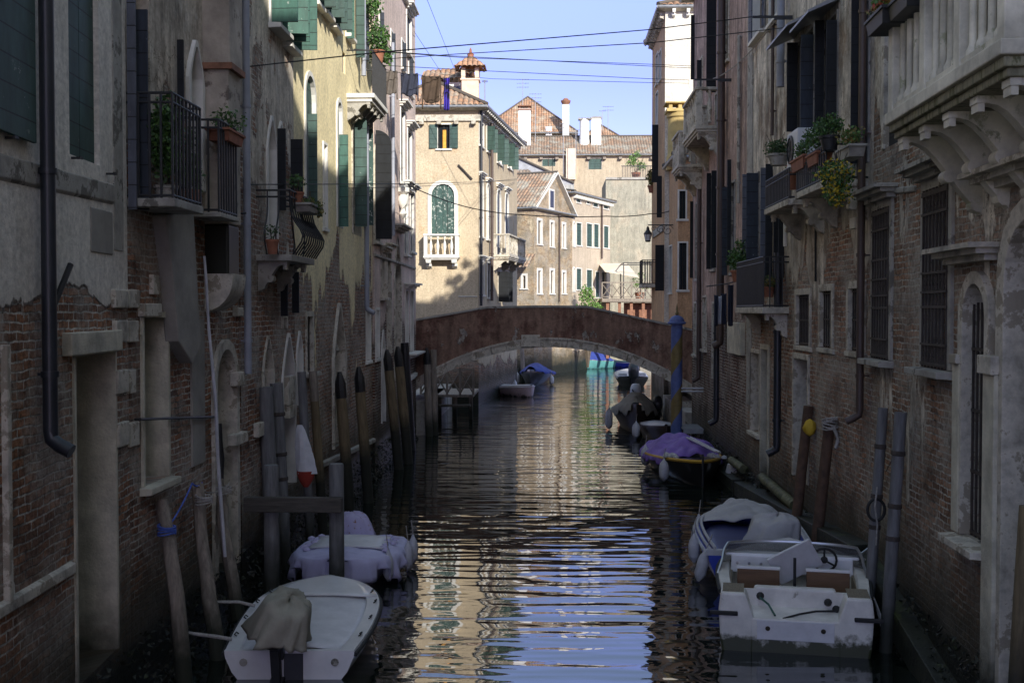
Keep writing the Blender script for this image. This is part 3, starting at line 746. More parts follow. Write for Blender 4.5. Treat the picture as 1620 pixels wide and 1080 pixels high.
    def ledge(w, pts, m='stone', prot=0.07, th=0.14, name='string_course'):
        (xa, ya), (xb, yb) = pts
        a, b = w.hit(xa, ya), w.hit(xb, yb)
        mb = MB(); vs = []
        for (s, h) in (a, b):
            vs += [(s, 0.02, h - th), (s, -prot, h - th * 0.8), (s, -prot, h - 0.02), (s, 0.02, h)]
        mb.add(vs, [(0, 1, 2, 3), (7, 6, 5, 4), (0, 4, 5, 1), (1, 5, 6, 2), (2, 6, 7, 3), (3, 7, 4, 0)])
        return w.part(mb, name, M[m], bevel=0.01)
def roof_face(mb, e0, e1, r1, r0, tw=0.24):
    e0, e1, r1, r0 = map(Vector, (e0, e1, r1, r0))
    L = (e1 - e0).length; u = (e1 - e0) / L
    mid = (r0 + r1) / 2 - e0
    v = (mid - u * mid.dot(u)).normalized()
    nn = u.cross(v)
    if nn.z < 0: nn = -nn
    a, b = (r0 - e0).dot(u), (r0 - e0).dot(v); c, b2 = (r1 - e0).dot(u), (r1 - e0).dot(v)
    def vm(x):
        x = min(max(x, 0), L)
        if x < a and a > 1e-4: return b * x / a
        if x > c and L - c > 1e-4: return b2 * (L - x) / (L - c)
        return b + (b2 - b) * ((x - a) / (c - a) if c - a > 1e-4 else 0)
    n = max(1, int(round(L / tw))); tw = L / n; K = 6
    base = len(mb.v); cols = []
    for i in range(n * K + 1):
        x = tw * i / K
        z = 0.055 * abs(math.cos(math.pi * i / K))
        cols.append(x)
        m_ = max(vm(x), 0.001)
        mb.v.append(tuple(e0 + u * x + nn * z)); mb.v.append(tuple(e0 + u * x + v * m_ + nn * z))
    for i in range(n * K):
        mb.f.append((base + 2 * i, base + 2 * i + 2, base + 2 * i + 3, base + 2 * i + 1)); mb.mi.append(0)
        U0, U1 = cols[i] / tw * 0.24, cols[i + 1] / tw * 0.24
        mb.uv[len(mb.f) - 1] = [(U0 + 0.12, 0), (U1 + 0.12, 0), (U1 + 0.12, max(vm(cols[i + 1]), 0.001)), (U0 + 0.12, max(vm(cols[i]), 0.001))]
def house(name, label, poly, H, wmat, roof='hip', over=0.35, rise=None, tiles='tiles_old', group=None, cat='house', cornice_m='stone', dentils=0, uo=0.0, walls=True):
    """poly: plan corners, counter clockwise; edge 0 is the front. Returns (root, [Wall...])"""
    F0 = frame(poly[0], poly[1])
    root = empty(name, F0, label, cat, group)
    n = len(poly); W = []
    for i in range(n):
        W.append(Wall(root, poly[i], poly[(i + 1) % n], H))
    P = [Vector((p[0], p[1], 0)) for p in poly]
    c = sum(P, Vector()) / n
    Q = []
    for i in range(n):                                      # eaves polygon pushed out by `over`
        a = (P[i] - P[i - 1]).normalized(); b = (P[(i + 1) % n] - P[i]).normalized()
        na = Vector((a.y, -a.x, 0)); nb = Vector((b.y, -b.x, 0))
        bi = (na + nb); bi = bi / max(bi.dot(na), 0.3)
        Q.append(P[i] + bi * over)
    if roof and n == 4:
        e = [q + Vector((0, 0, H + 0.02)) for q in Q]
        la = (Q[1] - Q[0]).length; lb = (Q[2] - Q[1]).length
        k = 0 if roof == 'gable0' or (roof != 'gable1' and la >= lb) else 1   # ridge parallel to edge k
        e = e[k:] + e[:k]
        span = min((e[2] - e[1]).length, (e[0] - e[3]).length)
        rs = rise if rise is not None else span * 0.24
        m1 = (e[0] + e[3]) / 2; m2 = (e[1] + e[2]) / 2
        d = (m2 - m1).normalized(); ins = 0 if roof.startswith('gable') else min(span * 0.5, (m2 - m1).length * 0.49)
        r0 = m1 + d * ins + Vector((0, 0, rs)); r1 = m2 - d * ins + Vector((0, 0, rs))
        mb = MB()
        roof_face(mb, e[0], e[1], r1, r0); roof_face(mb, e[2], e[3], r0, r1)
        if ins:
            roof_face(mb, e[1], e[2], r1, r1); roof_face(mb, e[3], e[0], r0, r0)
        ro = mb.build('roof', M[tiles], root, Matrix(), smooth=True, angle=60)
        mb = MB()
        for (a, b) in ((r0, r1),) + (((e[0], r0), (e[3], r0), (e[1], r1), (e[2], r1)) if ins else ()):
            mb.tube([a + Vector((0, 0, 0.05)), b + Vector((0, 0, 0.05))], 0.1, 6)
        mb.build('ridge_tiles', M[tiles], ro, Matrix(), smooth=True)
        if not ins:                                         # gable triangles
            for (i0, i1, rr) in ((1, 2, r1), (3, 0, r0)):
                mb = MB()
                a, b = P[(i0 + k) % 4], P[(i1 + k) % 4]
                p0 = Vector((a.x, a.y, H)); p1 = Vector((b.x, b.y, H)); q = (p0 + p1) / 2; ap = Vector((q.x, q.y, H + rs - 0.06))
                L = (p1 - p0).length
                mb.add([p0, p1, ap], [(0, 1, 2)]); mb.uv[len(mb.f) - 1] = [(0, H), (L, H), (L / 2, H + rs)]
                mb.build('gable', M[wmat], root, Matrix())
        mb = MB()                                           # eaves board, gutter
        for i in range(4):
            a, b = Q[i], Q[(i + 1) % 4]; pa, pb = P[i], P[(i + 1) % 4]
            z0, z1 = H - 0.14, H + 0.0
            mb.add([(a.x, a.y, z0 + 0.08), (b.x, b.y, z0 + 0.08), (b.x, b.y, z1), (a.x, a.y, z1), (pa.x, pa.y, z0), (pb.x, pb.y, z0), (pb.x, pb.y, z1 + 0.01), (pa.x, pa.y, z1 + 0.01)],
                   [(0, 1, 2, 3), (0, 4, 5, 1), (3, 2, 6, 7)])
        mb.build('eaves', M[cornice_m], root, Matrix())
        mb = MB()
        for i in range(4):
            a, b = Q[i], Q[(i + 1) % 4]
            mb.tube([(a.x, a.y, H - 0.02), (b.x, b.y, H - 0.02)], 0.055, 6)
        mb.build('gutter', M['zinc'], root, Matrix(), smooth=True)
    if roof is None or n != 4:
        mb = MB(); mb.add([(p.x, p.y, H) for p in P], [tuple(range(n))]); mb.build('roof', M[tiles], root, Matrix())
    return root, W
def finish(W, wmat, uo=0.0):
    x = uo
    for w in W:
        w.build(M[wmat] if isinstance(wmat, str) else M[wmat[W.index(w)]], uo=x); x += w.L + 0.37
def console(mb, s, h, prot, w=0.16, drop=0.45, y_in=0.0):
    """curved scroll bracket under a balcony"""
    pr = []
    n = 10
    top = [(-prot, h), (0.02, h)]
    cur = [(0.02, h - drop)]
    for i in range(n + 1):
        t = i / n
        y = -prot * t
        z = h - drop * (1 - t) ** 1.6 - 0.07 - 0.05 * math.sin(t * math.pi * 2)
        cur.append((y, z))
    prof = top[::-1] + [(-prot, h)] if False else [(0.02, h)] + cur + [(-prot, h)]
    mb.prism(prof, s - w / 2, s + w / 2)
    mb.box(s - w / 2 - 0.015, s + w / 2 + 0.015, -prot - 0.015, -prot + 0.07, h - 0.06, h - 0.002)
    mb.box(s - w / 2 - 0.006, s + w / 2 + 0.006, -prot - 0.006, -prot + 0.05, h - 0.13, h - 0.06)
    zm = h - drop * 0.42 - 0.1
    mb.tube([(s - w / 2 - 0.014, -prot * 0.42, zm), (s + w / 2 + 0.014, -prot * 0.42, zm)], 0.05 + 0.02 * prot, 12)
    mb.tube([(s - w / 2 - 0.012, -0.04, h - drop + 0.03), (s + w / 2 + 0.012, -0.04, h - drop + 0.03)], 0.075, 10)
BAL = [(0.035, 0), (0.06, 0.02), (0.045, 0.06), (0.035, 0.1), (0.075, 0.26), (0.06, 0.38), (0.03, 0.5), (0.03, 0.56), (0.06, 0.62), (0.06, 0.66)]
COLN = [(0.058, 0), (0.058, 0.04), (0.04, 0.07), (0.032, 0.1), (0.032, 0.74), (0.042, 0.76), (0.032, 0.79), (0.058, 0.85), (0.058, 0.9)]
def stone_balcony(w, s0, s1, h, prot, rh, nb, brackets, m='stone', prof=BAL, piers=(), drop=0.45, slab=0.16, label=None, bw=0.16, tops=True):
    mb = MB()
    mb.box(s0, s1, -prot, 0.02, h - slab * 0.45, h)
    b = w.part(mb, 'balcony', M[m], bevel=0.012)
    mb = MB(); mb.box(s0 + 0.04, s1 - 0.04, -prot + 0.04, 0.02, h - slab * 0.75, h - slab * 0.45)
    mb.box(s0 + 0.08, s1 - 0.08, -prot + 0.08, 0.02, h - slab, h - slab * 0.75)
    w.sub(b, mb, 'moulding', M['stone_stain' if m == 'stone_green' else m], bevel=0.012)
    if label: b['label'] = label
    for s in brackets:
        mb = MB(); console(mb, s, h - slab, prot * 0.86, bw, drop); w.sub(b, mb, 'bracket', M[m], smooth=True, angle=35)
    mb = MB(); e = 0.1
    ps = [s0 + e, s1 - e] + list(piers)
    mb.box(s0 + e, s1 - e, -prot + 0.05, -prot + 0.17, h, h + 0.07); w.sub(b, mb, 'base_rail', M[m])
    for s in ps: mb = MB(); mb.box(s - 0.08, s + 0.08, -prot + 0.03, -prot + 0.19, h, h + rh - 0.08); w.sub(b, mb, 'pier', M[m], bevel=0.01)
    for s in (s0 + e, s1 - e): mb = MB(); mb.box(s - 0.07, s + 0.07, -0.14, 0.02, h, h + rh - 0.08); w.sub(b, mb, 'pier', M[m], bevel=0.01)
    mb = MB()
    mb.box(s0 + 0.0, s1 - 0.0, -prot + 0.0, -prot + 0.22, h + rh - 0.08, h + rh)
    for s in (s0, s1 - 0.2): mb.box(s + 0.002, s + 0.198, -prot + 0.22, 0.01, h + rh - 0.078, h + rh - 0.002)
    w.sub(b, mb, 'handrail', M[m], bevel=0.015)
    sc_ = (rh - 0.15) / prof[-1][1]
    P2 = [(r_, z * sc_) for r_, z in prof]
    ps = sorted(ps); spots = []
    tot = ps[-1] - ps[0]
    for i in range(len(ps) - 1):
        k = max(1, int(round(nb * (ps[i + 1] - ps[i]) / tot)))
        for j in range(k): spots.append((ps[i] + 0.08 + (ps[i + 1] - ps[i] - 0.16) * (j + 0.5) / k, -prot + 0.11))
    nside = max(1, int((prot - 0.3) / (tot / nb)))
    for s in (s0 + e, s1 - e):
        for j in range(nside): spots.append((s, -prot + 0.19 + (prot - 0.33) * (j + 0.5) / nside))
    first = None
    for (x, y) in spots:
        if first is None:
            mb = MB(); mb.lathe(P2, (0, 0, 0), 10)
            first = mb.build('baluster', M[m], b, w.F @ Matrix.Translation((x, y, h + 0.07)), smooth=True)
        else:
            c = first.copy(); COL.objects.link(c); c.parent = b
            Wm = w.F @ Matrix.Translation((x, y, h + 0.07)); c.matrix_basis = WM[b].inverted() @ Wm
    return b
def iron_balcony(w, s0, s1, h, prot, rh, step=0.11, m='iron', belly=0.0, slab_m='stone_dark', slab=0.09, brackets=(), label=None, bars=0.011):
    mb = MB(); mb.box(s0, s1, -prot, 0.02, h - slab, h)
    b = w.part(mb, 'balcony', M[slab_m], bevel=0.01)
    if label: b['label'] = label
    for s in brackets:
        mb = MB(); console(mb, s, h - slab, prot * 0.8, 0.14, 0.4); w.sub(b, mb, 'bracket', M[slab_m], smooth=True, angle=35)
    mb = MB(); x0, x1, y1 = s0 + 0.03, s1 - 0.03, -prot + 0.03
    spots = []
    n = max(2, int((x1 - x0) / step))
    for i in range(n + 1): spots.append((x0 + (x1 - x0) * i / n, y1, 0, -1))
    k = max(1, int(prot / step))
    for i in range(1, k):
        y = y1 + (0 - y1) * i / k
        spots.append((x0, y, -1, 0)); spots.append((x1, y, 1, 0))
    for (x, y, ox, oy) in spots:
        if belly:
            pts = []
            for i in range(11):
                t = i / 10; bz = belly * math.exp(-((t - 0.28) / 0.24) ** 2)
                pts.append((x + ox * bz, y + oy * bz, h + rh * t))
            mb.tube(pts, bars, 5, False)
        else:
            mb.box(x - bars, x + bars, y - bars, y + bars, h, h + rh)
    for z in (h + 0.03, h + rh - 0.1, h + rh):
        if belly and z < h + rh - 0.2: continue
        mb.tube([(x0, 0.01, z), (x0, y1, z), (x1, y1, z), (x1, 0.01, z)], 0.016, 5)
    w.sub(b, mb, 'railing', M[m])
    return b
def foliage(mb, blobs, n, size, rng, mats=1, hang=0.0):
    tot = sum(b[3] * b[4] * b[5] for b in blobs)
    for (x, y, z, rx, ry, rz) in blobs:
        for _ in range(max(6, int(n * rx * ry * rz / tot))):
            while True:
                p = Vector((rng.uniform(-1, 1), rng.uniform(-1, 1), rng.uniform(-1, 1)))
                if p.length < 1: break
            p = p * (0.55 + 0.45 * rng.random())
            c = Vector((x + p.x * rx, y + p.y * ry, z + p.z * rz - hang * rng.random()))
            a = Vector((rng.gauss(0, 1), rng.gauss(0, 1), rng.gauss(0, 0.6))).normalized()
            b_ = a.orthogonal().normalized(); b_.rotate(Matrix.Rotation(rng.random() * 6.28, 3, a))
            t = a.cross(b_)
            s_ = size * (0.6 + 0.8 * rng.random())
            mb.cur = rng.randrange(mats)
            mb.add([c - b_ * s_ * 0.5, c + t * s_ * 0.28 + b_ * 0.05 * s_, c + b_ * s_ * 0.5, c - t * s_ * 0.28 + b_ * 0.05 * s_], [(0, 1, 2, 3)])
def potted(pos, label, r=0.12, hp=0.2, blobs=None, n=160, size=0.05, mats=('leaf_dark',), seed=1, pot='terracotta', box=None, rz=0.0, group='potted plants', cat='plant', name='potted_plant', hang=0.0):
    rng = random.Random(seed)
    Mx = spin(pos, rz); root = empty(name, Mx, label, cat, group)
    mb = MB()
    if box:
        bx, by = box
        mb.add([(-bx / 2 * .86, -by / 2 * .8, 0), (bx / 2 * .86, -by / 2 * .8, 0), (bx / 2 * .86, by / 2 * .8, 0), (-bx / 2 * .86, by / 2 * .8, 0), (-bx / 2, -by / 2, hp), (bx / 2, -by / 2, hp), (bx / 2, by / 2, hp), (-bx / 2, by / 2, hp)],
               [(0, 3, 2, 1), (4, 5, 6, 7), (0, 1, 5, 4), (1, 2, 6, 5), (2, 3, 7, 6), (3, 0, 4, 7)])
        mb.box(-bx / 2 - .012, bx / 2 + .012, -by / 2 - .012, by / 2 + .012, hp - .035, hp - .002)
        mb.build('planter_box', M[pot], root, bevel=0.005)
    else:
        mb.lathe([(r * .68, 0), (r * .95, hp * .8), (r * 1.06, hp * .82), (r * 1.08, hp), (r * .9, hp), (r * .88, hp * .9)], n=14)
        mb.build('pot', M[pot], root, smooth=True)
    mb = MB()
    foliage(mb, blobs or [(0, 0, hp + r * 1.2, r * 1.6, r * 1.6, r * 1.5)], n, size, rng, len(mats), hang)
    mb.build('foliage', [M[q] for q in mats], root)
    mb = MB()
    for i in range(4): mb.tube([(rng.uniform(-.3, .3) * r, rng.uniform(-.3, .3) * r, hp * .8), (rng.uniform(-1, 1) * r, rng.uniform(-1, 1) * r, hp + r * 1.8)], 0.005, 4)
    mb.build('stem', M['bark'], root)
    return root
def chimney(root, pos, wx, wy, h, m='white_wash', cap='flat', rz=0.0, parent=None, label=None):
    Mx = spin(pos, rz)
    mb = MB(); mb.box(-wx / 2, wx / 2, -wy / 2, wy / 2, -0.5, h)
    o = mb.build('chimney', M[m], root, Mx, bevel=0.02)
    if label: o['label'] = label
    mb = MB()
    if cap == 'flat':
        mb.box(-wx / 2 - .07, wx / 2 + .07, -wy / 2 - .07, wy / 2 + .07, h - 0.14, h - 0.04)
        for s in (-1, 1):
            for t in (-1, 1): mb.box(s * wx * .38 - .05, s * wx * .38 + .05, t * wy * .36 - .05, t * wy * .36 + .05, h - 0.02, h + .2)
        mb.box(-wx / 2 - .08, wx / 2 + .08, -wy / 2 - .08, wy / 2 + .08, h + .2, h + .27)
        mb.build('chimney_cap', M['tiles_old'] if False else M['brick_plain'], o, Mx)
    elif cap == 'round':
        mb.lathe([(wx * .5, h), (wx * .72, h + .25), (wx * .75, h + .4), (wx * .55, h + .42), (wx * .3, h + .6)], n=12)
        mb.build('chimney_cap', M['brick_plain'], o, Mx)
    elif cap == 'pots':
        for k in range(5):
            x = -wx * .4 + wx * .8 * k / 4
            mb.tube([(x, -wy * .3, h + .04), (x + .1, wy * .3, h + .16)], .07, 6)
        mb.box(-wx / 2 - .06, wx / 2 + .06, -wy / 2 - .06, wy / 2 + .06, h - .08, h + .01)
        mb.build('chimney_cap', M['stone_dark'], o, Mx)
    elif cap == 'pyramid':                                  # open lantern under a little tiled roof
        for s in (-1, 1):
            for t in (-1, 1): mb.box(s * wx * .4 - .09, s * wx * .4 + .09, t * wy * .4 - .09, t * wy * .4 + .09, h, h + .55)
        mb.box(-wx / 2 - .05, wx / 2 + .05, -wy / 2 - .05, wy / 2 + .05, h - .02, h + .05)
        mb.build('chimney_top', M[m], o, Mx)
        mb = MB(); e = .3; z = h + .55
        q = [Mx @ Vector(v) for v in ((-wx / 2 - e, -wy / 2 - e, z), (wx / 2 + e, -wy / 2 - e, z), (wx / 2 + e, wy / 2 + e, z), (-wx / 2 - e, wy / 2 + e, z), (0, 0, z + .62))]
        for i in range(4): roof_face(mb, q[i], q[(i + 1) % 4], q[4], q[4])
        mb.build('chimney_roof', M['tiles'], o, Matrix(), smooth=True, angle=60)
        mb = MB(); mb.lathe([(.13, z + .52), (.16, z + .68), (.07, z + .74), (.05, z + .9), (.01, z + .98)], n=8)
        mb.build('finial', M['terracotta'], o, Mx, smooth=True)
    return o
# ---------------------------------------------------------------- water, ground
mb = MB()
mb.add([(-400, -300, 0), (400, -300, 0), (400, 900, 0), (-400, 900, 0)], [(0, 1, 2, 3)])
tag(mb.build('water', M['water'], None, Matrix()), kind='structure')
mb = MB()
mb.add([(-1500, -1500, -1.6), (1500, -1500, -1.6), (1500, 2500, -1.6), (-1500, 2500, -1.6)], [(0, 1, 2, 3)])
tag(mb.build('canal_bed', M['mud'], None, Matrix()), kind='structure')

for nm, (x0, x1, y0, y1) in (('left_bounce_paving', (-60, -3.8, -70, 2.9)), ('right_bounce_paving', (3.9, 60, -70, -14.05))):     # unseen pale paving added behind the viewer to bounce sunlight into the shade
    mb = MB(); mb.box(x0, x1, y0, y1, -1.5, .95)
    tag(mb.build(nm, M['stone_clean'], None, Matrix()), kind='structure')
def ycx(px, X):                                             # Y at which photo column px meets the plane x = X
    d = ray(px, 490); return X * d.y / d.x
XL, XR = -4.5, 4.5
yL12, yL23, yL34, yL45, yLe = 12.0, ycx(380, XL), ycx(466, XL), ycx(591, XL), ycx(657, XL)
yR12, yR23, yR3e = ycx(1380, XR), ycx(1180, XR), ycx(1095, XR)

# ---------------------------------------------------------------- left bank, nearest house
A1 = (-3.81, 3.0)
r, W = house('plastered_house', 'grey plastered house over bare brick nearest on the left bank, with a thick black drainpipe', [A1, (XL, yL12), (-13, yL12), (-13, 3.0)], 15.0, 'plaster_grey', group='houses along the canal')
w = W[0]
w.win(-230, -130, -200, 215, 'glass', leafm='green_shutter', ang=(170, 174), leafw=0.62)
s0 = w.hit(0, 100)[0]
mb = MB()
a0, a1 = w.hit(-40, 100)[0], w.hit(42, 100)[0]
hb, ht = w.hit(20, 218)[1], w.hit(20, -420)[1]
mb.box(a0, a1, -0.075, -0.04, hb, ht); w.part(mb, 'shutter', M['green_shutter'], bevel=0.004)
w.win(113, 160, -300, 254, 'shut', depth=0.3, sur=0, sill=False, m='green_shutter')
w.win(116, 179, 560, 1062, 'door', depth=0.5, sur=0.05, proud=0.02, stone='stone_rough', sill=False, name='door')
w.block(98, 180, 524, 559, 'stone_rough', 0.09, 'lintel')
w.ledge(((-20, 235), (178, 290)), 'stone_dark', 0.025, 0.24)
w.ledge(((-20, 962), (112, 886)), 'stone', 0.05, 0.14)
w.block(144, 178, 332, 401, 'plaster_slab', 0.015, 'electric_box')
for (a, b, c, d) in ((176, 196, 458, 487), (177, 196, 507, 541), (179, 196, 585, 622), (180, 196, 668, 706)):
    w.block(a, b, c, d, 'stone', 0.05, 'corner_stone')
w.pipe(59, -350, 705, 0.062, 'pipe_dark', 0.1)
w.block(0, 7, 545, 960, 'stone', 0.05, 'corner_stone')
for (x, y) in ((8, 218), (113, 250), (168, 275)):
    mb = MB(); s, h = w.hit(x, y); mb.box(s - .01, s + .01, -.1, .02, h - .01, h + .01); mb.box(s - .06, s + .02, -.1, -.085, h - .012, h + .012)
    w.part(mb, 'shutter_hook', M['iron'])
mb = MB(); p0 = w.hit(76, 488); p1 = w.hit(90, 418); mb.tube([(p0[0], -0.04, p0[1]), (p1[0], -0.12, p1[1])], 0.028, 6); w.part(mb, 'iron_stay', M['iron'])
# smooth vertical band of lighter render at the corner
w.block(181, 195, -200, 396, 'stone_dark', 0.012, 'corner_band', 0)
finish(W, 'plaster_grey')

# ---------------------------------------------------------------- left bank, second house
r, W = house('weathered_house', 'dark weathered house with chimneys hanging from its wall and two iron balconies on the left', [(XL - .02, yL12 + .02), (XL - .02, yL23), (-13, yL23), (-13, yL12 + .02)], 14.2, 'plaster_old', group='houses along the canal')
w = W[0]
w.win(214, 240, -60, 322, 'glass', depth=0.25, sur=0, sill=False)
w.pleaf(200, 213, -20, 330, 'grey_shutter')
w.pleaf(212, 232, 14, 330, 'blue_shutter')
w.win(300, 318, 72, 300, 'glass', arch='point', depth=0.25, sur=0.09, proud=0.05, stone='stone_clean', sill=False)
w.pleaf(279, 289, 62, 320, 'black_shutter')
w.win(224, 262, 502, 762, 'door', depth=0.35, sur=0.06, stone='stone_rough', sill=0.14, m='door_wood', name='window')
w.block(218, 246, 480, 501, 'stone', 0.08, 'lintel')
w.block(300, 320, 505, 735, 'plaster_slab', 0.03, 'cement_panel', 0.005)
w.win(338, 369, 552, 905, 'door', arch='round', depth=0.3, sur=0.14, proud=0.05, stone='stone', sill=False, m='plaster_slab', name='arched_door')
w.block(365, 374, 588, 610, 'stone', 0.12, 'corner_stone')
w.block(360, 379, 685, 702, 'stone', 0.12, 'corner_stone')
for (a, b, c, d) in ((197, 214, 458, 487), (197, 212, 507, 541), (197, 207, 585, 622), (197, 212, 668, 706), (236, 246, 435, 466)):
    w.block(a, b, c, d, 'stone', 0.055, 'corner_stone')
w.block(368, 377, 486, 500, 'stone', 0.08, 'corner_stone')
# chimney breast that hangs from the wall on a rounded corbel
s0 = w.hit(322, 300)[0]; pr = 0.36; s1 = s0 + 0.62
hA, hB, hC, hD = (w.hit(335, y)[1] for y in (112, 345, 440, 492))
mb = MB(); mb.box(s0, s1, -pr, 0.02, hA, 14.0); mb.box(s0 + .03, s1 - .03, -pr + .03, 0.02, hB - 0.1, hA)
c = w.part(mb, 'chimney_breast', M['chimney_plaster'], bevel=0.02)
mb = MB(); mb.box(s0 - .02, s1 + .02, -pr - .03, 0.02, hA - .06, hA + .02); w.sub(c, mb, 'brick_band', M['brick_plain'])
mb = MB(); mb.box(s0 + .04, s1 - .04, -pr + .05, 0.02, hC, hB - 0.1); w.sub(c, mb, 'brickwork', M['plaster_old'], bevel=0.03)
mb = MB()
mb.prism([(0.02, hD)] + [(-(pr + .02) * math.sin(t * math.pi / 12), hD + (hC - hD) * (1 - math.cos(t * math.pi / 12))) for t in range(7)] + [(-(pr + .02), hC + .05), (0.02, hC + .05)], s0, s1)
w.sub(c, mb, 'corbel', M['stone'], smooth=True)
# long flat slab of an old flue, broken to a point
q = [w.hit(x, y) for (x, y) in ((240, 340), (286, 330), (298, 545), (284, 575), (262, 540), (252, 430))]
mb = MB(); mb.extr([(a, b) for a, b in q][::-1], -0.16, 0.01); w.part(mb, 'hanging_flue', M['plaster_slab'], bevel=0.015)
w.pipe(379, -100, 604, 0.055, 'pipe_grey', 0.12, elbow=False)
mb = MB(); a = w.hit(213, 663); b = w.hit(333, 659); mb.tube([(a[0], -.06, a[1]), (b[0], -.06, b[1])], 0.018, 6)
for q in (a, b): mb.tube([(q[0], .02, q[1]), (q[0], -.06, q[1])], 0.014, 5)
w.part(mb, 'iron_rail', M['iron'])
mb = MB(); a = w.hit(352, 339); mb.tube([(a[0], .02, a[1]), (a[0] + .05, -.32, a[1] + .02)], 0.014, 5); w.part(mb, 'iron_stay', M['iron'])
h = CAM_H - (325 - 490) * 13.0 / FPX
iron_balcony(w, w.hit(200, 300)[0], w.hit(252, 300)[0], h, 0.52, 1.12, label='iron balcony with a thin slab and tall railing')
s = w.hit(300, 300)[0]; h2 = CAM_H - (340 - 490) * 14.6 / FPX
iron_balcony(w, s - .1, s + .75, h2, 0.42, 1.15, slab=0.06)
finish(W, 'plaster_old')

# ---------------------------------------------------------------- left bank, third house
r, W = house('peeling_house', 'brick house with peeling pale plaster, green top shutters and a bulging iron balcony', [(XL, yL23 + .02), (XL, yL34), (-13, yL34), (-13, yL23 + .02)], 13.6, 'plaster_peel', group='houses along the canal')
w = W[0]
w.win(430, 446, -110, 48, 'glass', depth=0.22, sur=0.07, stone='stone_clean', sill=0.2, leafm='green_bright', leafw=0.42, ang=(92, 100))
w.win(452, 464, -60, 76, 'glass', depth=0.22, sur=0.07, stone='stone_clean', sill=0.16, leafm='green_bright', leafw=0.4, ang=(88, 95))
w.win(424, 437, 188, 402, 'door', arch='point', depth=0.25, sur=0.09, stone='stone_clean', sill=False, name='window', m='black_shutter')
w.win(440, 449, 196, 330, 'glass', arch='point', depth=0.25, sur=0.07, stone='stone_clean', sill=False)
w.pleaf(437, 450, 203, 332); w.pleaf(458, 477, 220, 330)
w.pleaf(441, 452, 432, 500); w.pleaf(459, 470, 430, 495)
w.win(415, 430, 532, 800, 'door', arch='point', depth=0.3, sur=0.07, stone='stone', sill=False, name='gothic_door', m='plaster_slab')
w.win(446, 464, 527, 770, 'door', arch='point', depth=0.3, sur=0.08, stone='stone_clean', sill=False, name='gothic_door')
w.win(446, 452, 502, 519, 'dark', depth=0.2, sur=0.05, sill=False)
for (a, b, c, d) in ((449, 460, 595, 640), (450, 462, 640, 660), (400, 412, 668, 690)):
    w.block(a, b, c, d, 'stone', 0.08, 'corner_stone')
h = CAM_H - (406 - 490) * 18.2 / FPX
iron_balcony(w, w.hit(405, 400)[0], w.hit(446, 400)[0], h, 0.55, 0.98, step=.16, belly=0.2, slab=0.1, slab_m='stone_dark', brackets=[w.hit(410, 400)[0], w.hit(440, 400)[0]], label='bulging iron balcony on a stone slab with potted plants', bars=0.014)
finish(W, 'plaster_peel')

# ---------------------------------------------------------------- left bank, yellow house
r, W = house('yellow_house', 'sunlit yellow plastered house with tall arched shuttered windows on the left bank', [(XL - .03, yL34 + .02), (XL - .03, yL45), (-14, yL45), (-14, yL34 + .02)], 13.8, 'yellow', group='houses along the canal')
w = W[0]
w.win(484, 499, 122, 332, 'shut', arch='round', depth=0.22, sur=0.09, stone='stone_clean', sill=False)
w.pleaf(486, 500, 180, 332, 'green_shutter')
w.win(534, 541, 163, 360, 'shut', arch='round', depth=0.22, sur=0.09, stone='stone_clean', sill=False)
w.pleaf(535, 549, 213, 358, 'green_bright')
w.win(512, 517, 230, 360, 'blind', depth=0.15, sur=0.05, stone='stone_clean', sill=0.05, m='white_wash')
for (a, b, yt, yb) in ((498, 506, -60, 10), (512, 521, -60, 25), (526, 534, -50, 46)):
    w.win(a, b, yt, yb, 'glass', depth=0.2, sur=0.05, stone='stone_clean', sill=0.14, leafm='green_shutter', leafw=0.3, ang=(88, 95))
w.pleaf(548, 560, -20, 62, 'green_bright'); w.pleaf(563, 576, -20, 92, 'green_shutter'); w.pleaf(574, 583, 5, 96, 'blue_shutter')
w.win(549, 556, -20, 60, 'glass', depth=0.2, sur=0.05, stone='stone_clean', sill=0.14)
w.win(543, 548, 85, 118, 'dark', depth=0.12, sur=0.0, sill=False)
w.win(558, 570, 184, 372, 'door', arch='round', depth=0.3, sur=0.08, stone='stone', sill=False, name='balcony_door', m='dark')
w.pleaf(560, 579, 178, 358, 'green_shutter', True); w.pleaf(576, 589, 180, 356, 'green_worn')
mb = MB()
w.win(526, 543, 480, 705, 'blind', arch='point', depth=0.32, sur=0.12, proud=0.06, stone='stone', sill=False, name='gothic_door', m='plaster_slab')
w.win(579, 585, 492, 570, 'blind', depth=0.18, sur=0.07, stone='stone_clean', sill=0.06, m='stone_clean')
w.win(484, 493, 500, 588, 'bars', depth=0.22, sur=0.09, stone='stone', sill=0.16)
w.win(469, 476, 527, 640, 'door', arch='point', depth=0.3, sur=0.08, stone='stone_clean', sill=False, name='gothic_door', m='plaster_slab')
w.pipe(570, 150, 492, 0.06, 'pipe_grey', 0.16)
w.pipe(566, -20, 130, 0.06, 'pipe_grey', 0.16, elbow=False)
h = CAM_H - (150 - 490) * 25.5 / FPX
s0, s1 = w.hit(548, 100)[0], w.hit(573, 100)[0]
mb = MB(); mb.box(s0, s1, -0.62, 0.02, h - 0.1, h); mb.box(s0 + .05, s1 - .05, -0.56, 0.02, h - 0.18, h - 0.1)
b = w.part(mb, 'balcony', M['stone_clean'], bevel=0.012)
for i in range(5): mb = MB(); console(mb, s0 + .15 + (s1 - s0 - .3) * i / 4, h - .18, .5, .12, .34); w.sub(b, mb, 'bracket', M['stone_dark'], smooth=True, angle=35)
mb = MB()
for i in range(16): x = s0 + .04 + (s1 - s0 - .08) * i / 15; mb.box(x - .01, x + .01, -.59, -.57, h, h + .95)
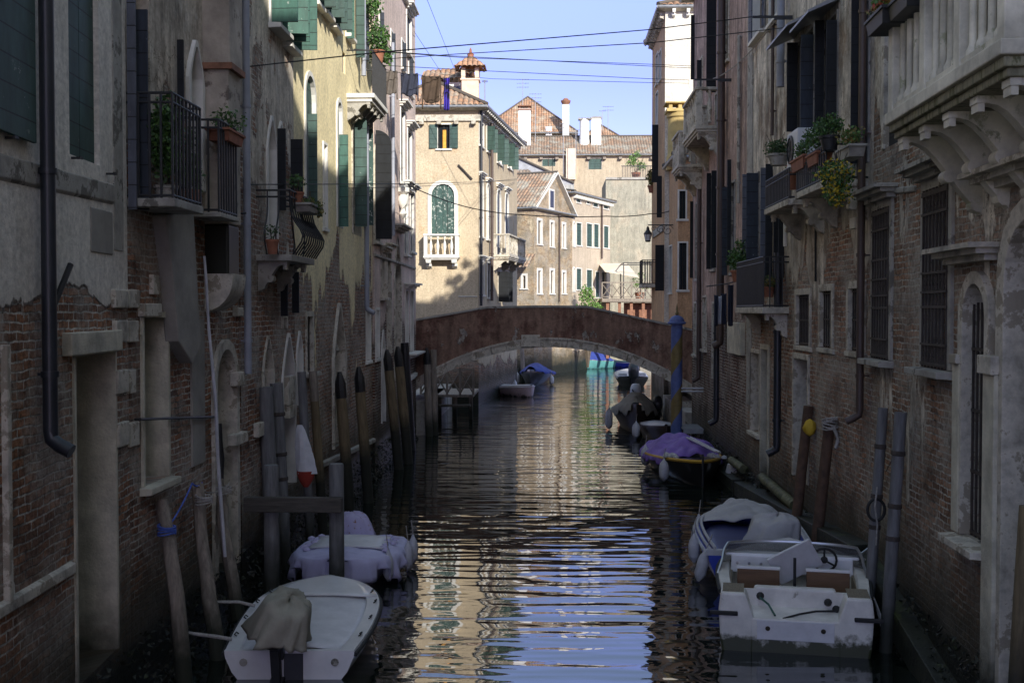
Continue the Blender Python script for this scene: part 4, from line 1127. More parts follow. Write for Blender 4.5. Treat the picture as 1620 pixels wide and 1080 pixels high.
mb.tube([(s0 + .03, 0, h + .95), (s0 + .03, -.58, h + .95), (s1 - .03, -.58, h + .95), (s1 - .03, 0, h + .95)], 0.018, 5)
w.sub(b, mb, 'railing', M['iron'])
# carved relief over the gothic door
mb = MB(); s, hh = w.hit(534, 560); rng = random.Random(5)
for i in range(9): mb.lathe([(0.0, -.1), (.09 * (1 - i * .05), -.05), (.1, 0), (.07, .08), (0.01, .12)], (s + rng.uniform(-.14, .14), .12 + rng.uniform(-.05, .05), hh - .35 + i * .085), 8)
w.part(mb, 'carved_relief', M['stone_dark'], smooth=True)
w.ledge(((480, 742), (590, 692)), 'stone_dark', 0.08, 0.14)
finish(W, 'yellow', uo=3)

# ---------------------------------------------------------------- left bank, pink palazzo
r, W = house('pink_palazzo', 'tall pale pink palazzo with small white cornices, last before the bridge on the left bank', [(XL + .02, yL45 + .02), (XL + .02, yLe), (-14, yLe), (-14, yL45 + .02)], 16.4, 'pink_palazzo', group='houses along the canal')
w = W[0]
w.win(592, 600, 228, 382, 'door', arch='round', depth=0.3, sur=0.08, stone='stone', sill=0.1, name='balcony_door', m='dark')
w.pleaf(593, 618, 206, 378, 'black_shutter', True)
for (a, b, yt, yb) in ((601, 607, 22, 72), (619, 624, 55, 112), (636, 642, 70, 112), (647, 653, 94, 150)):
    w.win(a, b, yt, yb, 'shut', depth=0.16, sur=0.05, stone='stone_clean', sill=0.08, m='blue_shutter')
    w.pleaf(a, a + 6, yt, yb + 2, 'blue_shutter')
for (a, b, yt, yb, mm) in ((630, 636, 38, 58, 0), (636, 642, -40, -3, 1), (644, 651, 26, 90, 1), (634, 640, 176, 290, 1), (645, 651, 208, 300, 1), (640, 645, 300, 402, 1), (649, 654, 305, 398, 1), (636, 642, -40, 10, 0)):
    if mm: w.win(a, b, yt, yb, 'shut', depth=0.16, sur=0.06, stone='stone_clean', sill=0.12, m='blue_shutter', cor=0.26)
w.win(603, 609, 405, 470, 'glass', depth=0.2, sur=0.08, stone='stone', sill=0.14, cor=0.2)
w.win(612, 618, 400, 560, 'door', depth=0.3, sur=0.08, stone='stone', sill=False, cor=0.2, name='door', m='dark')
w.win(624, 634, 372, 600, 'door', arch='point', depth=0.3, sur=0.1, stone='stone', sill=False, name='gothic_door', m='dark', cor=0.34)
w.win(641, 645, 460, 560, 'glass', depth=0.2, sur=0.07, stone='stone_clean', sill=0.2, cor=0.3)
w.win(649, 653, 460, 556, 'glass', depth=0.2, sur=0.07, stone='stone_clean', sill=0.2, cor=0.3)
w.win(594, 599, 490, 566, 'blind', depth=0.18, sur=0.07, stone='stone_clean', sill=0.06, m='stone_clean')
w.win(603, 608, 522, 668, 'door', arch='point', depth=0.28, sur=0.07, stone='stone_clean', sill=False, name='gothic_door', m='plaster_slab')
w.pipe(617, 70, 380, 0.05, 'pipe_grey', 0.1, elbow=False)
w.ledge(((592, 400), (656, 422)), 'stone_dark', 0.05, 0.1)
w.ledge(((640, 600), (656, 588)), 'stone_clean', 0.1, 0.16)
h0 = w.hit(648, 640)[1]
mb = MB(); cornice(mb, w.hit(641, 500)[0], w.L - .3, w.hit(647, 565)[1], 0.36); w.part(mb, 'balcony_ledge', M['stone_clean'])
# carved wall ornament (shield over scroll)
mb = MB(); s, hh = w.hit(631, 320)
mb.lathe([(.02, -.5), (.12, -.35), (.05, -.2), (.14, -.05), (.16, .1), (.1, .22), (.2, .3), (.2, .42), (.05, .5)], (s, -.12, hh), 10)
w.part(mb, 'carved_ornament', M['stone_clean'], smooth=True)
finish(W, 'pink_palazzo', uo=5)
# houses behind the camera that close the canal and throw the shade
for (nm, lb, poly, H, mt, rf, rs) in (
    ('brick_house', 'gabled brick house behind the viewer on the right bank', [(4.0, .9), (3.9, -9), (13, -9), (13, .9)], 15.8, 'right_grey', 'gable1', 4.1),
    ('brick_house', 'hip roofed brick house farthest behind the viewer on the right bank', [(3.9, -9.02), (3.8, -14), (12, -14), (12, -9.02)], 16.5, 'right_grey', 'hip', None)):
    r, W = house(nm, lb, poly, H, mt, rf, rise=rs)
    for k in range(3):
        L = W[0].L
        for hh in (3.0, 7.0, 11.0): W[0].win(0, 0, 0, 0, 'shut', sh=(L * (k + .5) / 3 - .45, L * (k + .5) / 3 + .45, hh, hh + 1.9), m='blue_shutter')
    finish(W, mt)

# ---------------------------------------------------------------- right bank, balcony palazzo (nearest)
R1B = (XR - (yR12 - .92) * 0.0333, .92)
r, W = house('balcony_palazzo', 'grey stone and brick palazzo with a long colonnaded stone balcony, nearest on the right bank', [(XR, yR12), R1B, (13, .92), (13, yR12)], 16.1, 'right_stone', group='houses along the canal')
w = W[0]
w.win(1384, 1410, 330, 568, 'grille', depth=0.25, sur=0.1, proud=0.04, stone='stone_dark', sill=0.2, cor=0.3)
w.win(1464, 1504, 296, 583, 'grille', depth=0.25, sur=0.11, proud=0.04, stone='stone_dark', sill=0.2, cor=0.3)
w.win(1532, 1568, 448, 858, 'bars', arch='round', depth=0.35, sur=0.13, proud=0.07, stone='stone', sill=0.24)
w.block(1519, 1530, 560, 575, 'stone', 0.12, 'capital'); w.block(1519, 1530, 575, 842, 'stone_rough', 0.08, 'pilaster')
mb = MB(); a = w.hit(1508, 420)[0]; b = w.hit(1580, 420)[0]; cornice(mb, a + .12, b - .1, w.hit(1545, 412)[1], 0.32); w.part(mb, 'cornice', M['stone'])
w.win(1602, 1680, 345, 1300, 'blind', arch='round', depth=0.4, sur=0.2, proud=0.09, stone='stone', sill=False, m='plaster_slab', name='arched_door')
w.block(1574, 1597, 562, 592, 'stone', 0.17, 'capital'); w.block(1577, 1596, 592, 1200, 'stone_rough', 0.13, 'pilaster')
mb = MB(); a = w.hit(1578, 420)[0]; cornice(mb, a + .1, a + 1.9, w.hit(1610, 290)[1], 0.36); w.part(mb, 'cornice', M['stone'])
w.win(1340 + 60, 1372 + 75, -100, 170, 'shut', sh=(w.hit(1398, 500)[0], w.hit(1470, 500)[0], 6.35, 9.0), depth=0.3, sur=0.12, sill=False, m='black_shutter', name='balcony_door')
w.win(0, 0, 0, 0, 'shut', sh=(w.hit(1520, 500)[0], w.hit(1640, 500)[0], 6.35, 9.0), depth=0.3, sur=0.12, sill=False, m='black_shutter', name='balcony_door')
sA = w.hit(1398, 500)[0] + .2
Ps = w.Fi @ at(1400, 205, 11.95); Pe = w.Fi @ at(1581, 78, 8.62)
bs0, bs1 = Ps.x, Pe.x; bh = (Ps.z + Pe.z) / 2 + .12; bp = -(Ps.y + Pe.y) / 2
stone_balcony(w, bs0, bs1, bh, bp, 1.12, 12, [bs0 + .2 + (bs1 - bs0 - .4) * i / 4 for i in range(5)], 'stone_green', COLN, piers=[bs0 + (bs1 - bs0) * .36, bs0 + (bs1 - bs0) * .66], drop=0.72, slab=0.27, label='long stone balcony on five scroll brackets', bw=0.15)
w.pipe(1376, -80, 662, 0.055, 'pipe_brown', 0.13)
w.pipe(1431, 40, 215, 0.04, 'pipe_dark', 0.08, elbow=False)
w.ledge(((1382, 870), (1560, 1150)), 'mud', 0.22, 0.5, 'footing')
w.ledge(((1382, 300), (1450, 292)), 'stone_dark', 0.03, 0.1)
finish(W, 'right_stone')

# ---------------------------------------------------------------- right bank, grey house with plant balconies
r, W = house('grey_house', 'old grey plastered house with plant filled balconies and an air conditioner on the right bank', [(XR, yR23), (XR, yR12 + .02), (13, yR12 + .02), (13, yR23)], 16.1, 'right_grey', group='houses along the canal')
w = W[0]
for (a, b, yt, yb) in ((1261, 1282, 466, 547), (1299, 1317, 460, 550), (1344, 1367, 456, 556)):
    w.win(a, b, yt, yb, 'bars', depth=0.3, sur=0.11, proud=0.03, stone='stone', sill=0.04)
w.win(1258, 1280, 568, 760, 'door', depth=0.35, sur=0.1, stone='stone', sill=False, name='door', m='door_wood')
w.win(1190, 1203, 558, 684, 'door', depth=0.3, sur=0.08, stone='stone', sill=0.1, name='window', m='plaster_slab')
w.win(1206, 1217, 552, 790, 'door', depth=0.3, sur=0.09, stone='stone_rough', sill=False, name='door', m='door_wood')
for (a, b, yt, yb, hood) in ((1255, 1286, 62, 215, 1), (1297, 1322, 38, 215, 1)):
    w.win(a, b, yt, yb, 'shut', depth=0.22, sur=0.05, stone='stone_dark', sill=False, m='black_shutter')
    s0, s1, h0, h1 = w.px(a, b, yt, yb)
    mb = MB(); mb.prism([(0.02, h1 + .28), (-.5, h1 + .02), (-.5, h1 - .02), (0.02, h1 + .2)], s0 - .15, s1 + .15); w.part(mb, 'window_hood', M['zinc'])
w.win(1352, 1372, -60, 262, 'shut', depth=0.22, sur=0.05, stone='stone_dark', sill=False, m='black_shutter')
w.win(1350, 1372, 215, 300, 'dark', depth=0.25, sur=0, sill=False) if False else None
w.win(1190, 1206, -120, 60, 'glass', depth=0.2, sur=0.06, stone='stone_clean', sill=0.12, leafm='pipe_grey' if False else 'grey_shutter', leafw=.2, ang=(170, 170))
w.win(1216, 1234, -120, 35, 'glass', depth=0.2, sur=0.06, stone='stone_clean', sill=0.12)
w.win(1187, 1200, 280, 442, 'dark', depth=0.25, sur=0.05, stone='stone_dark', sill=False)
w.win(1207, 1221, 278, 440, 'shut', depth=0.2, sur=0.05, stone='stone_dark', sill=False, m='grey_shutter')
w.pleaf(1183, 1201, 276, 442, 'blue_shutter'); w.pleaf(1205, 1216, 268, 440, 'grey_shutter')
w.pleaf(1226, 1236, 282, 440, 'black_shutter'); w.pleaf(1213, 1224, 262, 440, 'black_shutter')
w.win(1262, 1272, 300, 303, 'dark', depth=.1, sur=0, sill=False) if False else None
w.pleaf(1246, 1262, 74, 212); w.pleaf(1268, 1287, 62, 212, 'blue_shutter'); w.pleaf(1290, 1304, 40, 214); w.pleaf(1308, 1324, 40, 214); w.pleaf(1348, 1372, -60, 262)
w.pleaf(1234, 1243, 285, 440); w.pleaf(1176, 1184, 278, 440, 'grey_shutter')
w.pipe(1244, -100, 150, 0.075, 'pipe_grey', 0.14, elbow=False)
w.pipe(1252, 330, 400, 0.04, 'stone_clean', 0.12, elbow=False)
w.pipe(1242, 400, 715, 0.075, 'pipe_dark', 0.14)
w.pipe(1226, -60, 225, 0.035, 'pipe_brown', 0.08, elbow=False)
# brick buttress with quoins
w.block(1163 + 20, 1190, 92, 640, 'stone_dark', 0.03, 'corner_stone', 0)
h = CAM_H - (318 - 490) * 19.0 / FPX
a, b = w.hit(1262, 500)[0], w.hit(1305, 500)[0]
iron_balcony(w, a, b, h, 0.62, 0.5, step=.13, brackets=[a + .15, b - .15], slab=0.1, slab_m='stone', label='curved iron balcony under the air conditioner')
h = CAM_H - (298 - 490) * 17.3 / FPX
a, b = w.hit(1318, 500)[0], w.hit(1372, 500)[0]
iron_balcony(w, a, b, h, 0.62, 0.5, step=.13, brackets=[a + .15, b - .1], slab=0.1, slab_m='stone')
h = CAM_H - (486 - 490) * 22.5 / FPX
a, b = w.hit(1200, 500)[0], w.hit(1248, 500)[0]
iron_balcony(w, a, b, h, 0.5, 0.95, step=.12, brackets=[a + .2, b - .2], slab=0.12, slab_m='stone')
w.block(1346, 1354, 345, 362, 'stone_clean', 0.03, 'wall_plaque', 0.004)
mb = MB(); mb.tube([w_ for w_ in [(w.hit(1292, y)[0], -.02, w.hit(1292, y)[1]) for y in (315, 445)]], 0.018, 5); w.part(mb, 'cable_duct', M['pipe_dark'])
for (xa, ya, xb, yb) in ((1165, 728, 1185, 742), (1215, 755, 1268, 800)):
    mb = MB(); p, q = w.hit(xa, ya), w.hit(xb, yb)
    mb.tube([(p[0], -.12, p[1]), (q[0], -.12, q[1])], .1, 10)
    w.part(mb, 'sewer_pipe', M['moss'], smooth=True)
w.ledge(((1182, 760), (1378, 860)), 'mud', 0.3, 0.55, 'footing')
finish(W, 'right_grey')

# ---------------------------------------------------------------- right bank, brown house
r, W = house('brown_house', 'dusky brown house with tall brown drainpipes and two stone balconies on the right bank', [(XR, yR3e), (XR, yR23 + .02), (13, yR23 + .02), (13, yR3e)], 14.0, 'right_brown', group='houses along the canal')
w = W[0]
w.pleaf(1093, 1099, 30, 130, 'black_shutter'); w.pleaf(1118, 1133, -20, 150, 'black_shutter'); w.pleaf(1103, 1110, 100, 130, 'black_shutter')
for (a, b, yt, yb) in ((1103, 1110, 100, 205), (1124, 1130, -30, 140), (1145, 1151, -60, 100)):
    w.win(a, b, yt, yb, 'shut', depth=0.18, sur=0.06, stone='stone', sill=0.08, m='black_shutter')
w.win(1131, 1140, 148, 215, 'door', depth=.25, sur=.05, stone='stone', sill=False, name='balcony_door', m='dark')
for (a, b, yt, yb) in ((1125, 1131, 276, 425), (1137, 1143, 270, 422), (1156, 1163, 290, 430), (1101, 1106, 322, 440)):
    w.win(a, b, yt, yb, 'shut', depth=0.18, sur=0.05, stone='stone_dark', sill=0.06, m='grey_shutter')
for (a, b, yt, yb, m_) in ((1119, 1126, 276, 426, 'black_shutter'), (1127, 1137, 272, 424, 'black_shutter'), (1144, 1152, 298, 436, 'blue_shutter'), (1093, 1098, 320, 440, 'black_shutter'), (1152, 1158, 255, 420, 'black_shutter')):
    w.pleaf(a, b, yt, yb, m_)
w.pipe(1149, -40, 545, 0.1, 'pipe_brown', 0.16)
w.pipe(1112, 300, 600, 0.07, 'pipe_brown', 0.12)
w.pipe(1146, 480, 668, 0.075, 'pipe_dark', 0.2)
w.pipe(1171, 60, 330, 0.04, 'stone_dark', 0.06, elbow=False)
a, b = w.hit(1118, 500)[0], w.hit(1142, 500)[0]
stone_balcony(w, a, b, CAM_H - (206 - 490) * 30.5 / FPX, 0.72, 1.0, 6, [a + .2, b - .2], 'stone', drop=0.6, slab=.22, label='larger stone balcony high on the brown house')
a, b = w.hit(1098, 500)[0], w.hit(1110, 500)[0]
stone_balcony(w, a, b, CAM_H - (262 - 490) * 34.0 / FPX, 0.72, 1.0, 5, [a + .2, b - .2], 'stone', drop=0.55, slab=.2)
w.block(1158, 1179, 510, 560, 'stone_rough', 0.12, 'brick_buttress')
w.win(1113, 1118, 470, 552, 'glass', depth=.2, sur=.06, stone='stone', sill=.1)
w.win(1128, 1134, 480, 600, 'door', depth=.2, sur=.06, stone='stone', sill=False, name='door')
w.win(1099, 1103, 480, 560, 'glass', depth=.2, sur=.06, stone='stone', sill=.1)
w.ledge(((1096, 700), (1178, 757)), 'mud', 0.3, 0.5, 'footing')
s, hh = w.hit(1150, 60)
finish(W, 'right_brown', uo=2)

# ---------------------------------------------------------------- right bank beyond the bridge
r, W = house('orange_house', 'low ochre orange house with black shutters just beyond the bridge on the right bank', [(XR + .02, 43.5), (XR + .02, 40.5), (12, 40.5), (12, 43.5)], 9.6, 'orange', over=0.2, group='houses along the canal')
w = W[1]
for (a, b, yt, yb) in ((1072, 1084, 302, 346), (1070, 1086, 384, 458)):
    w.win(a, b, yt, yb, 'shut', depth=0.14, sur=0.05, stone='stone_clean', sill=0.06, m='black_shutter')
w = W[0]
w.win(1059, 1063, 390, 462, 'shut', depth=0.14, sur=0.05, stone='stone_clean', sill=0.06, m='black_shutter')
finish(W, 'orange')
r, W = house('white_brick_house', 'tall narrow house with a sunlit whitewashed brick end wall rising over the orange house', [(XR - .15, 49.0), (XR - .15, 43.52), (12, 43.52), (12, 49.0)], 15.6, 'white_brick', over=0.3, rise=1.3, group='houses along the canal', tiles='tiles')
w = W[0]
for (yt, yb) in ((90, 135), (150, 200), (215, 275)):
    w.win(1037, 1040, yt, yb, 'shut', depth=0.14, sur=0.05, stone='stone_clean', sill=0.08, m='black_shutter')
w.win(1042, 1045, 85, 130, 'shut', depth=0.14, sur=0.05, stone='stone_clean', sill=0.08, m='black_shutter')
w.pleaf(1040, 1048, 280, 345); w.pleaf(1023, 1032, 325, 345) if False else None
w.pleaf(1038, 1052, 388, 460)
w.pleaf(1032, 1042, 200, 290)
w.block(1034, 1049, 360, 372, 'stone_dark', .06, 'string_course')
a, b = .2, 1.7
iron_balcony(w, a, b, CAM_H - (450 - 490) * 48 / FPX, 0.55, 1.0, slab=.14, slab_m='stone')
for i in range(12): mb = MB(); console(mb, .3 + 5.0 * i / 11, 15.5, .34, .12, .25); w.part(mb, 'eaves_bracket', M['stone'])
v = W[1]
for i in range(7): mb = MB(); console(mb, .3 + 7.0 * i / 13, 15.5, .3, .1, .2); v.part(mb, 'eaves_bracket', M['stone_clean'])
finish(W, ['orange', 'white_brick', 'white_brick', 'white_brick'])
# yellow chimney stub against the white wall
c = plan(1067, 43.1)
mb = MB(); mb.lathe([(.46, 9.4), (.46, 9.9), (.42, 9.95), (.41, 11.3), (.46, 11.35), (.46, 11.5)], (0, 0, 0), 14)
t = empty('round_chimney', spin((c.x + .1, 42.75, 0)), 'short round yellow chimney on the orange roof against the white wall', 'chimney')
mb.build('shaft', M['yellow_plaster'], t, smooth=True)
mb = MB(); mb.box(-.5, .5, -.48, .48, 11.5, 11.62)
for q in (-.35, 0, .35): mb.box(q - .07, q + .07, -.4, .4, 11.62, 11.8)
mb.box(-.54, .54, -.5, .5, 11.8, 11.86); mb.build('cap', M['yellow_plaster'], t, bevel=.02)
# ---------------------------------------------------------------- the bridge
YB = 38.0
def bz(x_, y_, Y=YB): return at(x_, y_, Y)
root = empty('arched_bridge', spin((0, YB, 0)), 'low red brown plastered bridge with a white stone arch ring crossing the canal', 'bridge')
TOP = [(636, 513), (662, 507), (720, 497), (770, 488), (850, 486.5), (930, 487), (980, 498), (1085, 521), (1112, 527)]
def top_y(px):
    for (a, b), (c, d) in zip(TOP, TOP[1:]):
        if a <= px <= c: return b + (d - b) * (px - a) / (c - a)
    return TOP[0][1] if px < TOP[0][0] else TOP[-1][1]
def arc_y(px): return 548 + 0.001506 * (px - 869) ** 2
N = 60
xs = [638 + (1108 - 638) * i / N for i in range(N + 1)]
RT = 0.23
arcP = [bz(p, arc_y(p)) for p in xs]
topP = [bz(p, top_y(p)) for p in xs]
nrm = []
for i in range(N + 1):
    t = (arcP[min(i + 1, N)] - arcP[max(i - 1, 0)]); t.y = 0; t.normalize(); nrm.append(Vector((-t.z, 0, t.x)))
ring = [arcP[i] + nrm[i] * RT for i in range(N + 1)]
def V(p, y): return (p.x, y - YB, p.z)
DEP = 3.0
for nm, y in (('parapet_wall', YB), ('parapet_wall', YB + DEP)):
    mb = MB(); sg = 1 if y == YB else -1
    for i in range(N):
        a, b, c, d = ring[i], ring[i + 1], topP[i + 1], topP[i]
        mb.quad(V(a, y), V(b, y), V(c, y), V(d, y), [(a.x + 9, a.z), (b.x + 9, b.z), (c.x + 9, c.z), (d.x + 9, d.z)])
        e = y + sg * 0.3
        mb.quad(V(d, y), V(c, y), V(c, e), V(d, e), [(d.x + 9, d.z), (c.x + 9, c.z), (c.x + 9, c.z + .3), (d.x + 9, d.z + .3)])
        mb.quad(V(topP[i] - Vector((0, 0, 1)), e), V(topP[i + 1] - Vector((0, 0, 1)), e), V(c, e), V(d, e), [(0, 0), (1, 0), (1, 1), (0, 1)])
    mb.build(nm, M['bridge'], root)
    mb = MB()
    for i in range(N):
        a, b = topP[i], topP[i + 1]; y0, y1 = (y - sg * .04, y + sg * .34)
        z = .075
        mb.add([(a.x, y0 - YB, a.z + .003), (b.x, y0 - YB, b.z + .003), (b.x, y1 - YB, b.z + .003), (a.x, y1 - YB, a.z + .003), (a.x, y0 - YB, a.z + z), (b.x, y0 - YB, b.z + z), (b.x, y1 - YB, b.z + z), (a.x, y1 - YB, a.z + z)],
               [(0, 3, 2, 1), (4, 5, 6, 7), (0, 1, 5, 4), (2, 3, 7, 6)])
    mb.build('coping', M['stone_dark'], root)
    mb = MB(); y0 = y - sg * .05; rng = random.Random(3)
    step = 3
    for i in range(0, N, step):
        j = min(i + step, N)
        for k in range(i, j):
            g0 = .05 if k == i else 0; g1 = .05 if k == j - 1 else 0
            f = lambda P, s, t: P[k] * (1 - (t)) + P[k + 1] * t
            a0, a1 = f(arcP, 0, g0), f(arcP, 0, 1 - g1); r0, r1 = f(ring, 0, g0), f(ring, 0, 1 - g1)
            a0 = a0 - nrm[k] * .02; a1 = a1 - nrm[k] * .02
            mb.add([V(a0, y0), V(a1, y0), V(r1, y0), V(r0, y0), V(a0, y + sg * .3), V(a1, y + sg * .3), V(r1, y + sg * .3), V(r0, y + sg * .3)],
                   [(0, 1, 2, 3), (0, 4, 5, 1), (3, 2, 6, 7), (0, 3, 7, 4), (1, 5, 6, 2)])
    mb.build('arch_ring', M['stone'], root)
    mb = MB(); y0 = y - sg * .08
    for i in range(N):
        a, b, c, d = ring[i], ring[i + 1], ring[i + 1] + nrm[i + 1] * .07, ring[i] + nrm[i] * .07
        mb.add([V(a, y0), V(b, y0), V(c, y0), V(d, y0), V(a, y), V(b, y), V(c, y), V(d, y)], [(0, 1, 2, 3), (0, 4, 5, 1), (3, 2, 6, 7)])
    mb.build('arch_moulding', M['stone'], root)
mb = MB()
for i in range(N): a, b = arcP[i], arcP[i + 1]; mb.quad(V(a, YB + .1), V(b, YB + .1), V(b, YB + DEP - .1), V(a, YB + DEP - .1), [(a.x, 0), (b.x, 0), (b.x, 3), (a.x, 3)])
mb.build('vault', M['brick_plain'], root)
mb = MB()
for i in range(N):
    a, b = topP[i] - Vector((0, 0, .95)), topP[i + 1] - Vector((0, 0, .95)); mb.quad(V(a, YB + .3), V(b, YB + .3), V(b, YB + DEP - .3), V(a, YB + DEP - .3))
mb.build('walkway', M['stone_dark'], root)
a = bz(838, arc_y(838)); mb = MB(); mb.box(a.x - .28, a.x + .34, -.1, 0.05, a.z + .02, a.z + .42); mb.build('keystone', M['stone'], root, bevel=.01)
for s, xx in ((-1, -4.42), (1, 4.42)): mb = MB(); mb.box(xx - .35, xx + .35, -.02, DEP + .02, -1.4, 1.15); mb.build('abutment', M['stone_dark'], root, bevel=.02)

# ---------------------------------------------------------------- banks
for nm, (x0, x1, y0, y1, z) in (('left_quay', (-14, -4.3, yLe + .05, 49.95, .95)), ('right_quay', (4.3, 14, yR3e + .05, 40.45, .95)), ('far_quay', (6.3, 14, 83.5, 89.9, .8)), ('far_left_quay', (-14, -2.6, 61.5, 80, .8))):
    mb = MB(); mb.box(x0, x1, y0, y1, -1.5, z)
    tag(mb.build(nm, M['stone_dark'], None, Matrix(), bevel=.03), kind='structure')

# ---------------------------------------------------------------- houses beyond the bridge
a, b, c = plan(600, 50), plan(757, 50), plan(818, 61)
r, W = house('beige_house', 'sunlit beige corner house with an arched green shuttered window, just beyond the bridge', [a, b, c, (a.x, 62.5)], 13.05, 'beige', 'gable1' if False else 'hip', over=.45, rise=1.5, tiles='tiles', cornice_m='stone', group='houses beyond the bridge')
w = W[0]
w.win(693, 712, 197, 235, 'curtain', depth=.18, sur=.05, proud=.02, stone='stone_clean', sill=.08, leafm='green_shutter', leafw=.35, ang=(174, 174), m='dark')
w.win(683, 719, 291, 375, 'shut', arch='round', depth=.2, sur=.17, proud=.03, stone='stone_clean', sill=False, m='green_worn')
mb = MB(); s0, s1, h0, h1 = w.px(672, 728, 372, 406)
stone_balcony(w, s0, s1, h0, .62, h1 - h0 + .02, 4, [s0 + .22, s1 - .22], 'stone_clean', drop=.3, slab=.16, bw=.2)
mb = MB(); p, q = w.hit(725, 261), w.hit(747, 284); mb.tube([(p[0], -.05, p[1]), (q[0], -.05, q[1])], .05, 6); w.part(mb, 'iron_tie', M['rust_iron'])
w.ledge(((725, 468), (755, 468)), 'stone_clean', .04, .05)
mb = MB(); mb.box(0, w.L + .1, -.1, .02, 12.45, 12.72); w.part(mb, 'cornice', M['stone'], bevel=.02)
for i in range(6): mb = MB(); s = .4 + (w.L - .6) * i / 5; mb.box(s - .09, s + .09, -.28, .02, 12.3, 12.45); w.part(mb, 'eaves_bracket', M['stone'])
w = W[1]
w.win(758, 765, 195, 231, 'shut', depth=.16, sur=.05, stone='stone_clean', sill=.08, m='green_shutter')
for (x0, x1, yt, yb) in ((770, 775, 202, 240), (786, 793, 216, 258), (803, 809, 230, 266)):
    w.win(x0, x1, yt, yb, 'glass', depth=.16, sur=.05, stone='stone_clean', sill=.08, leafm='green_shutter', leafw=.36, ang=(100, 120))
w.win(759, 764, 284, 374, 'blind', arch='round', depth=.2, sur=.12, stone='stone_clean', sill=.1, m='white_wash', cor=.2)
w.win(770, 774, 292, 378, 'blind', arch='round', depth=.2, sur=.1, stone='stone_clean', sill=.1, m='white_wash', cor=.2)
w.win(786, 792, 300, 405, 'shut', arch='round', depth=.2, sur=.1, stone='stone_clean', sill=False, m='grey_shutter', cor=.2)
w.win(799, 804, 306, 405, 'shut', arch='round', depth=.2, sur=.1, stone='stone_clean', sill=False, m='grey_shutter', cor=.2)
w.win(759, 765, 414, 466, 'bars', depth=.2, sur=.1, stone='stone_clean', sill=.1, cor=.2)
w.win(771, 775, 416, 470, 'bars', depth=.2, sur=.1, stone='stone_clean', sill=.1, cor=.2)
w.win(788, 794, 430, 478, 'dark', depth=.25, sur=.1, stone='stone', sill=False, leafm='black_shutter', leafw=.5, ang=(92, 92))
w.win(802, 807, 432, 478, 'dark', depth=.25, sur=.1, stone='stone', sill=False)
s0, s1 = w.hit(780, 400)[0], w.hit(808, 400)[0]
stone_balcony(w, s0, s1, CAM_H - (404 - 490) * 54.5 / FPX, .8, .98, 12, [s0 + .25, (s0 + s1) / 2, s1 - .25], 'stone', drop=.45, slab=.25, bw=.22)
for i in range(26): mb = MB(); console(mb, .2 + (w.L - .4) * i / 25, 13.0, .42, .13, .28); w.part(mb, 'eaves_bracket', M['stone_clean'])
w.pipe(758, 170, 488, .06, 'pipe_dark', .1, elbow=False); w.pipe(773, 185, 480, .07, 'pipe_brown', .16, elbow=False)
finish(W, 'beige')
p = at(748, 165, 52.5)
chimney(r, (p.x - .1, p.y, p.z - .1), .78, .78, 1.15, 'beige_plain', 'pyramid')
# little dormer with its own tiled roof
mb = MB(); p = at(712, 160, 54); mb.box(p.x - 1.0, p.x + .9, 53, 55.4, 13.4, 14.75); d = mb.build('dormer', M['white_wash'], r, Matrix())
mb = MB(); e = .25
x0, x1 = p.x - 1.0 - e, p.x + .9 + e
roof_face(mb, (x0, 52.6, 14.75), (x1, 52.6, 14.9), (x1, 54.2, 15.7), (x0, 54.2, 15.5)); roof_face(mb, (x1, 55.8, 14.9), (x0, 55.8, 14.75), (x0, 54.2, 15.5), (x1, 54.2, 15.7))
mb.build('dormer_roof', M['tiles'], d, Matrix(), smooth=True, angle=60)
mb = MB(); mb.box(p.x - .2, p.x + .55, 52.97, 53.0, 13.75, 14.55); mb.build('dormer_window', M['glass'], d, Matrix())

c1, c2 = plan(845, 72), plan(905, 78)
dd = (c2 - c1).normalized(); nn = Vector((-dd.y, dd.x))
r, W = house('gabled_brick_house', 'yellow brown brick house whose pointed gable faces the canal beyond the bridge', [c1, c2, c2 + nn * 9, c1 + nn * 9], 10.65, 'far_brick', 'gable1', over=.25, rise=2.5, tiles='tiles_old', group='houses beyond the bridge')
w = W[0]
for (x0, x1, yt, yb) in ((850, 857, 349, 386), (870, 876, 352, 390), (889, 894.5, 355, 392), (850, 857, 428, 464), (870, 876.5, 428, 464), (889, 895, 431, 464)):
    w.win(x0 + .8, x1 - .8, yt, yb, 'glass', depth=.16, sur=.16, proud=.03, stone='stone_clean', sill=.08)
s0, s1, h0, h1 = w.px(869, 875, 302, 330)
mb = MB(); mb.box(s0 - .12, s1 + .12, -.05, .02, h0 - .1, h1 + .12); g = w.part(mb, 'gable_window', M['stone_clean'])
mb = MB(); mb.box(s0 + .02, s1 - .02, -.06, -.03, h0 + .06, h1); w.sub(g, mb, 'pane', M['glass'])
w.pipe(883, 340, 480, .05, 'pipe_brown', .1, elbow=False)
mb = MB()
apx = w.L / 2
for (xa, za, xb, zb) in ((-.25, 10.55, apx, 13.1), (w.L + .25, 10.55, apx, 13.1)):
    mb.add([(xa, -.3, za), (xb, -.3, zb), (xb, -.3, zb + .12), (xa, -.3, za + .12), (xa, .02, za), (xb, .02, zb), (xb, .02, zb + .12), (xa, .02, za + .12)], [(0, 1, 2, 3), (0, 4, 5, 1), (3, 2, 6, 7)])
w.part(mb, 'verge', M['stone_clean'])
w = W[3]
w.win(827, 831.5, 436, 456, 'glass', depth=.16, sur=.14, proud=.03, stone='stone_clean', sill=.08)
mb = MB(); a0, a1 = w.hit(815, 420)[0], w.hit(848, 420)[0]; z0 = w.hit(830, 424)[1]
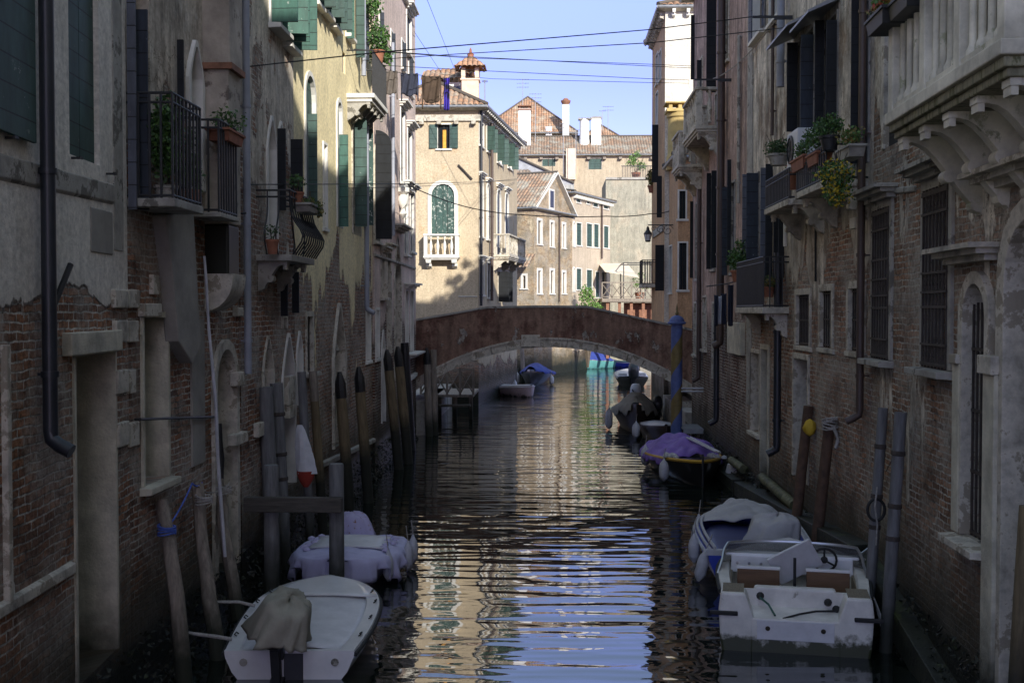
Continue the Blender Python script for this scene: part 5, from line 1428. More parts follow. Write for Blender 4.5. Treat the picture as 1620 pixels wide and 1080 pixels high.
roof_face(mb, (a0, -1.1, z0), (a1, -1.1, z0), (a1, .0, z0 + .85), (a0, .0, z0 + .85)); w.part(mb, 'tiled_canopy', M['tiles_old'], smooth=True, angle=60)
finish(W, 'far_brick')

c3 = c2 + dd * 7.7
r, W = house('peach_house', 'pale peach house with green shutters in three rows, adjoining the gabled brick house', [c2 + dd * .02, c3, c3 + nn * 8, c2 + dd * .02 + nn * 8], 12.2, 'far_pink', over=.35, rise=.8, tiles='tiles_old', group='houses beyond the bridge')
w = W[0]
for (x0, x1, yt, yb) in ((912, 918, 295, 320), (928, 932, 300, 322), (938, 946, 302, 327), (954.5, 962, 305, 330), (912, 920, 353, 388), (928, 937, 354, 390), (939.5, 947.5, 355, 391), (955, 963, 358, 392), (912, 920, 425, 458), (928, 937, 427, 458), (942, 948, 430, 470)):
    w.win(x0, x1, yt, yb, 'shut', depth=.1, sur=.06, proud=.02, stone='stone_clean', sill=.06, m='green_shutter')
for (x0, x1, yt, yb) in ((901.5, 904, 352, 389), (901.5, 904, 424, 460)):
    w.win(x0 + 5, x1 + 5, yt, yb, 'glass', arch='round', depth=.14, sur=.1, stone='stone_clean', sill=.06)
w.win(952, 959, 430, 474, 'dark', depth=.2, sur=.06, stone='stone', sill=False, name='door')
w.pipe(950, 305, 412, .07, 'pipe_brown', .1, elbow=False)
for i in range(22): mb = MB(); s = .2 + (w.L - .4) * i / 21; mb.box(s - .07, s + .07, -.3, .02, 11.85, 12.05); w.part(mb, 'eaves_bracket', M['stone_clean'])
finish(W, 'far_pink')
p = at(905, 300, 79)
a, b = plan(958, 90), plan(1075, 90)
r, W = house('rendered_house', 'blank pale concrete rendered wall behind the terrace, with a roof garden on top', [a, b, (b.x, 97), (a.x, 97)], 14.5, 'far_grey', None, tiles='stone_dark', group='houses beyond the bridge')
w = W[0]
mb = MB(); mb.box(0, w.L, -.12, .02, 14.42, 14.6); w.part(mb, 'parapet_coping', M['stone_dark'])
mb = MB()
for i in range(26): s = 1.3 + .13 * i; mb.box(s - .02, s + .02, .08, .12, 14.6, 15.5)
mb.box(1.2, 4.7, .07, .13, 15.46, 15.52); w.part(mb, 'roof_railing', M['iron'])
finish(W, 'far_grey')
a, b = plan(792, 100), plan(1045, 100)
r5, W = house('long_roofed_house', 'long low house under an unbroken tiled roof, behind the gabled brick house', [a, b, (b.x, 107), (a.x, 107)], 17.7, 'far_cream', 'gable0', over=.4, rise=2.1, tiles='tiles_old', group='houses beyond the bridge')
w = W[0]
for (x0, x1, yt, yb) in ((858, 867, 252, 263), (868, 878, 252, 263), (931, 951, 251, 268)):
    w.win(x0, x1, yt, yb, 'shut', depth=.12, sur=.05, proud=.02, stone='stone_dark', sill=False, m='green_shutter')
for i in range(10): mb = MB(); s = .8 + (w.L - 1.6) * i / 9; mb.box(s - .14, s + .14, -.35, .02, 17.3, 17.5); w.part(mb, 'eaves_bracket', M['wood'])
s0, s1, h0, h1 = w.px(895, 910, 236, 285); mb = MB(); mb.box(s0, s1, -.5, .02, h0, h1); w.part(mb, 'chimney_breast', M['beige_plain'], bevel=.02)
finish(W, 'far_cream')
p = at(829.5, 222, 101); chimney(r5, (p.x, p.y + 1, p.z), 1.08, .9, 2.9, 'white_wash', 'flat', label='tall square whitewashed chimney')
p = at(924.5, 222, 102)
c_ = MB(); c_.lathe([(.45, -.8), (.45, 0), (.42, .1), (.42, 1.85)], n=14); q = c_.build('chimney', M['white_wash'], r5, spin(p), smooth=True); q['label'] = 'round whitewashed chimney'
c_ = MB()
for k in range(5): c_.tube([(-.5 + .25 * k, -.3, 1.88), (-.42 + .25 * k, .3, 2.0)], .08, 6)
c_.box(-.55, .55, -.4, .4, 1.78, 1.87); c_.build('chimney_cap', M['stone_dark'], q, spin(p))
p = at(943, 222, 102); chimney(r5, (p.x, p.y, p.z), .86, .8, 1.95, 'white_wash', 'pots')
a, b = plan(762, 109), plan(905, 109)
r6, W = house('hip_roofed_house', 'house with a pyramid shaped orange tiled roof, highest behind the white chimney', [a, b, (b.x, 118), (a.x, 118)], 21.0, 'far_cream', over=.5, rise=4.2, tiles='tiles', group='houses beyond the bridge')
w = W[0]
w.win(850, 884, 199, 218, 'dark', depth=.3, sur=.05, stone='stone_clean', sill=False)
finish(W, 'far_cream')
p = at(895, 215, 108); chimney(r6, (p.x, p.y, p.z), .62, .62, 2.9, 'white_wash', 'round')
a, b = plan(912, 112), plan(990, 112)
r7, W = house('back_house', 'low brown tiled roof farthest back, to the right of the white chimneys', [a, b, (b.x, 120), (a.x, 120)], 20.3, 'far_cream', over=.5, rise=2.3, tiles='tiles', group='houses beyond the bridge')
finish(W, 'far_cream')
# grey lean-to wall with sloping top
a, b = plan(800, 86), plan(908, 86)
r, W = house('grey_outhouse', 'narrow grey rendered outhouse with a sloping top, between brick gable and long tiled roof', [a, b, (b.x, 90), (a.x, 90)], 13.6, 'far_slate', None, tiles='stone_dark', group='houses beyond the bridge')
w = W[0]
q = [w.hit(x, y) for (x, y) in ((820, 250), (906, 290))]
mb = MB(); mb.extr([(0.0, 13.6), (w.L, 13.6), (w.L, q[1][1]), (q[0][0], q[0][1]), (0.0, q[0][1] - .3)][::-1] if False else [(0, 13.6), (0, q[0][1] - .3), (q[0][0], q[0][1]), (w.L, max(q[1][1], 13.65)), (w.L, 13.6)], 0.0, 3.9)
w.part(mb, 'sloping_wall', M['stone_dark'] if False else M['chimney_plaster'] if False else M['zinc'])
w.ops = []
mb = MB(); mb.tube([(q[0][0], -.1, q[0][1] + .03), (w.L, -.1, max(q[1][1], 13.65) + .03)], .09, 6); w.part(mb, 'roof_edge', M['tiles_old'])
finish(W, 'far_slate')
mb = MB(); a = at(812, 284, 79); b = at(856, 282, 79)
# tiled lean-to in front of it
t = empty('tiled_shed', spin((a.x, 79, 0)), 'small tiled shed roof tucked left of the brick gable', 'shed')
mb = MB(); mb.box(-1, b.x - a.x, 0, 2.5, 8, 13.0); mb.build('shed_wall', M['beige_plain'], t)
mb = MB(); roof_face(mb, (a.x - 1.2, 78.6, 12.95), (b.x + .2, 78.6, 12.95), (b.x - .9, 81, 14.1), (a.x - 1.2, 81, 14.1)); mb.build('shed_roof', M['tiles_old'], t, Matrix(), smooth=True, angle=60)

# terrace with railing, pergola and awning
t = empty('terrace', spin((0, 0, 0)), 'raised wooden terrace with a cross braced railing and dark pergola beyond the bridge', 'terrace')
x0, x1 = plan(952, 80).x, plan(1045, 80).x; zt = 5.0
mb = MB(); mb.box(x0, x1, 79.5, 86, zt - .25, zt); mb.build('deck', M['wood'], t, Matrix())
mb = MB()
for k in range(5): x = x0 + .4 + (x1 - x0 - .8) * k / 4; mb.box(x - .1, x + .1, 79.7, 79.9, .8, zt - .25)
mb.box(x0 + 1.6, x1, 80.6, 81, .8, zt - .3); mb.build('support', M['brick_plain'], t, Matrix())
mb = MB(); n_ = 6
for k in range(n_ + 1):
    x = x0 + (x1 - x0) * k / n_; mb.box(x - .045, x + .045, 79.5, 79.59, zt, zt + 1.1)
    if k < n_:
        xe = x0 + (x1 - x0) * (k + 1) / n_
        mb.tube([(x, 79.545, zt + .1), (xe, 79.545, zt + 1.0)], .03, 4); mb.tube([(x, 79.56, zt + 1.0), (xe, 79.56, zt + .1)], .03, 4)
mb.box(x0, x1, 79.49, 79.6, zt + 1.06, zt + 1.14); mb.box(x0, x1, 79.5, 79.58, zt + .08, zt + .14)
mb.build('railing', M['wood'], t, Matrix())
mb = MB()
for (x, y) in ((x0 + 1.5, 79.6), (x0 + 3.0, 79.6), (x1 - .4, 79.6), (x0 + 1.5, 83), (x0 + 3.0, 83), (x1 - .4, 83)): mb.box(x - .035, x + .035, y - .035, y + .035, zt, zt + 2.5)
for y in (79.6, 83): mb.box(x0 + 1.46, x1 - .36, y - .03, y + .03, zt + 2.44, zt + 2.5)
for x in (x0 + 1.5, x1 - .4): mb.box(x - .03, x + .03, 79.6, 83, zt + 2.44, zt + 2.5)
mb.build('pergola_frame', M['iron'], t, Matrix())
mb = MB(); ax0, ax1 = plan(948, 82).x, plan(990, 80).x
mb.add([(ax0, 83.6, 7.6), (ax1 + .3, 83.6, 7.6), (ax1 + .9, 80.0, 6.5), (ax0 + .3, 80.0, 6.9), (ax0, 83.6, 7.56), (ax1 + .3, 83.6, 7.56), (ax1 + .9, 80.0, 6.46), (ax0 + .3, 80.0, 6.86)], [(0, 1, 2, 3), (7, 6, 5, 4), (0, 3, 7, 4), (1, 5, 6, 2), (2, 6, 7, 3)])
thing1(mb, 'awning', M['awning'], Matrix(), 'cream cloth awning stretched over the terrace', 'awning')
rng = random.Random(11)
# the bush by the water in front of the peach house, and other far greenery
p = at(930, 490, 77)
t = empty('leafy_tree', spin((p.x, 77, .3)), 'bright green leafy tree in the sun between the brick gable and the terrace', 'tree')
mb = MB()
for k in range(5): mb.tube([(0, 0, 0), (rng.uniform(-.3, .3), rng.uniform(-.2, .2), 2), (rng.uniform(-.9, .9), rng.uniform(-.5, .5), 4.2)], [.09, .06, .02], 6)
mb.build('trunk', M['bark'], t)
mb = MB(); foliage(mb, [(-.4, 0, 3.6, .85, .7, .9), (.35, 0, 3.9, .8, .7, .9), (-.1, 0, 4.9, .7, .6, .85), (.75, .1, 3.4, .5, .5, .6), (0, 0, 2.6, .9, .7, .8)], 2600, .15, rng, 2); mb.build('crown', [M['leaf_mid'], M['leaf_light']], t)
for (px_, py_, Y, s, lb, nm) in ((1006, 278, 91.5, 1.0, 'leafy shrub growing on the roof garden over the blank wall', 'roof_shrub'), (1012, 468, 81, .9, 'thin leafed shrub standing on the wooden terrace', 'terrace_shrub')):
    p = at(px_, py_, Y); t = empty(nm, spin((p.x, Y, p.z - .2)), lb, 'shrub')
    mb = MB(); mb.lathe([(.28, 0), (.36, .4), (.38, .45), (.3, .45)], n=10); mb.build('pot', M['terracotta'], t)
    mb = MB()
    for k in range(4): mb.tube([(0, 0, .3), (rng.uniform(-.6, .6) * s, rng.uniform(-.4, .4), 1.6 * s)], [.03, .012], 5)
    mb.build('stem', M['bark'], t)
    mb = MB(); foliage(mb, [(-.3 * s, 0, 1.3 * s, .6 * s, .5, .6 * s), (.45 * s, 0, 1.0 * s, .5 * s, .5, .5 * s), (.1 * s, 0, 1.9 * s, .4 * s, .4, .4 * s)], 700 if s == 1 else 260, .13, rng, 2); mb.build('foliage', [M['leaf_mid'], M['leaf_light']], t)
# unseen roof shrubs, added to throw dappled shade on the beige house
t = empty('roof_shrub', spin((4.9, 30.2, 14.15)), 'row of shrubs in a trough on the roof edge of the brown house', 'shrub')
mb = MB(); mb.box(-.3, .3, -3.2, 3.2, 0, .3); mb.build('trough', M['terracotta'], t)
mb = MB(); foliage(mb, [(rng.uniform(-.2, .2), -3 + .55 * k, .55 + .35 * (k % 3), .4, .32, .3) for k in range(12)], 620, .2, rng, 1); mb.build('foliage', M['leaf_mid'], t)
# tv aerials
def aerial(px_, yb, yt, Y, rows, lb, wid=.5):
    p = at(px_, yb, Y); q = at(px_, yt, Y); H_ = q.z - p.z
    t = empty('tv_antenna', spin(p), lb, 'antenna', 'television antennas on the far roofs')
    mb = MB(); mb.tube([(0, 0, -.4), (0, 0, H_)], .03, 5); mb.build('mast', M['zinc'], t)
    mb = MB()
    for k in range(rows):
        z = H_ - .05 - k * .35; mb.tube([(-wid, 0, z), (wid, 0, z)], .018, 4)
        for j in range(5): mb.tube([(-wid + wid * .5 * j, -.25, z), (-wid + wid * .5 * j, .25, z)], .012, 4)
    mb.build('antenna_rods', M['zinc'], t)
aerial(827, 167, 125, 103, 3, 'tall antenna above the square white chimney')
aerial(847, 218, 148, 102, 3, 'tallest thin antenna in front of the pyramid roof')
aerial(767, 168, 127, 55, 1, 'thin antenna standing beside the lantern topped chimney', .12)
aerial(962, 200, 168, 112, 2, 'paired rod antenna over the low brown roof')
aerial(953, 200, 175, 112, 1, 'shorter rod antenna left of the paired one', .3)
aerial(911, 268, 205, 98, 2, 'antenna rising from the cream chimney breast on the long house', .35)
aerial(891, 268, 195, 98, 2, 'antenna just left of the cream chimney breast', .3)
# ---------------------------------------------------------------- mooring piles
def pile(top, bot, r, m, label, cap=None, pointed=False, group='mooring piles', dy=0.0, name='mooring_pile', band=False):
    b = G(*bot); t = at(top[0], top[1], b.y + dy)
    ax = t - b; L = ax.length; q = ax.normalized()
    base = b - q * 1.2
    rot = q.to_track_quat('Z', 'X').to_matrix().to_4x4()
    Mx = Matrix.Translation(base) @ rot
    root = empty(name, Mx, label, 'mooring pile', group)
    H_ = L + 1.2; ct = .55 if cap else 0
    rng = random.Random(int(top[0] * 7 + top[1]))
    mb = MB(); n = 6; pr = []
    for i in range(n + 1): pr.append((r * (1.06 - .1 * i / n) * (1 + rng.uniform(-.03, .03)), (H_ - ct) * i / n))
    mb.lathe(pr, n=12); mb.v = [(x + .02 * r * math.sin(z * 3), y, z) for x, y, z in mb.v]
    o = mb.build('post', M[m], root, smooth=True, angle=60)
    if cap:
        mb = MB(); rr = r * .98
        if pointed: mb.lathe([(rr, H_ - ct), (rr, H_ - ct * .45), (rr * .35, H_)], n=8)
        else: mb.lathe([(rr, H_ - ct), (rr * .97, H_)], n=12)
        mb.build('painted_top', M[cap], root, smooth=True, angle=30)
    if band:
        for z in (H_ - .5, H_ - 1.15, H_ - 1.55): mb = MB(); mb.lathe([(r * 1.02, z - .03), (r * 1.12, z - .02), (r * 1.12, z + .02), (r * 1.02, z + .03)], n=12); mb.build('iron_band', M['rust_iron'], root)
    return root
pile((537, 588), (553, 808), .12, 'pile_brown', 'leaning brown pile with a faceted black top, before the gothic door of the yellow house', 'pile_black', True)
pile((567, 580), (583, 795), .115, 'pile_brown', 'brown pile with a pointed black top, right of the gothic door', 'pile_black', True)
pile((612, 553), (631, 742), .125, 'pile_brown', 'leaning pile with black top, leftmost of the three standing close before the pink palazzo', 'pile_black', True)
pile((629, 548), (646, 733), .13, 'pile_brown', 'brown leaning pile, middle of the three before the pink palazzo', 'pile_black', True)
pile((640, 542), (651, 712), .13, 'pile_black', 'thin all black pile, rightmost of the three before the pink palazzo')
pile((675, 550), (679, 690), .12, 'wood', 'dark weathered pile standing alone in front of the left foot of the bridge', 'pile_black', True)
pile((686, 553), (688, 688), .11, 'wood', 'second dark pile touching the one at the left foot of the bridge')
pile((477, 588), (492, 870), .08, 'pile_grey', 'straight grey pile left of the brown round topped one')
pile((495, 587), (512, 850), .085, 'pile_brown', 'rounded brown pile without a black top beside the straight grey one', 'wood', False)
pile((420, 612), (433, 915), .12, 'pile_grey', 'dark grey pile rising behind the wooden crossbar frame')
pile((437, 606), (451, 899), .11, 'pile_grey', 'grey pile bound with wire near its top, behind the crossbar frame', band=True)
pile((1397, 645), (1372, 1000), .07, 'pile_grey', 'grey iron banded pile hung with a black ring, between the two grilled windows', band=True)
pile((1425, 652), (1401, 1030), .078, 'pile_grey', 'thickest tall grey banded pile beside the white motorboat', band=True)
pile((1279, 642), (1254, 878), .09, 'pile_rust', 'rusty pile with a yellow rag tied near its top')
pile((1313, 664), (1286, 910), .09, 'pile_rust', 'rusty pile with grey rope knotted round its top')
pile((1625, 800), (1598, 1246), .07, 'pile_brown', 'brown pile at the right edge of the photo beside the arched door')
# frame of two posts and a crossbar
t = empty('mooring_goalpost', spin(G(533, 950)), 'two thick wet grey posts joined by a horizontal wooden crossbar, behind the white dinghy', 'mooring posts')
for (xt, yt, xb, yb) in ((430, 735, 430, 950), (533, 733, 533, 950)):
    b = G(xb, yb); q = at(xt, yt, b.y); rr = 12 * b.y / FPX
    mb = MB(); mb.lathe([(rr * 1.04, -1.2), (rr * 1.02, .8), (rr, q.z - .02), (rr * .9, q.z)], (b.x, b.y, 0), 14)
    mb.build('post', M['pile_grey'], t, Matrix(), smooth=True, angle=50)
b = G(533, 950); l = at(386, 786, b.y - .22); rr_ = at(541, 810, b.y - .22)
mb = MB(); mb.box(l.x, rr_.x, b.y - .26, b.y - .13, rr_.z, l.z); mb.build('crossbar', M['beam'], t, Matrix(), bevel=.01)
# gnarled poles leaning on the left wall
def pole(pts, r, m, label, name='leaning_pole', cat='pole', group='old poles leaning on the left wall'):
    P = [at(*p) for p in pts]; Mx = spin(P[-1]); mb = MB()
    rng = random.Random(int(pts[0][0])); L = []
    for (a, b) in zip(P, P[1:]):
        for k in range(4): L.append(a.lerp(b, k / 4) + Vector((rng.uniform(-.012, .012), 0, 0)))
    L.append(P[-1]); L = [p - P[-1] for p in L]
    mb.tube(L, [r * (.8 + .3 * i / (len(L) - 1)) * (1 + rng.uniform(-.08, .08)) for i in range(len(L))], 9)
    return thing1(mb, name, M[m], Mx, label, cat, group, smooth=True)
pole([(257, 792, 12.9), (272, 880, 12.7), (296, 1115, 12.5)], .085, 'wood', 'gnarled grey pole tied with a blue rope, leftmost of the leaning ones')
pole([(312, 765, 14.0), (325, 900, 13.8), (352, 1085, 13.4)], .09, 'wood', 'long gnarled brown pole leaning behind the blue rope')
pole([(346, 758, 15.2), (356, 850, 15.0), (378, 980, 14.8)], .09, 'wood', 'shorter gnarled pole wrapped with loose grey cord')
pole([(346, 670, 15.3), (350, 780, 15.2)], .05, 'pile_black', 'short black post top beside the thin white pole')
pole([(322, 405, 14.3), (335, 560, 14.3), (356, 880, 14.5)], .022, 'fender', 'long thin white pole standing upright against the left wall', 'white_pole')
def rope(pts, r, m, label, group=None, name='mooring_rope', sag=0.0):
    P = [at(*p) for p in pts]; L = []
    for (a, b) in zip(P, P[1:]):
        n = 10
        for k in range(n): t = k / n; L.append(a.lerp(b, t) - Vector((0, 0, sag * 4 * t * (1 - t))))
    L.append(P[-1]); o = L[0].copy(); mb = MB(); mb.tube([p - o for p in L], r, 6)
    return thing1(mb, name, M[m], spin(o), label, 'rope', group, smooth=True)
rope([(264, 836, 12.75), (304, 764, 13.8), (320, 763, 14.0)], .011, 'rope_blue', 'bright blue rope slung from the leftmost leaning pole to the brown one', sag=.04)
rope([(314, 768, 13.9), (332, 778, 14.2), (352, 770, 15.0), (362, 764, 15.2)], .009, 'rope', 'thin pale cord looped between the leaning poles', sag=.03)
for (x, y, Y, rr, m, lb) in ((264, 838, 12.73, .1, 'rope_blue', 'coil of blue rope knotted on the leftmost leaning pole'), (323, 790, 13.9, .105, 'rope', 'coil of grey cord on the long brown leaning pole'), (353, 775, 15.1, .11, 'rope', 'tangle of pale cord round the short leaning pole')):
    p = at(x, y, Y); mb = MB(); rng = random.Random(x)
    for k in range(5): mb.tube([(rr * math.cos(a_ * .7), rr * math.sin(a_ * .7), -.04 + .022 * k + .015 * math.sin(a_ * .9 + k)) for a_ in range(10)], .01, 5)
    thing1(mb, 'rope_coil', M[m], spin(p), lb, 'rope', smooth=True)
# furled cloth with red foot hanging between the piles
p = at(474, 672, 18.6); h_ = p.z - at(474, 770, 18.6).z
mb = MB()
def f_cloth(u, v):
    w_ = .04 + .1 * v ** .6; a_ = u * math.pi * 2
    return ((w_ * (1 + .38 * math.sin(a_ * 4 + v * 4) * (.4 + v))) * math.cos(a_) + .12 * v, .6 * w_ * math.sin(a_), -h_ * .78 * v)
mb.grid(f_cloth, 28, 10)
t = empty('furled_awning', spin(p), 'furled pale cloth with a red lower end hanging between the mooring piles', 'cloth')
mb.build('pale_cloth', M['cloth_white'], t, smooth=True)
mb = MB(); mb.grid(lambda u, v: ((.15 * (1 - v * v * .75)) * math.cos(u * 6.283) + .1, .1 * (1 - v * v * .75) * math.sin(u * 6.283), -h_ * (.74 + .26 * v)), 20, 6); mb.build('red_cloth', M['cloth_red'], t, smooth=True)

# striped pole
b = G(1070, 715); t = empty('striped_pole', spin((b.x, b.y, 0)), 'thick blue and gold spiral striped mooring pole with a domed cap and spike', 'mooring pole')
top = at(1070, 512, b.y).z; rr = .17
for k, (m, nm) in enumerate((('blue_pole', 'blue_stripe'), ('gold', 'gold_stripe'))):
    mb = MB(); nz, na = 70, 24
    def P3(i, j):
        z = -1.2 + (top + 1.2) * i / nz; a_ = 2 * math.pi * j / na + z * 2 * math.pi / 1.45
        return Vector((rr * math.cos(a_), rr * math.sin(a_), z))
    j0, j1 = (0, na // 2) if k == 0 else (na // 2, na)
    vs = [P3(i, j) for i in range(nz + 1) for j in range(j0, j1 + 1)]; c = j1 - j0 + 1
    mb.add(vs, [(i * c + j, i * c + j + 1, (i + 1) * c + j + 1, (i + 1) * c + j) for i in range(nz) for j in range(c - 1)])
    mb.build(nm, M[m], t, smooth=True)
mb = MB(); mb.lathe([(.2, top - .02), (.27, top), (.27, top + .05), (.22, top + .07), (.22, top + .12), (.16, top + .2), (.06, top + .25)], n=16); mb.build('cap', M['blue_pole'], t, smooth=True)
mb = MB(); mb.lathe([(.03, top + .24), (.06, top + .3), (.025, top + .36), (.035, top + .42), (.004, top + .6)], n=8); mb.build('spike', M['gold'], t, smooth=True)

# ---------------------------------------------------------------- boats
class Boat:
    def __init__(s, name, label, pos, yaw, L, B, hs, hb, sr=.85, q=2.0, bp=2.2, draft=.22, flare=.12, m='white_gel', cat='boat', floor=.06, th=.06, rail=None, roll=0, mid=.45, ys=1.0):
        s.L, s.B, s.hs, s.hb, s.sr, s.q, s.bp, s.mid = L, B, hs, hb, sr, q, bp, mid
        s.M = spin(pos, yaw, 0, roll) @ Matrix.Diagonal((1, ys, 1, 1)); s.root = empty(name, s.M, label, cat, 'boats moored along the canal')
        mb = MB(); NT = 26; ring = []
        nP = None; vs = []
        for i in range(NT + 1):
            t = i / NT; t = 1 - (1 - t) ** 1.35 if False else t
            w = s.w(t); h = s.h(t); y = s.y(t)
            wf = max(w - th, .004); hw = w * (1 - flare * 1.6)
            k = min(1, max(.12, (1 - t) * 4)) if q < 1.5 else 1
            zb = -draft * (1 - .5 * t * t)
            half = [(0, zb), (hw * .45, zb * .85), (hw * .86, zb * .15), (hw * 1.0, h * .25), (w * .985, h * .75), (w, h - .03), (w - .01, h), (wf, h), (wf * .97, h - .05), (hw * .9 * k, floor + .1), (hw * .8 * k, floor), (0, floor)]
            sec = [(x, y, z) for x, z in half] + [(-x, y, z) for x, z in half[-2:0:-1]]
            nP = len(sec); vs += sec
        fs = []
        for i in range(NT):
            for k in range(nP):
                a, b = i * nP + k, i * nP + (k + 1) % nP
                fs.append((a, b, b + nP, a + nP))
        # transom: outer loop of the first section (solid block at the stern)
        mb.add(vs, fs + [tuple(range(nP))[::-1], tuple(range(NT * nP, (NT + 1) * nP))])
        s.hull = mb.build('hull', M[m], s.root, smooth=True, angle=50)
        # transom plate
        w, h = s.w(0) , s.hs; hw = w * (1 - flare * 1.6)
        mb = MB(); P = [(0, -draft), (hw * .45, -draft * .85), (hw * .86, -draft * .15), (hw, h * .25), (w * .985, h * .75), (w, h)]
        P = P + [(-x, z) for x, z in P[::-1][:-1]]
        mb.extr(P, 0.0, .07); mb.v = [(x, y - .002, z) for x, y, z in mb.v]
        s.transom = mb.build('transom', M[m], s.root)
        if rail:
            for sg in (-1, 1):
                mb = MB(); mb.tube([(sg * (s.w(t / 24) + .012), s.y(t / 24), s.h(t / 24) - .045) for t in range(25)], .026, 6); mb.build('rub_rail', M[rail], s.root, smooth=True)
    def y(s, t): return s.L * (1 - (1 - t) ** 1.0 if s.q < 1.5 else math.sin(t * math.pi / 2) ** .8 * .55 + t * .45)
    def w(s, t):
        B = s.B / 2
        yy = s.y(t) / s.L
        if yy < s.mid: return B * (s.sr + (1 - s.sr) * math.sin(math.pi / 2 * yy / s.mid))
        u = (yy - s.mid) / (1 - s.mid)
        return max(B * max(0, 1 - u ** s.bp) ** (1 / s.q), .012)
    def h(s, t): yy = s.y(t) / s.L; return s.hs + (s.hb - s.hs) * yy ** 1.8
    dz = 0.0
    def part(s, mb, name, m, parent=None, dz=None, **k): return mb.build(name, M[m], parent or s.root, s.M @ Matrix.Translation((0, 0, s.dz if dz is None else dz)), **k)
    def deck(s, t0, t1, name, m, dz=-.035, camber=.04, inset=.05, n=10, **k):
        mb = MB()
        mb.grid(lambda u, v: ((2 * v - 1) * max(s.w(t0 + (t1 - t0) * u) - inset, .003), s.y(t0 + (t1 - t0) * u), s.h(t0 + (t1 - t0) * u) + dz + camber * (1 - (2 * v - 1) ** 2)), n, 8)
        return s.part(mb, name, m, dz=0, smooth=True, solid=.02, **k)
    def cover(s, t0, t1, name, m, rise=.15, hang=.22, wr=.02, seed=1, ridge=None, nu=60, nv=34, skew=0.0, over=.02, fold=.02):
        rng = random.Random(seed); ph = [rng.uniform(0, 6.28) for _ in range(12)]
        mb = MB()
        def fn(u, v):
            t = t0 + (t1 - t0) * u; c = (2 * v - 1) * 1.28
            rz = ridge(u) if ridge else math.sin(math.pi * min(1, max(0, u))) ** .6
            w, h = s.w(t) + over, s.h(t)
            wv = wr * (1 - 2 * abs(math.sin(u * 9 + ph[6] + 2.2 * c)) ** .6 + math.sin(u * 13 + ph[0] + 3 * c) + math.sin(u * 23 + ph[1] - 5 * c) * .6 + .8 * math.sin(7 * c + ph[2] + 4 * u))
            if abs(c) <= 1:
                z = h + .012 + rise * rz * (1 - abs(c + skew * (1 - c * c)) ** 1.7) + abs(wv) * (1 - abs(c) ** 4)
                return (w * c, s.y(t), z)
            e = (abs(c) - 1) / .28
            hz = hang * (1 + .35 * math.sin(u * 17 + ph[3]) + .2 * math.sin(u * 41 + ph[4]))
            return (math.copysign(1, c) * (w + .02 + .02 * e + fold * (math.sin(u * 43 + ph[5]) + .6 * math.sin(u * 83 + ph[6])) * e), s.y(t), h - hz * e)
        mb.grid(fn, nu, nv)
        o = s.part(mb, name, m, dz=0, smooth='all', solid=.006)
        return o
    def fender(s, x, y, z, r=.09, L=.42, lay=0):
        Mx = s.M @ Matrix.Translation((x, y, z)) @ Matrix.Rotation(lay, 4, 'Y')
        mb = MB(); mb.lathe([(.015, L + .06), (.03, L + .02), (r * .8, L * .88), (r, L * .7), (r, L * .25), (r * .75, .06), (.02, 0)], n=12)
        o = mb.build('fender', M['fender'], s.root, Mx, smooth=True)
        mb = MB(); mb.tube([(0, 0, L + .05), (-.03 * (1 if x > 0 else -1), 0, L + .3)], .008, 4); mb.build('fender_line', M['rope'], o, Mx)
def outboard(root, Mx, m='engine_black', tilt=0.0, sc_=1.0, cowl_only=False):
    Mx = Mx @ Matrix.Rotation(tilt, 4, 'X') @ Matrix.Scale(sc_, 4)
    mb = MB()
    prof = [(0, .09, .12), (.06, .15, .2), (.2, .165, .24), (.34, .155, .23), (.42, .12, .18), (.45, .05, .09)]
    vs = []; n = 14
    for (z, rx, ry) in prof:
        for k in range(n):
            a = 2 * math.pi * k / n; c_, s_ = math.cos(a), math.sin(a)
            vs.append((rx * math.copysign(abs(c_) ** .7, c_), -.16 + ry * math.copysign(abs(s_) ** .7, s_), .12 + z))
    fs = [(i * n + k, i * n + (k + 1) % n, (i + 1) * n + (k + 1) % n, (i + 1) * n + k) for i in range(len(prof) - 1) for k in range(n)]
    mb.add(vs, fs + [tuple(range(n))[::-1], tuple(range((len(prof) - 1) * n, len(prof) * n))])
    o = mb.build('outboard_motor', M[m], root, Mx, smooth=True, angle=50)
    mb = MB(); mb.box(-.06, .06, -.26, -.1, -.42, .13); mb.box(-.09, .09, -.1, .05, -.14, .08); mb.box(-.03, .03, -.36, -.06, -.72, -.42); mb.box(-.1, .1, -.34, -.08, -.44, -.41)
    mb.lathe([(.0, -.2), (.05, -.12), (.06, .1), (.02, .2)], n=8, M=Matrix.Translation((0, -.22, -.62)) @ Matrix.Rotation(R(90), 4, 'X'))
    mb.build('motor_leg', M['engine_black'], o, Mx, bevel=.012)
    mb = MB()
    for k in range(3):
        a = k * 2.094; mb.add([(0, -.4, -.62), (.12 * math.cos(a), -.42, -.62 + .12 * math.sin(a)), (.1 * math.cos(a + .7), -.38, -.62 + .1 * math.sin(a + .7))], [(0, 1, 2)])
    mb.build('propeller', M['engine_black'], o, Mx, solid=.008)
    mb = MB(); mb.tube([(0, -.05, .16), (.04, .12, .2), (.1, .34, .2)], .018, 6); mb.build('tiller', M['engine_black'], o, Mx)
    return o
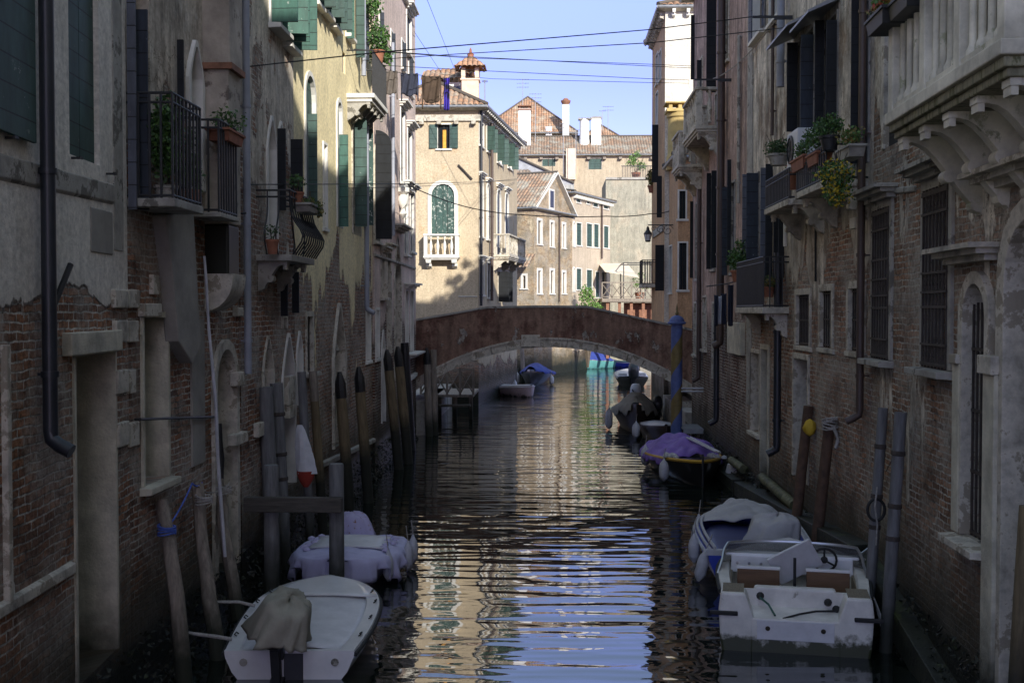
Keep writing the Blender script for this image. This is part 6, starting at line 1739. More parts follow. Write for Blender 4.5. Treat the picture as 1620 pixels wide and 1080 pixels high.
def drape(root, Mx, w, d, h, name, m, seed=1, foot=1.25, fold=.05, nu=40, nv=16, lean=0.0):
    """cloth thrown over something upright"""
    rng = random.Random(seed); ph = [rng.uniform(0, 6.28) for _ in range(8)]
    mb = MB()
    sf = lambda x: 1 - 2 * abs(math.sin(x / 2)) ** .7       # sharp creases, soft hollows
    def fn(u, v):
        a = u * 2 * math.pi; c_, s_ = math.cos(a), math.sin(a)
        if v < .35:
            k = v / .35; rz = h * (1 - .12 * k * k); f = k ** .8 * .85
        else:
            k = (v - .35) / .65; rz = h * .88 * (1 - k * (1 + .15 * math.sin(2 * a + ph[3]))); f = .85 + (foot - .85) * k ** .8
        fo = 1 + fold * max(0, v - .2) * 1.4 * (sf(5 * a + ph[0] + 1.5 * v) + .7 * sf(9 * a + ph[1] + 3 * v) + .4 * math.sin(14 * a + ph[2]))
        sx = math.copysign(abs(c_) ** .75, c_); sy = math.copysign(abs(s_) ** .75, s_)
        return (w / 2 * sx * f * fo + lean * rz, d / 2 * sy * f * fo, rz + .022 * sf(7 * a + ph[4] + 9 * v) + .03 * math.sin(3 * a + ph[5]))
    mb.grid(fn, nu, nv)
    return mb.build(name, M[m], root, Mx, smooth='all', solid=.006)

# white dinghy, near left
st = G(455, 1074)
b1 = Boat('white_dinghy', 'blunt bowed white dinghy with a canvas wrapped outboard, nearest on the left', (st.x + .02, st.y, 0), R(2), 2.85, 1.68, .33, .5, sr=.88, q=2.0, bp=2.6, m='white_gel', rail='rubber', mid=.5, flare=.07, floor=.05, th=.17)
b1.part((lambda mb: (mb.grid(lambda u, v: ((2 * v - 1) * (b1.w(u * .9) - .16), b1.y(u * .9) * .97 + .12, b1.h(u * .9) - .05 + .05 * (1 - (2 * v - 1) ** 2) + .012 * math.sin(9 * u + 2 * v) * (1 - u)), 22, 14), mb)[1])(MB()), 'deck_cover', 'deck_grey', smooth='all', solid=.01)
b1.deck(.58, .985, 'bow_deck', 'white_gel', dz=.0, camber=.03, inset=.03)
mb = MB()
for i in range(13): yy = .75 + i * .062; w_ = b1.w(yy if False else .6) * .8; mb.box(-w_ * math.sqrt(max(0, 1 - (i / 14) ** 2)), w_ * math.sqrt(max(0, 1 - (i / 14) ** 2)), b1.L * .68 + i * .055, b1.L * .68 + i * .055 + .03, b1.h(.8) + .002, b1.h(.8) + .012)
for sg in (-1, 1):
    for t in (.12, .3, .5, .66):
        mb = MB()
        x, y, z = sg * (b1.w(t) - .08), b1.y(t), b1.h(t) + .01
        mb.tube([(x, y - .05, z), (x + sg * .03, y - .05, z + .02), (x + sg * .03, y + .05, z + .02), (x, y + .05, z)], .008, 5)
        b1.part(mb, 'cleat', 'rubber', smooth=True)
mb = MB(); mb.box(-.06, .16, -.02, -.0045, -.1, .3); b1.part(mb, 'motor_pad', 'engine_black', bevel=.005)
for sg in (-1, 1): mb = MB(); mb.lathe([(.0, 0), (.045, .002), (.045, .014), (.0, .016)], n=12, M=Matrix.Translation((sg * .52, -.004, .2)) @ Matrix.Rotation(R(90), 4, 'X')); b1.part(mb, 'drain_plug', 'stone_dark')
outboard(b1.root, b1.M @ Matrix.Translation((-.12, -.05, .38)), 'engine_black', 0.25, .8)
drape(b1.root, b1.M @ Matrix.Translation((-.1, -.08, .55)) @ Matrix.Rotation(R(8), 4, 'X') @ Matrix.Rotation(R(18), 4, 'Y'), .6, .8, .46, 'motor_cover', 'olive_tarp', 4, 1.25, .13)
mb = MB(); mb.tube([(-b1.w(.1) + .05, .35, .36), (-b1.w(.1) - .1, .25, .42), (-b1.w(.1) - .5, .15, .5)], .022, 6); b1.part(mb, 'mooring_line', 'rope', smooth=True)
mb = MB(); mb.tube([(-b1.w(.5) + .1, 1.5, .45), (-b1.w(.5) - .1, 1.5, .5), (-b1.w(.5) - .45, 1.3, .55)], .02, 6); b1.part(mb, 'mooring_line', 'rope', smooth=True)

# lilac covered boat, left
st = G(530, 936)
b2 = Boat('covered_boat', 'small boat under a lilac cloth cover with a flowered cloth over its motor', (at(533, 800, st.y).x, st.y + 2.3, 0), R(180), 2.3, 1.66, .38, .45, sr=.8, q=2.0, bp=3.4, m='lilac', mid=.35, flare=.2)
b2.cover(.02, .99, 'boat_cover', 'lilac', .08, .3, .02, 3, over=.03, fold=.05)
mb = MB(); mb.grid(lambda u, v: ((2 * v - 1) * .58, .7 + .9 * u, b2.h(.5) + .09 + .035 * (1 - (2 * v - 1) ** 2)), 8, 6); b2.part(mb, 'hatch_panel', 'deck_grey', smooth=True, solid=.02)
for sg in (-1, 1):
    mb = MB()
    for k in range(7): rng = random.Random(k + sg); mb.lathe([(0, -.02), (.065, 0), (.05, .03), (0, .05)], (sg * (.6 + rng.uniform(-.06, .1)), .65 + k * .17, b2.h(.4) + .09), 7)
    b2.part(mb, 'bunched_cloth', 'flower_cloth', smooth=True)
drape(b2.root, b2.M @ Matrix.Translation((.12, -.05, .34)), .5, .46, .42, 'motor_cover', 'flower_cloth', 9, 1.4, .12, lean=.1)
mb = MB(); mb.lathe([(0, 0), (.05, .01), (.05, .3), (0, .3)], (.12, -.1, .2), 8); b2.part(mb, 'outboard_motor', 'engine_black')
for y in (.6, 1.1, 1.8): b2.fender(-b2.w(y / b2.L) - .1, y, .05, .08, .42)
# lying in the water from the bow
# white motorboat, right near
st = G(1265, 1034)
b3 = Boat('white_motorboat', 'weathered white open motorboat with a windscreen and brown seat backs, nearest on the right', (st.x, st.y + .3, 0), R(-10), 4.0, 1.94, .7, .82, sr=.93, q=1.9, bp=2.3, m='white_hull', mid=.45, flare=.035, floor=.35, th=.14, rail='rubber', ys=.62)
b3.dz = .13
mb = MB(); mb.box(-.46, .46, -.512, -.498, .16, .4); w1 = b3.part(mb, 'motor_plate', 'deck_grey', dz=0, bevel=.006)
mb = MB(); mb.box(-.56, .56, -.495, .03, -.2, .42); mb.prism([(-.495, .42), (.02, .42), (.02, .5)], -.56, .56)
b3.part(mb, 'motor_well', 'white_hull', dz=0, bevel=.02)     # low step between two raised quarters
mb = MB(); mb.box(-.5, .5, .0, .2, .6, .735); b3.part(mb, 'well_coaming', 'white_hull', dz=0, bevel=.04)
for sg in (-1, 1):
    q = [(.5, -.2), (.5, .42), (.6, .715), (.9, .715), (.925, .5), (.9, .1), (.84, -.2)]
    mb = MB(); mb.extr([(sg * x, z) for x, z in (q if sg < 0 else q[::-1])], -.5, .03); b3.part(mb, 'stern_quarter', 'white_hull', dz=0, bevel=.03)
    mb = MB(); mb.box(sg * .75 - .13, sg * .75 + .13, -.4, .3, .712, .722); b3.part(mb, 'step_pad', 'teak', dz=0)
    mb = MB(); x_ = sg * .44
    mb.box(x_ - .27, x_ + .27, .98, 1.06, .2, .66); bk = b3.part(mb, 'seat_back', 'wood_panel', dz=.16, bevel=.015)
    mb = MB(); mb.box(x_ - .28, x_ + .28, .965, 1.075, .655, .69); b3.part(mb, 'seat_trim', 'white_gel', bk, dz=.16, bevel=.008)
    mb = MB(); mb.box(x_ - .25, x_ + .25, 1.06, 1.45, .3, .4); b3.part(mb, 'seat', 'white_gel', bevel=.03)
    mb = MB(); mb.box(sg * .86 - .17, sg * .86 + .17, -.56, -.49, .44, .49); b3.part(mb, 'stern_bumper', 'rubber', dz=0, bevel=.012)
mb = MB(); mb.box(-.78, .78, .25, 2.0, .355, .375); b3.part(mb, 'cockpit_floor', 'olive_tarp', dz=0)
for sg in (-1, 1):
    mb = MB(); mb.box(sg * .8 - .02, sg * .8 + .02, .2, 2.0, .36, .66); b3.part(mb, 'side_lining', 'teak', dz=0)
for (x, z) in ((-.42, .62), (.4, .58), (.5, .5)):
    mb = MB(); mb.lathe([(.05, 0), (.045, .04), (.015, .16)], n=10, M=Matrix.Translation((x, -.005, z)) @ Matrix.Rotation(R(90), 4, 'X')); b3.part(mb, 'grommet', 'rubber', dz=0, smooth=True)
mb = MB(); mb.tube([(.48, -.16, .5), (.25, -.25, .5), (.05, -.35, .47), (-.15, -.46, .42)], .014, 6); b3.part(mb, 'control_cable', 'rubber', dz=0, smooth=True)
mb = MB(); mb.tube([(-.42, -.16, .62), (-.32, -.28, .56), (-.24, -.4, .44)], .013, 6); b3.part(mb, 'fuel_hose', 'green_bright', dz=0, smooth=True)
for x in (-.33, .33):
    mb = MB(); mb.lathe([(0, 0), (.03, .002), (.03, .012), (0, .014)], n=10, M=Matrix.Translation((x, -.513, .3)) @ Matrix.Rotation(R(90), 4, 'X')); b3.part(mb, 'rusty_bolt', 'pile_rust', dz=0)
b3.deck(.56, .99, 'bow_deck', 'white_gel', dz=.0, camber=.06, inset=.02)
mb = MB(); mb.box(-.8, .8, 1.95, 2.1, .5, .74); mb.box(-.88, .88, 1.98, 2.3, .72, .76); b3.part(mb, 'dashboard', 'white_gel', bevel=.02)
mb = MB()
for k in range(4): mb.lathe([(.02, 0), (.02, .01), (.0, .012)], n=8, M=Matrix.Translation((-.72 + k * .16, 1.948, .63)) @ Matrix.Rotation(R(90), 4, 'X'))
mb.box(.18 - .45, .4 - .45, 1.935, 1.948, .58, .69); b3.part(mb, 'instruments', 'chrome')
def ws(u, v):
    a = math.pi * (1 - u); return (.97 * math.cos(a) * (1 - .06 * v), 1.75 + .75 * math.sin(a) ** .7 - .22 * v, .6 + .3 * v * (1 if .12 < u < .88 else .4 + .6 * min(1, max(0, (min(u, 1 - u)) / .12))))
mb = MB(); mb.grid(ws, 26, 4); s_ = b3.part(mb, 'windscreen', 'plastic_glass', smooth=True, solid=.008)
mb = MB(); mb.tube([(-.98, 1.3, .52)] + [ws(i / 24, 1) for i in range(25)] + [(.98, 1.3, .52)], .02, 6); b3.part(mb, 'windscreen_frame', 'chrome', s_, smooth=True)
mb = MB(); tor = [(.42 + .16 * math.cos(a * math.pi / 8), 1.78 - .05 * math.sin(a * math.pi / 8), .74 + .16 * math.sin(a * math.pi / 8)) for a in range(17)]
mb.tube(tor, .017, 6, False)
for a in (4, 9.3, 14.7): mb.tube([(.42, 1.78, .74), (.42 + .16 * math.cos(a * math.pi / 8), 1.78 - .05 * math.sin(a * math.pi / 8), .74 + .16 * math.sin(a * math.pi / 8))], .014, 5)
mb.lathe([(0, 0), (.05, 0), (.04, .04), (0, .05)], n=10, M=Matrix.Translation((.42, 1.79, .74)) @ Matrix.Rotation(R(90), 4, 'X')); b3.part(mb, 'steering_wheel', 'rubber', smooth=True)
mb = MB(); mb.tube([(.02, .95, .35), (.02, .95, .86)], .022, 6); b3.part(mb, 'lever', 'iron', smooth=True)
for sg in (-1, 1):
    mb = MB()
    mb.tube([(sg * (b3.w(.02) - .12), .1, .45), (sg * (b3.w(.02) - .12), .12, .52), (sg * (b3.w(.12) - .1), .45, .53), (sg * (b3.w(.2) - .1), .8, .49)], .014, 5); b3.part(mb, 'grab_rail', 'chrome', smooth=True)
mb = MB(); Mq = b3.M @ Matrix.Translation((.1, 1.6, .72)) @ Matrix.Rotation(R(-28), 4, 'Y') @ Matrix.Rotation(R(22), 4, 'X'); mb.box(-.3, .32, -.03, .03, -.05, .42)
thing1(mb, 'loose_board', M['deck_grey'], Mq, 'dirty white board propped aslant inside the near right motorboat', 'board', bevel=.012)
mb = MB(); mb.tube([(.9, 2.6, .7), (1.2, 2.9, .9), (1.5, 3.1, .95)], .02, 6); b3.part(mb, 'bow_rail', 'chrome', smooth=True)
mb = MB()
for a in range(8): mb.tube([(.82 + .06 * math.cos(a), .55 + .05 * a * .3, .5), (.98, .3 + .03 * a, .46), (1.08, .0, .2 - .03 * a)], .009, 4)
b3.part(mb, 'mooring_line', 'rope', smooth=True)
# blue boat with grey tarpaulin
st = G(1206, 932)
b4 = Boat('blue_boat', 'bright blue open boat with a pale grey tarpaulin over its motor, second on the right', (st.x, st.y, 0), R(-3), 3.9, 1.75, .56, .66, sr=.92, q=1.8, bp=2.3, m='blue_hull', mid=.5, flare=.1, th=.09, rail='engine_white', ys=.8)
mb = MB(); mb.grid(lambda u, v: ((2 * v - 1) * (b4.w(u * .8) - .1), .15 + u * 2.9, b4.h(u * .8) - .1 + .02 * math.sin(9 * v)), 12, 8); b4.part(mb, 'inner_cover', 'navy_vinyl', smooth=True, solid=.01)
b4.cover(.52, .98, 'bow_tarpaulin', 'grey_tarp', .2, .2, .035, 12)
for sg in (-1, 1):
    for k in range(2):
        mb = MB(); mb.tube([(sg * (b4.w(t / 20) - .03 - .07 * k), b4.y(t / 20), b4.h(t / 20) + .03 + .03 * k) for t in range(13)], .026, 6); b4.part(mb, 'side_rail', 'engine_white', smooth=True)
    mb = MB(); mb.box(sg * .58 - .25, sg * .58 + .25, -.012, .1, .5, .59); b4.part(mb, 'stern_deck', 'engine_white', bevel=.01)
drape(b4.root, b4.M @ Matrix.Translation((.1, .1, .5)), .82, .8, .62, 'motor_cover', 'grey_tarp', 21, 1.1, .12, 60, 24, lean=.22)
drape(b4.root, b4.M @ Matrix.Translation((.05, -.08, .25)), .8, .5, .42, 'motor_cover', 'grey_tarp', 22, 1.05, .12)
b4.fender(-b4.w(0) - .14, .15, .08, .09, .45, R(14)); b4.fender(-b4.w(.3) - .08, 1.1, .2, .09, .4)
b4.fender(-b4.w(.7) - .08, 2.9, .3, .08, .35)
mb = MB(); rng = random.Random(8)
for k in range(14): mb.lathe([(0, 0), (.09, .02), (.06, .07), (0, .1)], (rng.uniform(-.6, .7), 2.9 + rng.uniform(-.1, .5), .62), 6)
b4.part(mb, 'heap_of_rags', 'olive_tarp', smooth=True)
mb = MB(); mb.lathe([(0, 0), (.05, .003), (.05, .01), (0, .02)], n=10, M=Matrix.Translation((-.5, -.004, .3)) @ Matrix.Rotation(R(90), 4, 'X')); b4.part(mb, 'drain_plug', 'stone_dark')
# purple covered boat
st = G(1080, 770)
b5 = Boat('purple_covered_boat', 'black wooden boat with yellow trim and a rumpled purple tarpaulin, third on the right', (st.x + .15, st.y + 4.6, 0), R(184), 4.6, 1.85, .42, .6, sr=.8, q=1.25, bp=2.1, m='black_hull', mid=.35, flare=.1, th=.07)
b5.cover(.08, .72, 'tarpaulin', 'purple', .42, .12, .07, 31, ridge=lambda u: (math.sin(math.pi * min(1, u * .9 + .1)) ** .5) * (1 - .25 * abs(math.sin(5 * u))))
mb = MB(); mb.tube([(sg_ * (b5.w(t / 20) - .0), b5.y(t / 20), b5.h(t / 20) + .0) for sg_, rngt in ((-1, range(8, 21)),) for t in rngt] + [((b5.w(t / 20)), b5.y(t / 20), b5.h(t / 20)) for t in range(20, 7, -1)], .045, 6); b5.part(mb, 'yellow_gunwale', 'yellow_paint', smooth=True)
b5.deck(.74, .985, 'bow_deck', 'black_hull', dz=-.02, camber=.03, inset=.03)
mb = MB(); mb.tube([(0, 4.62, -.1), (0, 4.66, .4), (0, 4.6, .78)], .03, 6); b5.part(mb, 'stem_post', 'iron', smooth=True)
mb = MB(); mb.tube([(-.1, 2.6, .95), (-.55, 4.0, .74)], .03, 6); mb.tube([(-.0, 2.6, .95), (-.45, 4.0, .76)], .025, 6); b5.part(mb, 'oar', 'engine_white', smooth=True)
mb = MB(); rng = random.Random(18)
for k in range(16): mb.lathe([(0, 0), (.08, .02), (.06, .07), (0, .1)], (rng.choice((-1, 1)) * rng.uniform(.4, .75), 3.2 + rng.uniform(-.3, .6), .55), 6)
b5.part(mb, 'bundled_cloth', 'grey_tarp', smooth=True)
mb = MB(); mb.lathe([(.0, 0), (.2, .04), (.25, .2), (.2, .38), (0, .45)], (-.93, 4.0, .08), 14); b5.part(mb, 'round_fender', 'fender', smooth=True)
b5.fender(.82, 4.0, .05, .12, .5); b5.fender(.9, 1.6, .1, .12, .5)
# small open boat behind it
st = G(1035, 702)
b6 = Boat('small_open_boat', 'small brown boat with a grey hatch, between the purple covered and canvas covered boats', (st.x + .25, st.y + 2.9, 0), R(182), 3.2, 1.3, .42, .6, sr=.75, q=1.3, bp=2.0, m='brown_hull', mid=.35)
b6.deck(.1, .95, 'deck', 'engine_white', dz=0, camber=.06, inset=.08)
b6.fender(.8, 1.8, .05, .13, .5)
# dark boat with canvas
st = G(1015, 684)
b7 = Boat('canvas_covered_boat', 'dark high bowed boat under an olive canvas peak with a white motor cover behind', (st.x + .1, st.y + 4.0, 0), R(176), 4.3, 1.75, .6, 1.0, sr=.75, q=1.2, bp=2.0, m='brown_hull', mid=.3, flare=.16)
b7.cover(.4, .96, 'canvas', 'olive_tarp', .5, .25, .02, 41, ridge=lambda u: max(0, 1 - abs(u - .45) * 1.6))
b7.fender(.95, 3.1, .02, .13, .7)
outboard(b7.root, b7.M @ Matrix.Translation((0, -.05, .75)), 'engine_white', .5, 1.35)
outboard(b7.root, b7.M @ Matrix.Translation((-.75, 2.6, .5)), 'engine_black', -.8, 1.1)
# boats beyond the bridge
st = G(1001, 611)
b8 = Boat('white_outboard_boat', 'small white boat seen from the stern with a black outboard, beyond the bridge', (st.x, st.y, 0), R(0), 4.2, 1.75, .5, .7, sr=.95, q=1.8, bp=2.2, m='pile_grey', rail='engine_white')
b8.deck(.0, .98, 'deck', 'engine_white', dz=.02, camber=.05, inset=-.02)
outboard(b8.root, b8.M @ Matrix.Translation((0, -.1, .5)), 'engine_black', .5, 1.8)
mb = MB(); mb.box(-.75, -.3, .1, .8, .5, .72); mb.box(.3, .75, .1, .8, .5, .72); b8.part(mb, 'seat', 'engine_white', bevel=.04)
st = G(950, 583)
b9 = Boat('turquoise_boat', 'turquoise motorboat with a bright blue cover, farthest but one beyond the bridge', (st.x + .75, st.y + 1.2, 0), R(125), 3.6, 1.7, .6, .85, sr=.85, q=1.4, bp=2.2, m='turquoise', rail='engine_white')
b9.cover(.05, .8, 'boat_cover', 'blue_tarp', .55, .04, .02, 51)
b9.fender(.95, 1.2, .1, .1, .4); b9.fender(.95, 2.2, .1, .1, .4)
st = G(985, 580)
b10 = Boat('small_blue_boat', 'tiny blue and white boat just right of the turquoise one', (st.x + .9, st.y - .3, 0), R(110), 2.2, 1.2, .35, .5, sr=.85, q=1.6, bp=2.2, m='blue_hull', rail='engine_white')
b10.deck(.0, .97, 'deck', 'turquoise', dz=.02, camber=.08, inset=.02)
st = G(862, 611)
b11 = Boat('blue_covered_boat', 'black boat with a pointed blue tarpaulin, left of centre beyond the bridge', (st.x - .2, st.y + 4.2, 0), R(172), 4.4, 1.85, .6, .95, sr=.75, q=1.25, bp=2.0, m='black_hull', mid=.3, flare=.18)
b11.cover(.1, .94, 'tarpaulin', 'blue_tarp', .45, .12, .02, 61, ridge=lambda u: max(0, 1 - abs(u - .55) * 1.5)); b11.fender(1.0, 2.6, .02, .13, .6) ; b11.fender(-1.0, 3.0, .02, .13, .5)
st = G(808, 627)
b12 = Boat('mauve_boat', 'low pale mauve boat with a flat deck, moored leftmost beyond the bridge', (st.x - .85, st.y + 1.9, 0), R(-140), 2.9, 1.55, .42, .55, sr=.85, q=1.6, bp=2.4, m='pink_hull', rail='engine_white')
b12.deck(.0, .97, 'deck', 'engine_white', dz=.02, camber=.04, inset=.04)
outboard(b12.root, b12.M @ Matrix.Translation((.3, -.1, .45)), 'engine_black', .1, 1.0)
b12.fender(-.95, .4, .02, .12, .6)

# ---------------------------------------------------------------- things hung on the piles
p = at(1281, 676, G(1254, 878).y - .14); mb = MB(); rng = random.Random(2)
mb.grid(lambda u, v: ((.1 + .025 * math.sin(u * 31 + v * 9)) * math.sin(v * math.pi) ** .6 * math.cos(u * 6.283), (.1 + .02 * math.sin(u * 25)) * math.sin(v * math.pi) ** .6 * math.sin(u * 6.283), .15 - .3 * v), 24, 10)
thing1(mb, 'yellow_rag', M['cloth_yellow'], spin(p), 'bright yellow rag knotted on the rusty pile', 'rag', smooth='all')
yq = G(1286, 910).y
p = at(1313, 672, yq - .1); mb = MB()
for k in range(6): mb.tube([(.12 * math.cos(a * .8 + k), .12 * math.sin(a * .8 + k), .03 * k - .05 + .02 * math.sin(a)) for a in range(9)], .013, 5)
mb.tube([(.02, -.1, .0), (.1, -.12, -.2), (.06, -.12, -.35)], .03, 6)
thing1(mb, 'rope_coil', M['rope'], spin(p), 'thick grey rope coiled on top of the second rusty pile', 'rope', smooth=True)
yq = G(1372, 1000).y
p = at(1386, 806, yq - .12); mb = MB()
mb.tube([(.11 * math.cos(a * math.pi / 10), 0, .14 * math.sin(a * math.pi / 10)) for a in range(21)], .02, 6, False); thing1(mb, 'rubber_ring', M['rubber'], spin(p), 'black rubber ring hanging on the tall grey pile', 'ring', smooth=True)
rope([(1388, 770, yq - .12), (1384, 800, yq - .16), (1388, 830, yq - .14), (1386, 862, yq - .12)], .011, 'rope', 'pale rope hanging through the black ring on the grey pile')
rope([(1402, 745, yq), (1425, 700, G(1401, 1030).y)], .005, 'cable', 'thin dark line strung between the two tall grey piles')
rope([(1368, 884, 15.4), (1350, 898, 15.6), (1335, 925, 15.2)], .02, 'rope', 'pale mooring rope from the grey pile to the white motorboat', sag=.02)

# landing stages
t = empty('landing_stage', spin((0, 0, 0)), 'slatted steel landing stage with a pale pipe rail, right of the striped pole', 'landing stage')
p = at(1078, 672, 33.5)
mb = MB()
for k in range(12): mb.box(p.x, 4.45, 33.0 + k * .12, 33.08 + k * .12, .72, .76)
mb.box(p.x, 4.45, 33.0, 33.06, .62, .72); mb.box(p.x, 4.45, 34.36, 34.42, .62, .72); mb.build('grating', M['zinc'], t, Matrix())
mb = MB()
for (x, y) in ((p.x + .1, 33.05), (4.3, 33.05), (p.x + .1, 34.35), (4.3, 34.35)): mb.box(x - .04, x + .04, y - .04, y + .04, -1.2, .62)
mb.build('leg', M['rust_iron'], t, Matrix())
mb = MB(); q = at(1078, 614, 33.5); mb.tube([(q.x, 33.5, q.z), (4.5, 33.5, q.z)], .03, 6); mb.tube([(q.x, 33.5, q.z - .09), (4.5, 33.5, q.z - .09)], .03, 6); mb.build('pipe_rail', M['engine_white'], t, Matrix(), smooth=True)
t = empty('landing_stage', spin((0, 0, 0)), 'wooden landing stage with a cross braced rail under the left end of the bridge', 'landing stage')
x0, x1 = at(668, 620, 44).x, at(750, 620, 44).x
mb = MB(); mb.box(x0, x1, 43.5, 47, .85, .95); mb.box(x0, x1 - .1, 43.2, 43.5, .5, .58); mb.build('deck', M['wood'], t, Matrix())
mb = MB()
for k in range(5):
    x = x0 + (x1 - x0) * k / 4; mb.box(x - .04, x + .04, 43.5, 43.58, .95, 1.95)
    if k < 4:
        xe = x0 + (x1 - x0) * (k + 1) / 4; mb.tube([(x, 43.54, 1.0), (xe, 43.54, 1.85)], .03, 4); mb.tube([(x, 43.56, 1.85), (xe, 43.56, 1.0)], .03, 4)
mb.box(x0, x1, 43.49, 43.59, 1.88, 1.95); mb.build('railing', M['wood'], t, Matrix())
mb = MB()
for k in range(4): x = x0 + .1 + (x1 - x0 - .2) * k / 3; mb.box(x - .07, x + .07, 43.6, 43.74, -1.2, .85)
mb.build('leg', M['wood'], t, Matrix())
for i, (xt, yt, xb, yb, r_, lb) in enumerate(((745, 562, 744, 640, .16, 'thick pile at the right end of the wooden landing stage'), (760, 560, 760, 634, .15, 'second thick pile right of the wooden landing stage'), (692, 573, 690, 640, .09, 'thin crooked post before the wooden landing stage'),
        (776, 556, 776, 622, .12, 'pile by the bow of the mauve boat'), (795, 554, 795, 612, .12, 'dark pile against the shaded side wall behind the mauve boat'), (815, 550, 814, 606, .12, 'dark pile left of the blue covered boat'), (826, 552, 828, 603, .12, 'dark pile just behind the blue covered boat'),
        (1036, 590, 1036, 636, .11, 'dark pile under the right foot of the bridge, leftmost'), (1044, 594, 1044, 640, .11, 'dark pile under the right foot of the bridge, second from left'), (1052, 598, 1052, 645, .12, 'dark pile under the right foot of the bridge, third from left'), (1060, 602, 1060, 650, .12, 'dark pile under the right foot of the bridge, nearest the striped pole'))):
    pile((xt, yt), (xb, yb), r_, 'wood', lb, group='piles beyond the bridge')

# ---------------------------------------------------------------- street lamp
Yq = 42.0; p = at(1025, 356, Yq)
t = empty('wall_lamp', spin((XR, Yq, p.z)), 'black lantern hanging from a scrolled iron bracket on the orange house', 'street lamp')
dx = p.x - XR
mb = MB(); mb.tube([(.02, 0, 0), (dx, 0, 0)], .022, 6)
for k in range(3):
    r_ = .22 - .06 * k; cx = -.18 - .26 * k
    mb.tube([(cx + r_ * (1 - i / 22) * math.cos(i * .55), 0, -.2 + .03 * k + r_ * (1 - i / 22) * math.sin(i * .55)) for i in range(18)], .012, 5)
mb.build('bracket', M['iron'], t)
mb = MB(); mb.lathe([(.02, -.04), (.05, -.1), (.06, -.18), (.15, -.3), (.16, -.33), (.14, -.34)], (dx, 0, 0), 8); mb.lathe([(.06, -.62), (.1, -.6), (.1, -.57), (.05, -.55)], (dx, 0, 0), 8)
for k in range(6): a = k * 1.047; mb.tube([(dx + .14 * math.cos(a), .14 * math.sin(a), -.34), (dx + .085 * math.cos(a), .085 * math.sin(a), -.58)], .008, 4)
mb.build('lantern', M['iron'], t)
mb = MB(); mb.lathe([(.13, -.34), (.08, -.57)], (dx, 0, 0), 6); mb.build('lantern_glass', M['ac_white'], t)

# ---------------------------------------------------------------- air conditioner, washing, plants
p = at(1263, 226, 18.2)
t = empty('air_conditioner', spin((XR - .32, 19.1, p.z - .3)), 'white air conditioner unit on the balcony of the grey house', 'air conditioner')
mb = MB(); mb.box(-.17, .17, -.4, .4, 0, .62); mb.build('casing', M['ac_white'], t, bevel=.02)
mb = MB(); mb.lathe([(.24, 0), (.24, .02), (.2, .03), (.2, .01)], n=20, M=Matrix.Translation((-.172, .08, .32)) @ Matrix.Rotation(R(-90), 4, 'Y'))
for k in range(6): a = k * 1.047; mb.tube([(-.19, .08, .32), (-.19, .08 + .22 * math.cos(a), .32 + .22 * math.sin(a))], .006, 4)
mb.build('fan_grille', M['iron'], t)
mb = MB(); mb.box(-.05, .1, -.408, -.4, .42, .5); mb.box(-.1, .02, -.406, -.4, .1, .16); mb.build('vent', M['zinc'], t)

def planter(px_, py_, X_off, wall, lb, **k):
    """pot at photo pixel, standing off the wall by X_off"""
    X = wall + X_off; Y = ycx(px_, X); p = at(px_, py_, Y)
    return potted(p, lb, **k)
planter(357, 228, .28, XL, 'clay balcony box of sprawling thin green stems on the dark weathered house', box=(.3, .75), hp=.16, blobs=[(0, 0, .3, .22, .4, .22), (.1, .3, .35, .12, .15, .2)], n=300, size=.05, mats=('leaf_dark', 'leaf_mid'), seed=3, cat='plant')
planter(262, 322, .22, XL, 'large dark leafy potted bush filling the first iron balcony', r=.13, hp=.2, pot='stone_dark', blobs=[(0, 0, .55, .24, .3, .35), (0, .15, .95, .2, .3, .35), (0, -.2, .8, .18, .2, .3)], n=1500, size=.06, mats=('leaf_dark', 'leaf_mid'), seed=4)
planter(300, 330, .2, XL, 'trailing dark green bush between the two iron balconies', r=.13, hp=.22, blobs=[(0, 0, .4, .18, .35, .3), (0, 0, .75, .14, .25, .25)], n=700, size=.06, mats=('leaf_dark', 'leaf_mid'), seed=5)
planter(431, 402, .3, XL, 'plain terracotta pot on the bulging iron balcony', r=.1, hp=.22, n=60, size=.05, seed=6)
planter(470, 322, .5, XL, 'terracotta pot with sparse leaves on the rail of the bulging balcony', r=.11, hp=.18, blobs=[(0, 0, .35, .18, .25, .14)], n=170, size=.05, seed=7, mats=('leaf_dark', 'leaf_mid'))
planter(487, 338, .62, XL, 'low dark planter box trailing dry leaves outside the bulging balcony', box=(.28, .9), hp=.14, blobs=[(.05, 0, .16, .22, .55, .12), (.12, .3, .05, .12, .3, .12)], n=420, size=.05, seed=8, pot='stone_dark', mats=('leaf_autumn', 'leaf_dark'))
planter(598, 100, .3, XL, 'tall climbing bush on the sunlit balcony of the yellow house', r=.16, hp=.3, blobs=[(0, 0, .6, .35, .6, .45), (-.1, -.3, 1.3, .28, .5, .5), (0, .5, .3, .4, .6, .3), (-.1, -.5, 1.8, .2, .3, .3)], n=1600, size=.09, seed=9, mats=('leaf_mid', 'leaf_dark'))
